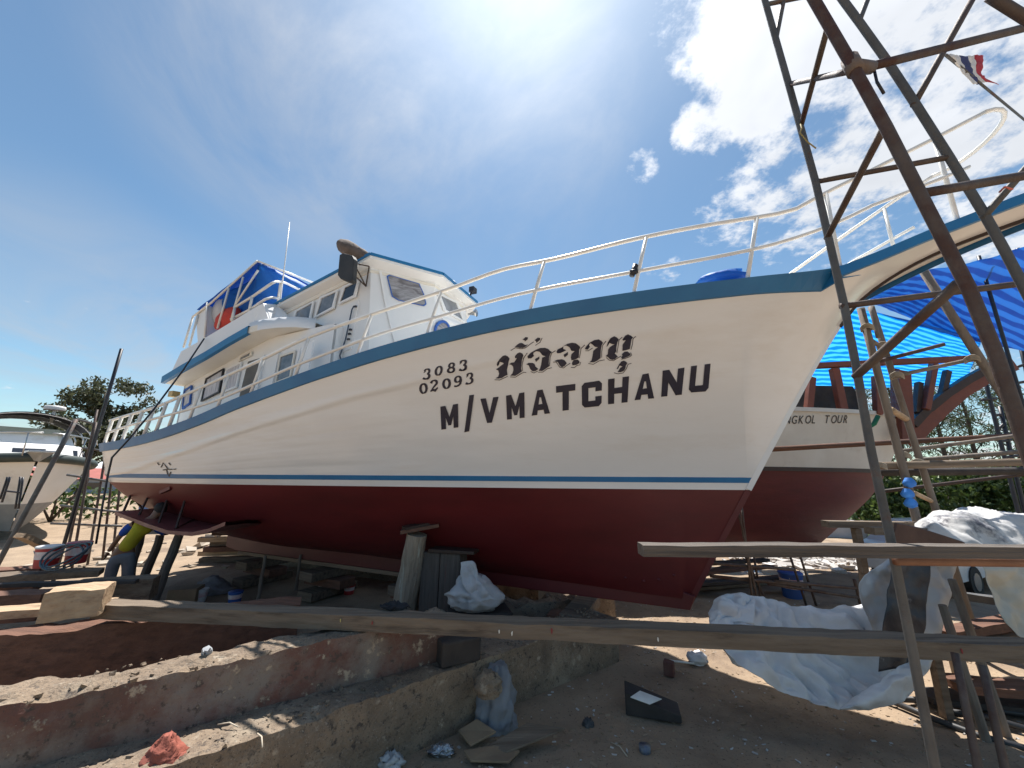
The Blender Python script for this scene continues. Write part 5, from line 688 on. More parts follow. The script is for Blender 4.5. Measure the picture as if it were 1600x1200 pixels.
for s, w in ((-2.4, .34), (-5.4, .4), (-7.6, .4), (-9.6, .4)):
    p = bw(s, 0, 0); k = empty('keel_block', (p.x, p.y, 0), R(-24+random.uniform(-8, 8)), {-2.4: 'stacked timber keel block nearest the bow', -5.4: 'stacked timber keel block behind the squared post', -7.6: 'stacked timber keel block in the dark under midships', -9.6: 'stacked timber keel block nearest the stern'}[s], 'keel block', 'keel blocks under the boat')
    z = .02
    for i in range(3):
        h = .17; MB().box((0, 0, z+h/2), (w if i % 2 == 0 else 1.0, 1.1 if i % 2 == 0 else w, h-.01), Matrix.Rotation(random.uniform(-.1, .1), 3, 'Z')).build('timber', TIMBER2 if i % 2 else TIMBER, k, bevel=.01); z += h
# shores under the stern quarter
shores = (((-6.135,7.6,1.241),(-6.186,7.4,0.281)), ((-7.173,8.4,1.114),(-7.196,8.3,0.483)), ((-7.839,8.7,1.191),(-7.785,8.6,0.409)))
for (a, b), lb in zip(shores, ('near dark shore pole leaning under the stern shelf', 'middle shore pole leaning under the stern shelf', 'shore pole behind the worker in yellow')):
    o = log('shore_pole', to_z(a, b, 0), V(a), .085, .07, mat('dark_pole', (.10, .085, .075), (.15, .125, .105), 4, .9, .5, 16), 10, 8, .1, a[0]); tag(o, lb, 'shore pole', 'shore poles under the stern')
for (x, y, yy), lb in (((415, 880, 8.2), 'thin pale stick prop left of the dark red keel'), ((471, 872, 8.8), 'thin pale stick prop standing in the sunlit gap')):
    a = V((-4.831,8.2,0.792) if x == 415 else (-4.428,8.8,0.71)); o = log('stick_prop', (a.x-.02, a.y, 0), a, .035, .03, BAMBOO, 8, 6, .1, x); tag(o, lb, 'prop', 'stick props')
def sack(name, base, w, d, h, m, seed, prof, amp=.18, nl=22, freq=2.2, lean=(0, 0)):
    rows = []
    K = len(prof)-1
    for i in range(K*4+1):
        t = i/(K*4); f = t*K; k = min(K-1, int(f)); r = prof[k]+(prof[k+1]-prof[k])*(f-k); row = []
        for j in range(nl):
            a = 2*math.pi*j/nl; q = V((math.cos(a), math.sin(a), t*1.5)); g = 1+amp*fbm3(q*freq+V((seed, 0, 0)), 5)+amp*.5*(1-abs(fbm3(V((q.x*2, q.y*2, q.z*.7))*freq+V((0, seed, 0)), 3))*2.5)
            row.append(V(base)+V((lean[0]*t+w*.5*r*g*math.cos(a), lean[1]*t+d*.5*r*g*math.sin(a), h*t+.03*fbm3(q*3+V((seed, seed, 0)), 3)*(t > .1))))
        rows.append(row)
    return MB().grid(rows, closed=True).poly(rows[0]).poly(rows[-1]).build(name, m, None, True)
BAG = cloth_mat('white_sack_fabric', (.62, .62, .63), (.50, .49, .50), .15, 4.0, c3=(.33, .30, .27), s3=2.5, t3=(.58, .75), bump=.5)
GBAG = cloth_mat('grey_cloth_bag', (.27, .28, .30), (.20, .21, .23), .1, 4.0, c3=(.34, .30, .25), s3=2, t3=(.6, .75), bump=.6)
p = (-0.489,6.129,0.52)
sb = sack('white_sack', (p[0], p[1], .52), .68, .5, .46, BAG, 4.0, [.6, .95, 1.0, .95, .8, .62, .35], .34, 34, 1.6, lean=(-.05, 0))
nk = cloth('sack_neck', [[V((p[0]+x, p[1]-.1, z)) for x, z in ((-.22, 1.16), (-.06, 1.18), (.0, 1.12))], [V((p[0]+x, p[1]-.16, z)) for x, z in ((-.20, 1.0), (-.02, 1.02), (.06, .98))], [V((p[0]+x, p[1]-.27, z)) for x, z in ((-.12, .86), (.10, .9), (.18, .86))], [V((p[0]+x, p[1]-.29, z)) for x, z in ((.02, .7), (.24, .74), (.34, .72))]], BAG, .07, 5.0, 10, 10, seed=4.0)
nk.parent = sb; tag(sb, 'crumpled white sack on the slip behind the long plank', 'sack')
o = MB().box((p[0]+.05, p[1]+.05, .40), (.9, .5, .22), Matrix.Rotation(R(14), 3, 'Z')).build('timber_offcut', BLACKWOOD, None, bevel=.02); tag(o, 'dark timber baulk under the white sack', 'timber block')
o = sack('black_cloth', (-1.127,4.21,1.11), .26, .12, .055, mat('black_cloth', (.012, .012, .016), (.03, .03, .035), 8, .9, .6, 20), 2.0, [.9, 1, .75, .2], .25); tag(o, 'small black cloth lying on the long plank by the log prop', 'cloth')
p = (-0.126,4.372,0.0)
gb = sack('grey_cloth_bag', (p[0], p[1]+.05, .0), .40, .28, .50, GBAG, 6.0, [1.0, .95, .9, .86, .78, .6, .42], .34, 40, 1.7, lean=(.02, .12)); tag(gb, 'crumpled grey cloth bag standing against the lower concrete beam', 'bag')
o = sack('plaster_lump', (-0.194,4.334,0.32), .26, .2, .2, CONC, 3.0, [.8, 1, .9, .4], .25); tag(o, 'pale broken concrete lump behind the grey cloth bag', 'rubble')
CARD = mat('brown_cardboard', (.30, .21, .13), (.22, .155, .10), 4, .9, .3, 16)
for q, lb, m in (([(-0.454,4.228,0.05),(-0.29,4.309,0.1),(-0.102,4.2,0.06),(-0.323,4.06,0.03)], 'folded cardboard flap in front of the grey cloth bag', CARD), ([(-0.17,4.063,0.03),(0.19,4.262,0.1),(0.543,4.204,0.09),(-0.01,3.979,0.03)], 'splintered board with a blue smear lying on the sand', TIMBER), ([(-0.374,4.012,0.02),(-0.124,4.047,0.04),(0.113,4.021,0.02),(0.018,3.883,0.02),(-0.305,3.892,0.02)], 'lowest torn cardboard sheet at the bottom of the picture', CARD)):
    o = MB().slab([V(x)+V((0, 0, .02)) for x in q], .018, (0, 0, 1)).build('scrap_sheet', m, None, bevel=.004); tag(o, lb, 'scrap', 'scrap sheets below the bag')
o = sack('crumpled_foil', (-0.573,4.042,0.0), .22, .10, .08, mat('silver_foil', (.45, .47, .5), (.25, .27, .3), 14, .25, .8, 22, metal=.8), 8.0, [.6, 1, .8, .3], .45); tag(o, 'crumpled silver blue foil at the foot of the lower concrete beam', 'foil')
o = sack('plastic_bag', (-0.977,3.89,0.0), .2, .14, .1, mat('clear_plastic', (.5, .5, .5), (.38, .38, .38), 9, .3, .6, 14), 9.0, [.7, 1, .8, .3], .4); tag(o, 'clear crumpled plastic bag at the bottom edge', 'plastic bag')
def wedge(name, q, h0, h1, d, m, label, cat):
    a, b = V(q[0]), V(q[1]); n = (b-a).cross(V((0, 0, 1))).normalized()*-d
    mb = MB().slab([a, b, b+V((0, 0, h1)), a+V((0, 0, h0))], d, tuple(n)); o = mb.build(name, m, None, bevel=.012); return tag(o, label, cat)
wb = wedge('wedge_block', [(1.227,4.657,0.0),(1.751,4.521,0.0)], .21, .07, .26, BLACKWOOD, 'black wedge shaped timber block on the sand with paper on top', 'timber block')
o = MB().slab([(1.257,4.564,0.205),(1.392,4.676,0.21),(1.592,4.609,0.17),(1.44,4.534,0.16)], .006, (0, 0, 1)).build('paper_sheet', mat('white_paper', (.75, .74, .7), None, 5, .8), None); tag(o, 'scrap of white paper lying on the black wedge block', 'paper')
wedge('timber_offcut', [(1.939,5.485,0.0),(2.042,5.426,0.0)], .16, .15, .12, mat('dark_red_offcut', (.10, .03, .025), (.15, .08, .06), 5, .8), 'small dark red timber offcut on the shaded sand by the plank', 'timber block')
o = sack('plastic_cup', (2.528,5.838,0.0), .24, .2, .13, SHEET, 5.0, [.8, 1, .95, .6], .25); tag(o, 'crumpled white plastic tub on the sand below the plank', 'plastic tub')
o = MB().tube([(2.114,5.868,0.02),(2.445,5.746,0.03)], .012, 7).build('white_stick', PIPE, None, True); tag(o, 'thin white stick lying next to the plastic tub', 'stick')
o = MB().tube([(V((1.236,4.102,0.0))), V((1.236,4.102,0.0))+V((0, 0, .06)), V((1.236,4.102,0.0))+V((0, 0, .061)), V((1.236,4.102,0.0))+V((0, 0, .02))], [.05, .052, .04, .036], 14).build('small_tin', mat('tin_blue_grey', (.10, .13, .2), (.3, .28, .24), 14, .5, metal=.3), None, True); tag(o, 'small open tin lying on the sand near the bottom edge', 'tin')
o = sack('dark_stone', (0.797,4.46,0.0), .11, .1, .07, mat('dark_stone', (.05, .05, .055), (.09, .09, .09), 6, .8, .5, 14), 7.0, [.8, 1, .8, .3], .3); tag(o, 'dark pebble lying alone on the shaded sand', 'stone')
o = sack('red_painted_rock', (-2.284,3.078,0.48), .24, .2, .19, mat('red_painted_stone', (.30, .085, .055), (.24, .08, .06), 4, .85, .7, 12, c3=(.35, .28, .22), s3=3, t3=(.58, .68)), 12.0, [.9, 1.0, .8, .55, .2], .3); tag(o, 'orange red painted rock on the lower beam at the bottom left', 'rock')
o = MB().box((-0.525,4.498,0.66), (.42, .26, .22), Matrix.Rotation(R(28), 3, 'Z')).build('timber_offcut', BLACKWOOD, None, bevel=.02); tag(o, 'black timber block lying on the lower beam under the plank', 'timber block')
# hoses in the right corner
HOSE = mat('black_hose', (.02, .02, .022), (.04, .04, .042), 5, .5)
for pts, lb in (([(4.23,4.973,0.03),(4.352,4.649,0.03),(4.529,4.352,0.03),(4.858,4.098,0.03)], 'black hose nearest the bottom right corner on the ground'), ([(4.34,4.976,0.03),(4.812,4.95,0.03),(5.221,4.761,0.04),(5.711,4.626,0.03)], 'second black hose curving behind the nearest one'), ([(4.612,4.766,0.03),(4.923,4.623,0.05),(5.202,4.348,0.04)], 'third black hose between the other two')):
    o = MB().tube(pts, .03, 9).build('hose', HOSE, None, True); tag(o, lb, 'hose', 'hoses on the ground')
# boards stacked beyond the sheets at the right
for k, (a, b, w, h, m, lb) in enumerate((((4.541,5.065,0.55), (7.503,5.553,0.55), .25, .12, TIMBER3, 'pale board under the cream sheet at the right'), ((5.072,5.038,0.7), (6.833,5.641,0.7), .2, .1, TIMBER2, 'orange brown board under the sheets at the right'), ((6.615,6.432,0.8), (7.301,5.712,0.8), .16, .10, GREYPIPE, 'grey beam lying across behind the sheets at the right'), ((4.818,4.83,0.3), (5.846,4.661,0.3), .3, .08, TIMBER2, 'low brown board on the ground below the plank at the right'), ((4.66,4.993,0.1), (5.799,4.771,0.1), .3, .06, BLACKWOOD, 'blackened board on the ground at the right'))):
    o = swept('stacked_board', [a, b], w, h, m, .006, .12, None, .01, 3, seed=k*3.0); tag(o, lb, 'board', 'boards at the right')
# poles propping the trestle
for a, b, lb in (((4.664,4.4,1.399), (4.726,4.4,0.919), 'short wooden prop in front of the white car'), ((4.4,4.3,1.182), (4.436,4.3,0.865), 'short wooden prop beside the printed strip')):
    o = log('short_prop', to_z(a, b, 0), V(a), .04, .035, BAMBOO, 8, 6, .1, a[0]); tag(o, lb, 'prop', 'short props at the right')

o = swept('concrete_slip_beam', [bw(-11.5, -1.6, .98), bw(-3.6, -1.6, .98)], .4, 1.0, CONC, .02, .12, None, .06, 3.0, seed=33.0); tag(o, 'concrete slip beam added along behind the keel to darken the gap', 'concrete beam')  # added behind the keel so the gap under the hull looks darker
o = swept('concrete_slip_beam', [bw(-9.4, -3.2, 1.15), bw(-4.6, -3.2, 1.15)], .5, 1.2, CONC, .02, .15, None, .06, 3.0, seed=37.0); tag(o, 'farthest concrete slip beam, added beyond the keel to darken the gap', 'concrete beam')  # added as well, to block the bright yard under the hull

hp = []
for i in range(25):
    row = []
    for j in range(15):
        a = math.pi*j/14; t = i/24; k = (math.sin(math.pi*t)**.35); hh_ = (1.25+.3*fbm3((t*4, 1, 1), 3))*k; q = bw(-10.6+5.6*t, -3.0+1.3*math.cos(a)*k*(1+.15*fbm3((t*3, j*.3, 4), 3)), max(0.0, math.sin(a))*hh_+.05*fbm3((t*9, j*.7, 2), 3)); row.append(q)
    hp.append(row)
o = MB().grid(hp).build('added_dark_heap', mat('heap_shade_black', (.018, .018, .02), (.035, .035, .038), 4, .55, .5, 9), None, True); tag(o, 'long black heap added to darken the view beyond the keel', 'heap')  # black mound added to hide the sunlit yard and darken the gap

def tiny_stuff():
    rnd = random.Random(44)
    o = sack('clear_plastic_cup', (-2.445,3.543,0.94), .075, .075, .05, mat('clear_plastic_cup', (.34, .36, .37), (.26, .27, .29), 9, .12), 2.0, [.7, .9, 1, .9], .15); tag(o, 'clear plastic cup lying on the broken top of the upper concrete beam', 'cup')
    for k, (a, b, lb) in enumerate((((-2.598,3.232,0.9), (-2.67,3.307,0.75), 'pale twig hanging over the red stained beam face'), ((-1.797,3.276,0.57), (-1.679,3.149,0.56), 'bent pale twig on the lower beam'), ((-2.153,3.37,0.57), (-1.983,3.344,0.57), 'short twig lying across the lower beam'), ((0.962,4.213,0.015), (1.057,4.033,0.015), 'thin twig on the sand by the small tin'))):
        a, b = V(a), V(b); m_ = a.lerp(b, .5)+V((.01, 0, .02)); o = MB().tube([a, m_, b], .005, 5).build('twig', mat('pale_twig', (.55, .47, .36), None, 5, .8), None, True); tag(o, lb, 'twig', 'twigs on the slip')
tiny_stuff()

# ------------------------------------------------------------------ timbers, buckets and worker on the left
bl = swept('squared_timber_block', [(-4.395,4.058,1.27),(-4.029,4.254,1.27)], .26, .24, TIMBER3, .02, .05, None, .03, 3.5, seed=6.0); tag(bl, 'sunlit rough hewn timber block on top of the beams at the left', 'timber block')
o = swept('timber_board', [(-5.381,4.118,1.04),(-4.298,4.624,1.02)], .26, .07, TIMBER3, .008, .08, None, .01, 3, seed=7.0); tag(o, 'pale board directly under the rough hewn block', 'board', 'boards stacked at the left')
for k, (a, b, w, h, m, lb) in enumerate((((-6.936,4.927,0.92), (-5.757,5.316,0.92), .3, .3, TIMBER2, 'reddish timber behind the rough hewn block at the left edge'), ((-6.129,5.962,0.86), (-5.282,6.293,0.86), .28, .3, TIMBER, 'squared timber baulk ending near the stern shore poles'), ((-7.966,5.719,0.92), (-6.539,6.709,0.86), .34, .09, TIMBER, 'wide grey board below the buckets at the left'), ((-8.612,5.903,0.95), (-7.402,6.647,0.9), .3, .35, TIMBER2, 'heavy reddish timber at the far left under the buckets'), ((-7.044,5.424,0.95), (-5.261,5.945,0.9), .1, .05, BLACKWOOD, 'thin dark batten across the left timbers'), ((-8.245,6.927,1.35), (-8.281,7.341,1.1), .16, .08, TIMBER3, 'short pale board tilted by the leaning pole at the left'), ((-4.081,4.799,0.5), (-3.531,4.95,0.5), .16, .06, TIMBER, 'small board lying in the gap behind the upper concrete beam'))):
    o = swept('timber_board', [a, b], w, h, m, .01, .1, None, .015, 3, seed=20+k*2.0); tag(o, lb, 'board', 'boards stacked at the left')
def bucket(name, loc, r, h, m, lm, label, cat, group=None):
    e = empty(name, loc, random.uniform(0, 3), label, cat, group); n = 18
    MB().grid([[(q*math.cos(a), q*math.sin(a), z) for a in [2*math.pi*i/n for i in range(n)]] for q, z in ((r*.82, 0), (r*.88, h*.3), (r*.94, h*.7), (r, h*.95), (r, h), (r*.93, h), (r*.9, h*.9))], closed=True).poly([(r*.82*math.cos(2*math.pi*i/n), r*.82*math.sin(2*math.pi*i/n), 0) for i in range(n)]).build('pail', m, e, True)
    MB().grid([[(q*math.cos(a), q*math.sin(a), z) for a in [2*math.pi*i/n for i in range(n)]] for q, z in ((r*1.03, h*.93), (r*1.05, h*1.0), (r*.95, h*1.03), (.01, h*1.03))], closed=True).build('lid', lm, e, True)
    MB().grid([[(q*1.012*math.cos(a), q*1.012*math.sin(a), z) for a in [2*math.pi*i/n for i in range(n)]] for q, z in ((r*.9, h*.42), (r*.95, h*.78))], closed=True).build('paper_label', mat('white_label', (.7, .68, .66), (.6, .3, .3), 5, .6), e, True)
    MB().tube([(r*1.02*math.cos(a), -.25*r-.0, h*.85+r*.9*math.sin(a)*-.8) for a in [math.pi*i/8 for i in range(9)]], .006, 5).build('handle', STEEL, e, True); return e
REDP = mat('red_pail_plastic', (.42, .035, .04), (.34, .03, .03), 4, .4); WHP = mat('white_pail_plastic', (.72, .70, .68), None, 4, .4); BLP = mat('blue_pail_plastic', (.03, .10, .35), None, 4, .4)
bucket('paint_pail', (-7.062,6.346,0.95), .15, .30, REDP, WHP, 'red and white paint pail nearest the left boat', 'bucket'); bucket('paint_pail', (-7.048,6.755,0.92), .15, .32, REDP, REDP, 'red paint pail with red lid next to the worker', 'bucket')
for q, r, h, m, lb in (((-5.872,8.036,0.0), .13, .22, WHP, 'white and red pail in the dark under the stern'), ((-5.163,7.992,0.0), .12, .2, BLP, 'blue pail in the dark under the hull'), ((-3.748,8.533,0.0), .13, .3, REDP, 'red pail in the sunlit gap under midships'), ((-3.276,8.641,0.0), .11, .18, REDP, 'small red pail beside the log prop under the hull')): bucket('paint_pail', q, r, h, m, m, lb, 'bucket')
o = MB().box((-6.047,7.919,0.14), (.45, .35, .28), Matrix.Rotation(.3, 3, 'Z')).build('carton', CARD, None, bevel=.01); tag(o, 'brown carton in the shade under the stern', 'box')
o = sack('rag_heap', (-6.089,8.641,0.0), .7, .5, .3, mat('mixed_rags', (.16, .14, .14), (.26, .25, .26), 5, .9, .6, 12), 3.0, [1, 1, .8, .5, .2], .35); tag(o, 'heap of rags and packing beside the carton under the stern', 'rags')
co = MB()
for k in range(3):
    c0 = V((-6.636,6.156,0.97))+V((.05*k, 0, .02*k)); co.tube([c0+V((.28*math.cos(a), .10*math.sin(a), .16+.16*math.sin(a*1.0+.4*k))) for a in [2*math.pi*i/18 for i in range(19)]], .014, 6)
co = co.build('cable_coil', mat('dark_blue_cable', (.03, .05, .07), (.06, .10, .12), 5, .5), None, True); tag(co, 'loose coil of dark cable beside the red pails', 'cable')
# worker bending under the stern shelf
def skin_mesh(name, verts, edges, radii, m, parent, root=0, sub=2):
    me = bpy.data.meshes.new(name); me.from_pydata(verts, edges, []); me.materials.append(m); o = bpy.data.objects.new(name, me); C.objects.link(o); o.parent = parent
    bm = bmesh.new(); bm.from_mesh(me); bm.verts.layers.skin.verify(); bm.to_mesh(me); bm.free()
    sk = o.modifiers.new('skin', 'SKIN'); sk.use_smooth_shade = True; d = me.skin_vertices[0].data
    for i, r in enumerate(radii): d[i].radius = r if isinstance(r, tuple) else (r, r); d[i].use_root = i == root
    sb_ = o.modifiers.new('sub', 'SUBSURF'); sb_.levels = sub; sb_.render_levels = sub; return o
def build_worker():
    e = empty('person', (-6.992,7.481,0.0), R(18), 'worker in yellow shirt with blue sleeves and grey jeans bending under the stern', 'person')
    SKN = mat('skin', (.23, .12, .075), (.20, .10, .065), 6, .55); YEL = mat('yellow_shirt', (.52, .42, .02), (.42, .33, .02), 5, .85, .5, 16); BLS = mat('blue_sleeve', (.02, .08, .40), None, 5, .85, .4, 16); JEAN = mat('grey_jeans', (.17, .18, .21), (.12, .13, .155), 5, .9, .5, 18); HAIR = mat('black_hair', (.012, .01, .01), None, 9, .7); SHOE = mat('dark_sandal', (.05, .04, .035), None, 5, .8)
    # x right, y away from camera, z up; torso leans right and forward
    v = [(0, 0, .95), (.05, .02, 1.10), (.13, .05, 1.28), (.21, .09, 1.42), (.27, .13, 1.52), (.31, .17, 1.60), (.34, .20, 1.70),
         (-.10, 0, .88), (-.11, .02, .48), (-.12, -.02, .08), (-.13, .12, .04), (.11, .02, .88), (.13, .05, .48), (.13, .02, .08), (.13, .16, .04),
         (.03, .05, 1.44), (-.13, .06, 1.22), (-.25, .14, 1.02), (-.29, .17, .95), (.36, .10, 1.38), (.50, .22, 1.22), (.55, .42, 1.32), (.56, .50, 1.36)]
    ed = [(0, 1), (1, 2), (2, 3), (3, 4), (4, 5), (5, 6), (0, 7), (7, 8), (8, 9), (9, 10), (0, 11), (11, 12), (12, 13), (13, 14), (3, 15), (15, 16), (16, 17), (17, 18), (3, 19), (19, 20), (20, 21), (21, 22)]
    ra = [(.15, .11), (.14, .10), (.15, .11), (.14, .10), .055, .085, .085, .085, .06, .045, .04, .085, .06, .045, .04, .06, .045, .038, .035, .06, .045, .038, .035]
    skin_mesh('body', v, ed, ra, SKN, e)
    skin_mesh('shirt', [v[0], v[1], v[2], (.20, .085, 1.40), (.25, .115, 1.48), (.03, .05, 1.43), (.35, .10, 1.37)], [(0, 1), (1, 2), (2, 3), (3, 4), (3, 5), (3, 6)], [(.175, .135), (.17, .125), (.18, .135), (.165, .12), .075, .085, .085], YEL, e, 0)
    for a, b in ((5, 0), (6, 1)):
        s0 = [(.03, .05, 1.43), (-.05, .055, 1.33), (-.13, .06, 1.22)] if b == 0 else [(.35, .10, 1.37), (.43, .16, 1.30), (.50, .22, 1.22)]
        skin_mesh('sleeve', s0, [(0, 1), (1, 2)], [.088, .074, .066], BLS, e)
    skin_mesh('jeans', [(0, 0, 1.0), (0, 0, .93), (-.10, 0, .86), (-.11, .02, .48), (-.12, -.015, .12), (.11, .02, .86), (.13, .05, .48), (.13, .025, .12)], [(0, 1), (1, 2), (2, 3), (3, 4), (1, 5), (5, 6), (6, 7)], [(.175, .135), (.175, .14), .115, .085, .07, .115, .085, .07], JEAN, e, 1)
    for x, y in ((-.13, .05), (.13, .09)): MB().box((x, y, .025), (.10, .26, .05)).build('shoe', SHOE, e, bevel=.02)
    rows = [[(.345+r*math.cos(a), .185+r*math.sin(a), z) for a in [2*math.pi*i/14 for i in range(14)]] for r, z in ((.085, 1.62), (.10, 1.68), (.098, 1.74), (.07, 1.79), (.01, 1.81))]
    MB().grid(rows, closed=True).build('hair', HAIR, e, True)
    for hx, hy, hz, sx in ((-.29, .17, .95, -1), (.56, .50, 1.36, 1)):
        h = V((hx, hy, hz)); dr = V((-.25, .2, -.6)).normalized() if sx < 0 else V((.1, .6, .2)).normalized(); sd = dr.cross(V((1, 0, 0))).normalized()
        vs = [h, h+dr*.08]; es = [(0, 1)]; rr = [.032, .036]
        for k in range(4):
            o = sd*(-.027+.018*k); l = (.062, .072, .068, .05)[k]; n0 = len(vs); vs += [h+dr*.09+o, h+dr*(.09+l*.55)+o*1.15, h+dr*(.09+l*.9)+o*1.15+V((.02*sx, 0, -.015))]; es += [(1, n0), (n0, n0+1), (n0+1, n0+2)]; rr += [.010, .009, .008]
        n0 = len(vs); vs += [h+dr*.03+sd*.045, h+dr*.07+sd*.062]; es += [(0, n0), (n0, n0+1)]; rr += [.012, .009]
        skin_mesh('hand', [tuple(q) for q in vs], es, rr, SKN, e, 0, 1)
build_worker()
# slack cable from the upper deck to the ground
o = MB().tube([(-6.292,7.425,5.031),(-6.139,6.919,4.205),(-6.065,6.448,3.403),(-6.225,6.301,2.871),(-6.367,6.254,2.591),(-6.357,6.25,2.293),(-6.298,6.224,1.862),(-6.212,6.185,1.315)], .014, 6).build('mooring_cable', BLACK, None, True); tag(o, 'dark cable running from the upper deck down past the stern', 'cable')

# ------------------------------------------------------------------ tour boat behind the bow
HULLW = mat('tour_boat_white', (.66, .64, .59), (.58, .55, .50), 1.2, .5, .1, 4, c3=(.45, .40, .34), s3=1.0, t3=(.58, .78))
HULLR = mat('tour_boat_red', (.13, .018, .018), (.09, .014, .014), 2, .6, .25, 9, stretch=(.5, 1, 2.5))
BROWN = mat('red_brown_frame', (.20, .055, .03), (.14, .04, .025), 3, .6, .3, 14)
STRIPE = cloth_mat('striped_blue_tarp', (.02, .17, .52), (.025, .20, .58), .55, 1.5, stripes=(1.7, (.08, .36, .75), (0, 0, R(74))), rough=.5, bump=.3)
STRIPE2 = cloth_mat('striped_cyan_tarp', (.03, .38, .78), (.04, .42, .80), .8, 1.5, stripes=(1.7, (.22, .64, .93), (0, 0, R(84))), rough=.5, bump=.3)
def build_tour():
    e = empty('tour_boat', (8.5, 11.3, 0), 0, 'white tour boat with dark red bottom and brown bow frame under blue tarps', 'boat'); o3 = V((8.5, 11.3, 0))
    Lc = lambda p: V(p)-o3
    stem = [Lc(p) for p in [(8.553,11.3,0.677),(9.562,11.3,1.429),(10.338,11.3,2.061),(10.805,11.3,2.635),(11.271,11.3,3.333),(11.82,11.3,3.939)]]; sx = pchip([p.z for p in stem], [p.x for p in stem]); kz = stem[0].z; wl = stem[3].z; top = 4.15
    def half(x, z, xs):
        d = max(0, xs-x); f = 1-math.exp(-d/2.2); g = .35+.65*min(1, max(0, (z-kz)/(top-kz)))**.6; return 1.95*f*g
    def part(z0, z1, k, m, name):
        mb = MB()
        for sg in (-1, 1):
            rows = []
            for i in range(k+1):
                z = z0+(z1-z0)*i/k; xs = sx(z); row = []
                for j in range(37): x = xs-11.5*(j/36)**1.6; row.append((x, sg*half(x, z, xs), z))
                rows.append(row)
            mb.grid(rows)
        return mb.build(name, m, e, True)
    part(wl, top, 8, HULLW, 'topsides'); part(kz, wl-.002, 8, HULLR, 'bottom')
    MB().slab([(sx(kz), .1, kz), (sx(kz), .1, kz-.3), (-9, .1, kz-.3), (-9, .1, kz)], -.2, (0, 1, 0)).build('keel', HULLR, e)
    def edge(z, dz, out, m, name, x0=0.0):
        rows = []; xs = sx(z)
        for j in range(30):
            x = xs-10*(j/29)**1.6; h = half(x, z, xs)+out; rows.append([(x, -h, z-dz), (x, -h, z+dz), (x, -h+.06, z+dz)])
        MB().grid(rows).build(name, m, e)
    edge(wl+.02, .05, .03, DARKWOOD, 'waterline_batten'); edge(top-.02, .05, .05, HULLW, 'gunwale')
    f = lambda *q: [Lc(p) for p in q]
    # black boarding behind the frame paints in the shade of the hold
    MB().slab([(-9, -.9, 4.1), (1.3, -.9, 4.1), (1.0, -.9, 4.95), (-9, -.9, 5.0)], .05, (0, 1, 0)).build('hold_shade_board', BLACKWOOD, e)
    for a, b, w in (((7.987,9.9,5.049),(7.72,9.9,4.046))+(.16,), ((8.632,9.9,5.306),(8.657,9.9,4.059))+(.2,), ((9.823,10.0,5.136),(9.657,10.0,4.089))+(.16,), ((10.776,10.2,5.348),(10.448,10.2,3.414))+(.34,), ((12.043,10.5,5.676),(11.489,10.5,4.336))+(.16,), ((10.783,10.4,5.459),(10.509,10.4,4.039))+(.14,)): MB().beam(*f(a, b), w, .16, (0, 1, 0)).build('frame_post', BROWN, e, bevel=.015)
    MB().beam(*f(*((8.041,9.9,5.369),(12.484,9.9,5.649))), .2, .14).build('top_rail', BROWN, e, bevel=.015)
    # sweeping bow timbers
    for pts, w, m in (([(11.032,10.7,3.464),(11.48,10.7,3.862),(12.108,10.7,4.378),(12.823,10.7,4.907),(13.683,10.7,5.374),(14.526,10.7,5.732)], .36, BROWN), ([(11.104,10.6,3.915),(11.598,10.6,4.354),(12.225,10.6,4.784),(12.974,10.6,5.224),(13.715,10.6,5.596)], .2, DARKWOOD)):
        P_ = f(*pts); 
        rows = []
        for i, p in enumerate(P_):
            d = (P_[min(i+1, len(P_)-1)]-P_[max(0, i-1)]).normalized(); up = V((-d.z, 0, d.x)); rows.append([p-up*w/2-V((0, .1, 0)), p+up*w/2-V((0, .1, 0)), p+up*w/2+V((0, .1, 0)), p-up*w/2+V((0, .1, 0))])
        MB().grid(rows, closed=True).poly(rows[0]).poly(rows[-1]).build('bow_timber', m, e)
    for a, b in [[(11.599,10.6,5.129),(11.325,10.6,4.26)],[(12.49,10.6,5.482),(12.098,10.6,4.635)],[(11.706,10.6,4.356),(12.761,10.6,5.108)]]: MB().beam(*f(a, b), .14, .14, (0, 1, 0)).build('bow_knee', DARKWOOD, e)
    # name on the bow
    txt = 'NGKOL TOUR'; x0, y0 = 6.878, 0
    xa, xb = 6.883-8.5, 8.688-8.5; zt = 3.763
    for i, ch in enumerate(txt):
        if ch == ' ': continue
        cu = bpy.data.curves.new('letter', 'FONT'); cu.body = ch; cu.size = .30; cu.extrude = .002; tmp = bpy.data.objects.new('tmp', cu); C.objects.link(tmp)
        dg = bpy.context.evaluated_depsgraph_get(); me = bpy.data.meshes.new_from_object(tmp.evaluated_get(dg)); bpy.data.objects.remove(tmp); me.materials.clear(); me.materials.append(BLACK)
        x = xa+(xb-xa)*i/(len(txt)-.3); sh = .02*i
        for v in me.vertices:
            px, pz = v.co.x*.72+v.co.y*.12+x, v.co.y*.95+zt+sh*.4; hb = half(px, pz, sx(pz)); v.co = (px, -hb-.012-v.co.z, pz)
        o = bpy.data.objects.new('letter', me); C.objects.link(o); o.parent = e
    MB().tube(f(*[(8.878,9.2,3.922),(8.746,9.2,3.734),(8.635,9.2,3.639)]), [.05, .05, .02], 6).build('green_rope', mat('green_net', (.01, .10, .05), (.03, .2, .1), 8, .9), e, True)
build_tour()
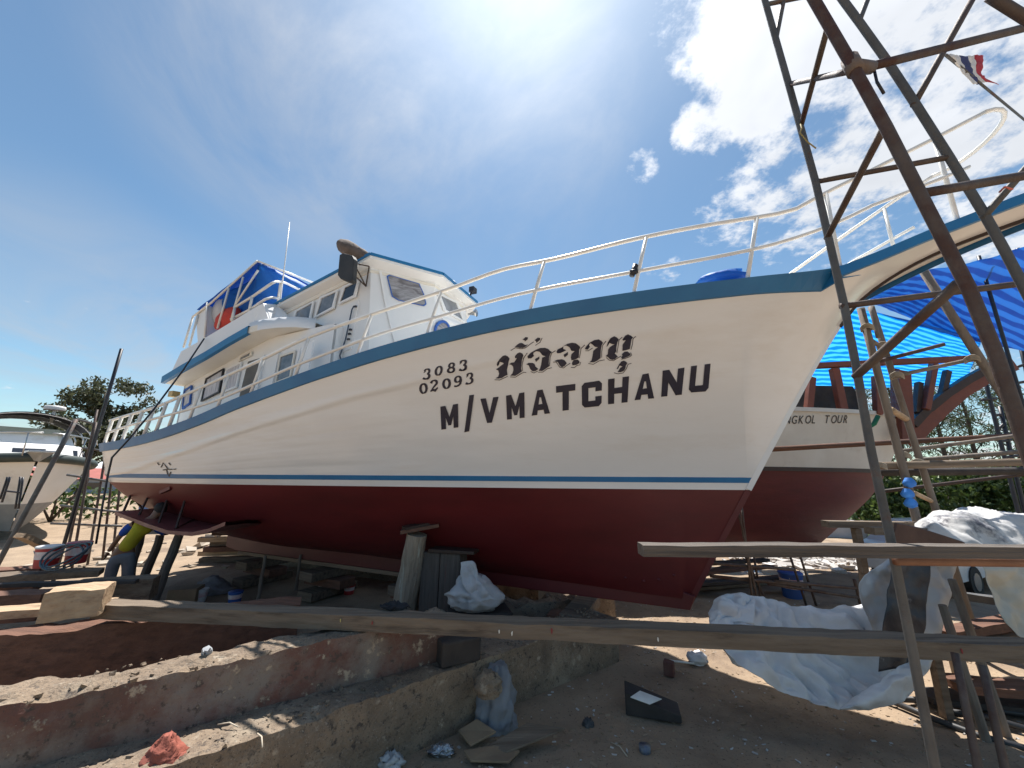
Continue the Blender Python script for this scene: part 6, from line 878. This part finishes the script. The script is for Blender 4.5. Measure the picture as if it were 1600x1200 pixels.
o = cloth('striped_tarp', [[(7.66,7.6,6.432),(8.958,7.6,6.882),(10.146,7.6,7.119),(12.031,7.6,7.724)], [(8.665,8.6,6.792),(9.893,8.6,6.76),(11.081,8.6,6.525),(13.033,8.6,6.554)], [(9.941,9.8,7.213),(11.03,9.8,6.697),(12.329,9.8,6.16),(14.411,9.8,5.718)]], STRIPE, .05, 1.0, 10, 10, seed=2.0, thick=.008); tag(o, 'dark blue striped tarp stretched above the tour boat at the right', 'tarp')
o = cloth('striped_tarp', [[(7.516,9.6,6.469),(8.971,9.6,6.916),(10.632,9.6,6.607),(12.469,9.6,6.089)], [(8.491,11.2,5.994),(10.401,11.2,6.268),(12.138,11.2,6.129),(14.051,11.2,5.953)], [(9.446,13.0,5.359),(11.803,13.0,5.483),(13.835,13.0,5.604),(15.875,13.0,5.725)]], STRIPE2, .05, 1.0, 10, 10, seed=5.0, thick=.008); tag(o, 'bright cyan striped tarp roofing the tour boat', 'tarp')
for a, lb in (((10.859,8.0,7.537), 'thin dark pole holding up the middle of the dark striped tarp'), ((11.834,8.0,7.753), 'thin dark pole holding up the right end of the dark striped tarp')):
    o = bar(None, 'tarp_pole', a, V((a[0], a[1], 0)), .035, BLACK); tag(o, lb, 'pole', 'poles under the striped tarp')
# ------------------------------------------------------------------ cabin cruiser at the left
def build_cruiser():
    b0 = V((-15.52,12.886,2.248)); b0.z = 0; hd = math.atan2(-b0.y, -b0.x)+R(6); e = empty('cabin_cruiser', b0, hd, 'white cabin cruiser with dark gunwale and black bimini seen bow on at the left edge', 'boat')
    GEL = mat('cruiser_gelcoat', (.78, .76, .73), (.72, .69, .65), 1.0, .4, c3=(.5, .44, .36), s3=.9, t3=(.58, .8)); GR = mat('cruiser_grey_bottom', (.22, .22, .22), (.33, .32, .30), 1.2, .7, .2, 6); DK = mat('dark_green_gunwale', (.03, .04, .035), (.05, .06, .05), 4, .6); CAN = mat('olive_canvas', (.25, .26, .2), (.3, .31, .25), 3, .85)
    zs = lambda d: 2.85-.075*d+.004*d*d
    def half(d, v): return 1.95*(1-math.exp(-(d+.02)/1.3))*(.30+.70*v**.7)
    def zone(v0, v1, k, m, name):
        mb = MB()
        for sg in (-1, 1):
            rows = []
            for i in range(k+1):
                v = v0+(v1-v0)*i/k; row = []
                for j in range(31):
                    d = 9.5*(j/30)**1.7; z = .35+(zs(d)-.35)*v; row.append((-d-(1-v)*1.5, sg*half(d, v), z))
                rows.append(row)
            mb.grid(rows)
        return mb.build(name, m, e, True)
    zone(.36, 1, 8, GEL, 'topsides'); zone(0, .36, 6, GR, 'bottom')
    for sg in (-1, 1): MB().tube([(-9.5*(j/30)**1.7+.04, sg*(half(9.5*(j/30)**1.7, 1)+.02), zs(9.5*(j/30)**1.7)-.08) for j in range(31)], .15, 8).build('gunwale', DK, e, True)
    MB().grid([[(-9.5*(j/20), sg*half(9.5*j/20, 1), zs(9.5*j/20)) for j in range(21)] for sg in (-1, 1)]).build('foredeck', GEL, e)
    MB().slab([(.55, -.3, 2.9), (.55, .3, 2.9), (-.6, .3, 2.9), (-.6, -.3, 2.9)], .08, (0, 0, 1)).build('bow_roller', STEEL, e, bevel=.02)
    MB().grid([[(.62, 0, 2.92), (.3, -.28, 2.92), (-.1, -.3, 2.92)], [(.35, 0, 2.62), (.2, -.1, 2.66), (-.1, -.12, 2.7)], [(.62, 0, 2.92), (.3, .28, 2.92), (-.1, .3, 2.92)]]).build('anchor', mat('galvanised', (.35, .35, .34), None, 6, .5, metal=.5), e)
    def lay(z0, x0, x1, w0, z1, ins, m, name): 
        a = [(x0, -w0*.6, z0), (x0, w0*.6, z0), (x0-.8, w0, z0), (x1, w0, z0), (x1, -w0, z0), (x0-.8, -w0, z0)]; b = [(p[0]-(ins if p[0] > x1 else 0), p[1]*.9, z1) for p in a]
        mb = MB(); n = 6
        for i in range(n): mb.quad(a[i], a[(i+1) % n], b[(i+1) % n], b[i])
        mb.poly(b).poly(a); return mb.build(name, m, e, bevel=.03)
    lay(2.55, -2.2, -8.5, 1.55, 3.25, .5, GEL, 'cabin'); lay(3.25, -2.9, -8.4, 1.5, 3.32, .1, GEL, 'cabin_roof'); lay(3.32, -3.6, -8.2, 1.35, 3.75, .35, GEL, 'flybridge'); lay(3.75, -3.8, -8.0, 1.38, 3.95, .1, CAN, 'canvas_screen')
    for y0, y1 in ((-1.3, -.5), (-.4, .4), (.5, 1.3)): MB().slab([(-2.38-.45*abs(y0+y1)*.5, y0, 2.75), (-2.38-.45*abs(y0+y1)*.5, y1, 2.75), (-2.62-.45*abs(y0+y1)*.5, y1*.97, 3.12), (-2.62-.45*abs(y0+y1)*.5, y0*.97, 3.12)], .02, (1, 0, .3)).build('window', GLASS, e)
    for sg in (-1, 1): MB().slab([(-3.3, sg*1.56, 2.75), (-6.5, sg*1.56, 2.75), (-6.5, sg*1.5, 3.12), (-3.5, sg*1.5, 3.12)], .02, (0, sg, 0)).build('window', GLASS, e)
    for k, x in enumerate((-4.0, -5.6, -7.2)): MB().tube([(x, 1.75*math.cos(a), 3.5+1.05*math.sin(a)) for a in [math.pi*i/16 for i in range(17)]], .03, 7).build('bimini_bow', STEEL, e, True)
    MB().grid([[(x, 1.75*math.cos(a), 3.5+(1.07+.0)*math.sin(a)) for a in [math.pi*(.14+.72*i/16) for i in range(17)]] for x in (-3.8, -5.6, -7.4)]).build('bimini', mat('navy_canvas', (.012, .014, .03), (.02, .024, .045), 4, .8), e, True)
    for sg in (-1, 1): 
        MB().tube([(.5, sg*.1, 3.55), (-.2, sg*.7, 3.55), (-1.5, sg*1.45, 3.5), (-3.2, sg*1.8, 3.4)], .02, 7).build('bow_rail', STEEL, e, True)
        for x, y in ((.2, .38), (-.9, 1.1), (-2.2, 1.6)): MB().tube([(x, sg*y, 3.54), (x-.1, sg*y*.95, 2.8)], .018, 6).build('rail_post', STEEL, e, True)
    r = MB(); r.grid([[(-5.2+q*math.cos(a), .6+q*math.sin(a), 4.85+z) for a in [2*math.pi*i/14 for i in range(14)]] for q, z in ((.30, 0), (.33, .08), (.30, .16), (.02, .2))], closed=True); r.build('radar_dome', GEL, e, True); MB().tube([(-5.2, .6, 4.3), (-5.2, .6, 4.86)], .05, 7).build('radar_mast', GEL, e, True)
build_cruiser()
# poles and staging between the two boats on the left
for a, b, r, m, lb in (((-9.807,9.2,5.359), (-9.938,9.2,1.086), .036, BLACK, 'tall dark pole standing beside the left boat, its top clear of the tree'), ((-10.226,9.0,3.547), (-10.414,8.6,1.018), .045, GREYPIPE, 'leaning grey pole crossing in front of the left boat')):
    a = V(a); b = V(b); o = bar(None, 'tall_pole', a, to_z(a, b, 0.0), r, m); tag(o, lb, 'pole', 'poles by the left boat')
ls = empty('pipe_staging', (-9.5, 10.5, 0), 0, 'thin pipe staging between the left boat and the stern', 'scaffold')
for a, b in [[(-11.424,10.5,4.012),(-11.248,10.5,0.856)],[(-11.229,10.8,3.164),(-10.98,10.8,0.503)],[(-11.378,11.2,3.014),(-11.022,11.2,0.438)],[(-11.041,10.2,3.622),(-10.768,10.2,0.902)],[(-11.091,11.2,2.746),(-10.762,11.2,0.441)]]: bar(ls, 'upright', *local(ls, a, to_z(a, b, 0)), .028, RUST)
for a, b in [[(-11.913,10.5,3.739),(-11.203,10.5,3.573)],[(-11.87,10.6,2.254),(-10.752,10.6,2.103)],[(-11.817,10.6,1.469),(-10.267,10.6,1.329)],[(-11.939,10.6,1.022),(-10.097,10.6,0.983)],[(-11.636,10.6,2.969),(-10.916,10.6,2.876)]]: bar(ls, 'rail', *local(ls, a, b), .028, GREYPIPE)
lt = empty('step_ladder', (-16.244,13.476,0.0), 0, 'thin steel ladder frame standing before the left boat hull', 'ladder')
for a, b in [[(-11.919,9.4,2.208),(-11.936,9.4,1.698)],[(-11.858,9.4,2.208),(-11.869,9.4,1.627)],[(-11.617,9.4,2.212),(-11.512,9.4,1.489)],[(-11.552,9.4,2.198),(-11.438,9.4,1.49)],[(-11.877,9.4,1.886),(-11.489,9.4,1.848)]]: bar(lt, 'rail', *local(lt, a, b), .02, BLACK)

# ------------------------------------------------------------------ trees, wall, sheds, car, rubble
BARK = mat('grey_bark', (.10, .08, .065), (.06, .048, .04), 5, .95, .5, 14)
LEAF_A = leaf_mat('casuarina_leaf', (.035, .055, .022), (.085, .115, .04), .3); LEAF_B = leaf_mat('bush_leaf', (.03, .06, .014), (.10, .15, .035), .35); LEAF_C = leaf_mat('broad_tree_leaf', (.045, .055, .03), (.11, .12, .06), .3)
def leaves(blobs, count, size, mtl, name, parent, droop=0.0, seed=1, narrow=.5):
    rnd = random.Random(seed); vs = []; fs = []; tot = sum(b[3]**2 for b in blobs)
    for b in blobs:
        c0 = V(b[:3]); n = int(count*b[3]**2/tot)
        for _ in range(n):
            d = V((rnd.gauss(0, 1), rnd.gauss(0, 1), rnd.gauss(0, 1))).normalized(); p = c0+V((d.x*b[3], d.y*b[3], d.z*b[3]*(b[4] if len(b) > 4 else .75)))*(rnd.random()**.45)
            if fbm3(p*1.1/max(.4, b[3]*.5), 3) < -.18: continue
            ax = V((rnd.gauss(0, 1), rnd.gauss(0, 1), rnd.gauss(0, 1)-droop)).normalized(); bx = ax.orthogonal().normalized(); bx.rotate(Matrix.Rotation(rnd.random()*6.28, 3, ax)); s = size*rnd.uniform(.6, 1.4); k = len(vs)
            vs += [p-ax*s-bx*s*narrow*.3, p+bx*s*narrow, p+ax*s, p-bx*s*narrow]; fs.append((k, k+1, k+2, k+3))
    me = bpy.data.meshes.new(name); me.from_pydata([tuple(v) for v in vs], [], fs); me.materials.append(mtl); o = bpy.data.objects.new(name, me); C.objects.link(o); o.parent = parent; return o
def branchy(par, h, r, nb, seed, lean=0.0, spread=1.0, start=.35):
    rnd = random.Random(seed); tips = []; mb = MB(); top = V((lean*h, 0, h)); pts = [V((0, 0, 0)).lerp(top, i/6)+V((.06*h*.15*rnd.gauss(0, 1), .03*rnd.gauss(0, 1), 0))*(i > 0) for i in range(7)]
    mb.tube(pts, [r*(1-.13*i) for i in range(7)], 7)
    for k in range(nb):
        t = start+(1-start)*k/nb; i = min(5, int(t*6)); p = pts[i].lerp(pts[i+1], t*6-i); a = rnd.random()*6.28; l = spread*h*(.32*(1-t)+.10)*rnd.uniform(.7, 1.3); d = V((math.cos(a), math.sin(a), rnd.uniform(.25, .8))).normalized()
        q = [p, p+d*l*.5+V((0, 0, .05*l)), p+d*l]; mb.tube(q, [r*.32*(1-.5*t), r*.2*(1-.5*t), r*.06], 5); tips += [(q[1], l), (q[2], l)]
    mb.build('trunk', BARK, par, True); return pts, tips
def casuarina(loc, h, r, seed, label, nb=16, cnt=3200, lean=0.0, spread=1.0, size=.13):
    e = empty('casuarina_tree', loc, 0, label, 'tree', 'trees behind the right boat'); pts, tips = branchy(e, h, r, nb, seed, lean, spread)
    bl = [(p.x, p.y, p.z, max(.25, l*.42), .55) for p, l in tips]+[(pts[-1].x, pts[-1].y, pts[-1].z, h*.06, .9)]
    leaves(bl, cnt, size, LEAF_A, 'crown', e, .9, seed, .16)
for q, h, r, sd, lb, kw in (((16.941,18.487,-0.0), 7.0, .11, 3, 'thin casuarina tree just right of the tour boat stem', {}), ((18.998,18.874,0.0), 8.2, .12, 5, 'casuarina tree behind the twin wooden uprights', {}), ((21.003,18.863,0.0), 9.6, .13, 8, 'tallest thin casuarina tree with bare upper trunk in the gap', {'nb': 20}), ((22.304,18.596,0.0), 8.0, .14, 12, 'casuarina tree behind the far ladder frame', {}), ((24.635,18.807,0.0), 8.5, .16, 14, 'casuarina tree at the right edge', {})):
    casuarina(q, h, r, sd, lb, **kw)
def bush(loc, w, h, seed, label, cnt=2600, m=None):
    e = empty('bush', loc, 0, label, 'bush', 'bushes behind the right wall'); rnd = random.Random(seed)
    leaves([(rnd.uniform(-.5, .5)*w, rnd.uniform(-.3, .3)*w, h*rnd.uniform(.25, .8), w*rnd.uniform(.22, .36), .8) for _ in range(9)], cnt, .13, m or LEAF_B, 'foliage', e, 0, seed, .55)
    mb = MB()
    for k in range(4): mb.tube([(0, 0, 0), (rnd.uniform(-.3, .3)*w, rnd.uniform(-.2, .2)*w, h*.6)], [.06, .02], 5)
    mb.build('stem', BARK, e, True)
for k, (x, w, h, lb) in enumerate(((1372, 3.2, 2.6, 'dark bush just right of the tour boat forefoot'), (1425, 3.4, 3.0, 'bush behind the blue rope knots'), (1478, 3.2, 2.9, 'bush over the peak of the heaped sheet'), (1530, 3.4, 3.1, 'bush left of the far ladder frame'), (1585, 3.4, 3.0, 'bush below the rails near the right edge'), (1640, 3.4, 3.2, 'bush at the right edge'))):
    p = ((16.304,18.053,0.0), (17.959,18.203,0.0), (19.642,18.355,0.0), (21.322,18.507,0.0), (23.131,18.671,0.0), (24.972,18.838,0.0))[k]; bush(p, w, h, 30+k, lb)
hd = empty('hedge_row', (20, 34, 0), 0, None, None)
C.objects.unlink(hd); bpy.data.objects.remove(hd)
o = leaves([(14+i*2.4, 30-i*.6+random.uniform(-1, 1), 1.6+random.uniform(-.3, .8), 2.2, .8) for i in range(16)]+[(-60+i*5, 62+random.uniform(-4, 4), 2.5+random.uniform(-.5, 1.2), 3.6, .8) for i in range(24)], 22000, .34, LEAF_B, 'far_scrub', None, 0, 77, .6); tag(o, 'far belt of scrub along the edge of the yard', 'scrub', kind='stuff')
# broad tree at the left
e = empty('broad_tree', (-38.063,35.299,0.942), 0, 'big round crowned tree behind the left boat', 'tree'); e.location.z = 0
pts, tips = branchy(e, 9.4, .35, 16, 41, 0, 1.15, .3)
rnd = random.Random(5); leaves([(p.x+rnd.gauss(0, .4), p.y+rnd.gauss(0, .4), p.z+.2, max(.7, l*.40), .8) for p, l in tips]+[(rnd.gauss(0, 1.5), rnd.gauss(0, 1.5), 7.3+rnd.gauss(0, 1.4), 1.1, .8) for _ in range(16)], 17000, .17, LEAF_C, 'crown', e, .2, 6, .5)
for (x, y, w, h, lb) in ((-15.5, 19.5, 3.6, 2.2, 'bush low behind the left boat'), (-18.5, 23, 4.2, 2.6, 'bush between the left boat and the broad tree'), (-13.5, 22, 4.0, 2.0, 'bush in the gap left of the stern'), (-21.5, 19, 4.2, 2.4, 'bush at the far left behind the cruiser')):
    bush((x, y, 0), w, h, int(x*7) % 97, lb, 1800)
def skiff(loc, rz, l, m1, m2, label):
    e = empty('small_skiff', loc, rz, label, 'boat', None); mk = lambda z0, z1, f0, f1, m, nm: MB().grid([[(x*l/2, sg*.75*(1-max(0, x)**2.2)*f, z+.35*max(0, x)**2) for x in [-1+i/10 for i in range(21)]] for sg, f, z in ((-1, f1, z1), (-1, f0, z0), (1, f0, z0), (1, f1, z1))]).build(nm, m, e)
    mk(.35, .75, .55, .85, m2, 'bottom'); mk(.752, 1.25, .85, 1.0, m1, 'topsides'); MB().box((-.1*l, 0, 1.5), (l*.3, 1.0, .6)).build('cuddy', m1, e, bevel=.06); MB().box((-.1*l, 0, 1.83), (l*.36, 1.15, .07)).build('cuddy_roof', m2, e)
    for x in (-.3, .2): MB().box((x*l, 0, .2), (.25, 1.1, .36)).build('chock', TIMBER, e)
skiff((-13.2, 17.5, 0), R(12), 4.2, mat('skiff_blue', (.10, .22, .5), None, 2, .5), mat('skiff_white', (.65, .65, .63), None, 2, .5), 'small blue skiff on chocks beyond the stern')
rt = random.Random(9)
for k, lb in enumerate(('lowest', 'second', 'third', 'fourth', 'fifth', 'sixth', 'seventh', 'topmost')):
    a = V((-8.3+rt.uniform(-.2, .2), 11.2+.16*(k % 2)+rt.uniform(-.1, .1), .14+.13*k)); o = swept('stacked_timber', [a, a+V((3.4+rt.uniform(-.4, .4), .7+rt.uniform(-.1, .1), 0))], .22, .12, (TIMBER, TIMBER3, TIMBER2)[k % 3], .008, .25, None, .01, 3, seed=80.0+k); tag(o, lb+' timber of the stack beyond the stern shores', 'timber', 'timber stack beyond the stern')
# boundary wall and shed roofs
o = MB().box((16.5, 17.2, .35), (14, .25, .75), Matrix.Rotation(R(-8), 3, 'Z')).build('boundary_wall', mat('pale_block_wall', (.42, .42, .43), (.34, .34, .35), 1.5, .85, .3, 9), None, bevel=.02); tag(o, 'low pale block wall under the bushes at the right', 'wall')
def shed(name, loc, rz, w, d, h, rm, wm, label, eave=.6):
    e = empty(name, loc, rz, label, 'shed'); MB().box((0, 0, h/2), (w, d, h)).build('wall', wm, e)
    mb = MB(); z = h+1.0
    mb.slab([(-w/2-eave, -d/2-eave, h-.1), (w/2+eave, -d/2-eave, h-.1), (w/2+eave, 0, z), (-w/2-eave, 0, z)], .06).slab([(-w/2-eave, d/2+eave, h-.1), (-w/2-eave, 0, z), (w/2+eave, 0, z), (w/2+eave, d/2+eave, h-.1)], .06); mb.build('roof', rm, e)
    for k in range(3): MB().box((-w*.3+k*w*.3, -d/2-.02, h*.5), (w*.14, .06, h*.45)).build('window', GLASS, e)
    MB().box((w*.42, -d/2-.02, 1.0), (.9, .06, 2.0)).build('door', mat('shed_door', (.12, .16, .24), None, 3, .7), e); return e
shed('red_roof_shed', (-45.339,43.599,0), R(38), 9, 6, 1.5, mat('rusty_red_roof', (.36, .10, .08), (.28, .08, .06), 2, .8, .3, 6), mat('shed_blue_wall', (.30, .38, .50), (.4, .46, .55), 1, .8), 'low shed with rusty red roof beyond the stern')
shed('pale_roof_shed', (-63.791,61.934,0), R(40), 12, 8, 2.6, mat('pale_metal_roof', (.6, .62, .64), (.5, .52, .54), 2, .5), mat('shed_white_wall', (.6, .6, .58), None, 1, .8), 'white shed with pale metal roof behind the red roofed one')
# white car half hidden by the sheets
def car():
    e = empty('parked_car', (10.9, 10.3, 0), R(205), 'white parked car half hidden behind the hanging sheets at the right', 'car'); W = mat('white_car_paint', (.78, .79, .8), None, 2, .25, coat=.5); side = [(-2.1, .35), (-2.15, .75), (-1.2, .92), (-.45, 1.42), (.9, 1.45), (1.7, .98), (2.15, .92), (2.15, .35)]
    rows = [[(x, -sg*.82*(1 if z < 1 else .84), z) for x, z in side] for sg in (1, -1)]; mb = MB().grid(rows, closed=True).poly(rows[0]).poly(rows[1]); mb.build('body', W, e, bevel=.05)
    MB().slab([(-1.13, -.66, .97), (-1.13, .66, .97), (-.5, .6, 1.40), (-.5, -.6, 1.40)], .02, (-1, 0, .8)).build('windscreen', GLASS, e)
    for sg in (-1, 1): MB().slab([(-1.0, sg*.80, .98), (1.5, sg*.80, .98), (.9, sg*.70, 1.38), (-.42, sg*.70, 1.38)], .02, (0, sg, .1)).build('side_window', GLASS, e)
    for sx in (-1.35, 1.35):
        for sg in (-1, 1):
            w = MB().tube([(sx, sg*.62, .31), (sx, sg*.85, .31)], .31, 18).build('wheel', mat('tyre_rubber', (.02, .02, .02), None, 5, .8), e); MB().tube([(sx, sg*.84, .31), (sx, sg*.862, .31)], .18, 12).build('rim', STEEL, w)
    for sg in (-1, 1): MB().box((-2.12, sg*.6, .68), (.06, .3, .14)).build('headlight', glass_mat('headlight_glass%d' % sg, (.6, .6, .6)), e)
car()
# rubble, scrap and ground litter
def litter(name, area, n, size, m, seed, flat=.35, label='', cat=''):
    rnd = random.Random(seed); mb = MB()
    for _ in range(n):
        x, y = area(rnd); s = size*rnd.uniform(.4, 1.6); mb.chunk((x, y, ground_h(x, y)+s*flat*.3), (s*rnd.uniform(.6, 2.0), s*rnd.uniform(.4, 1), s*flat), rnd)
    o = mb.build(name, m); return tag(o, label, cat, kind='stuff')
CHIP = mat('wood_chip', (.36, .27, .18), (.20, .14, .09), 2, .9); PALE = mat('pale_rubble', (.55, .54, .52), (.38, .34, .30), 1.0, .9)
litter('wood_chips', lambda r: (r.uniform(-1, 6.5), r.uniform(3.6, 8.5)), 2600, .022, CHIP, 3, .3, 'scattered wood chips and pebbles on the near sand', 'chips')
litter('pale_grit', lambda r: (r.uniform(-1, 6.5), r.uniform(3.6, 8.5)), 900, .018, PALE, 4, .4, 'scattered pale grit and shell on the near sand', 'grit')
litter('pale_rubble', lambda r: (r.gauss(9.4, 1.3), r.gauss(12.4, .6)), 260, .22, PALE, 5, .3, 'pale rubble and scrap heap on the sunny ground below the wall', 'rubble')
litter('yard_scrap', lambda r: (r.uniform(-13, 3), r.uniform(10.5, 18)), 260, .24, mat('yard_scrap_wood', (.34, .26, .18), (.5, .45, .38), .7, .9), 6, .35, 'scattered scrap timber on the sunny yard beyond the keel', 'scrap')
rn = random.Random(21); labels = ('lowest', 'second', 'third', 'fourth', 'fifth', 'topmost')
for k in range(6):
    a = V((3.6+rn.uniform(-.3, .3), 8.6+rn.uniform(-.2, .6), .10+.085*k)); b = a+V((rn.uniform(2.2, 3.4), rn.uniform(.3, 1.6), rn.uniform(-.05, .1))); o = swept('scrap_plank', [a, b], .18, .06, (TIMBER, TIMBER2, BLACKWOOD)[k % 3], .006, .2, None, .01, 3, seed=50.0+k); tag(o, labels[k]+' scrap plank in the loose pile beyond the bow forefoot', 'plank', 'scrap planks beyond the bow')
bk = bucket('blue_drum', (5.901,8.758,0.0), .22, .5, BLP, BLP, 'blue drum standing beyond the bow among pipes', 'drum')
tr = empty('pipe_trestle', (4.6, 8.2, 0), 0, 'thin rusty pipe trestle standing just beyond the bow forefoot', 'trestle')
for a, b in [[(4.517,8.0,1.999),(4.708,8.0,0.09)],[(4.612,8.0,1.939),(4.608,8.0,0.253)],[(5.647,8.3,0.885),(5.81,8.3,0.071)],[(5.845,8.3,0.912),(6.015,8.3,0.017)],[(4.687,8.2,0.892),(5.011,8.2,0.034)],[(4.853,8.2,0.894),(4.895,8.2,0.089)]]: bar(tr, 'leg', *local(tr, a, to_z(a, b, 0)), .022, RUST)
for a, b in [[(3.902,8.1,0.555),(5.741,8.1,0.408)],[(3.926,8.1,0.785),(5.538,8.1,0.691)],[(5.002,8.1,0.433),(6.812,8.1,0.198)],[(5.133,8.1,0.48),(6.845,8.1,0.366)],[(6.692,8.1,0.534),(6.728,8.1,0.085)]]: bar(tr, 'rail', *local(tr, a, b), .03, RUST)
# national flag on a short staff at the bow
fs = empty('bow_flag', (9.525,5.829,8.981), 0, 'ragged red white and blue flag on a staff at the bow rail', 'flag')
def flag():
    top = V((5.636,3.885,7.847))-fs.location; low = V((9.794,5.964,9.134))-fs.location
    MB().tube([top, top.lerp(low, .5), low], .017, 7).build('staff', GREYPIPE, fs, True)
    q = [[V(p)-fs.location for p in r] for r in [[(5.646,3.89,7.864),(5.859,3.997,7.937),(5.994,4.064,7.897),(6.283,4.208,7.933),(6.551,4.343,7.947)],[(6.196,4.165,8.242),(6.28,4.207,8.208),(6.354,4.244,8.118),(6.552,4.343,8.087),(6.783,4.458,8.096)],[(6.871,4.502,8.706),(6.801,4.467,8.52),(6.746,4.44,8.36),(6.837,4.486,8.251),(7.055,4.595,8.296)],[(7.304,4.719,9.011),(7.18,4.657,8.781),(7.047,4.59,8.538),(7.115,4.624,8.458),(7.436,4.785,8.567)],[(7.984,5.059,9.49),(7.739,4.937,9.167),(7.399,4.767,8.775),(7.379,4.757,8.633),(8.479,5.307,9.187)]]]
    cols = (mat('flag_red', (.45, .02, .03), None, 6, .8), mat('flag_white', (.7, .68, .66), None, 6, .8), mat('flag_blue', (.03, .03, .12), None, 6, .8))
    for i, m in ((0, cols[1]), (1, cols[2]), (2, cols[1]), (3, cols[0])):
        o = cloth('flag_stripe', [q[i], q[i+1]], m, .03, 6.0, 4, 6, fs, seed=i*.0); 
flag()
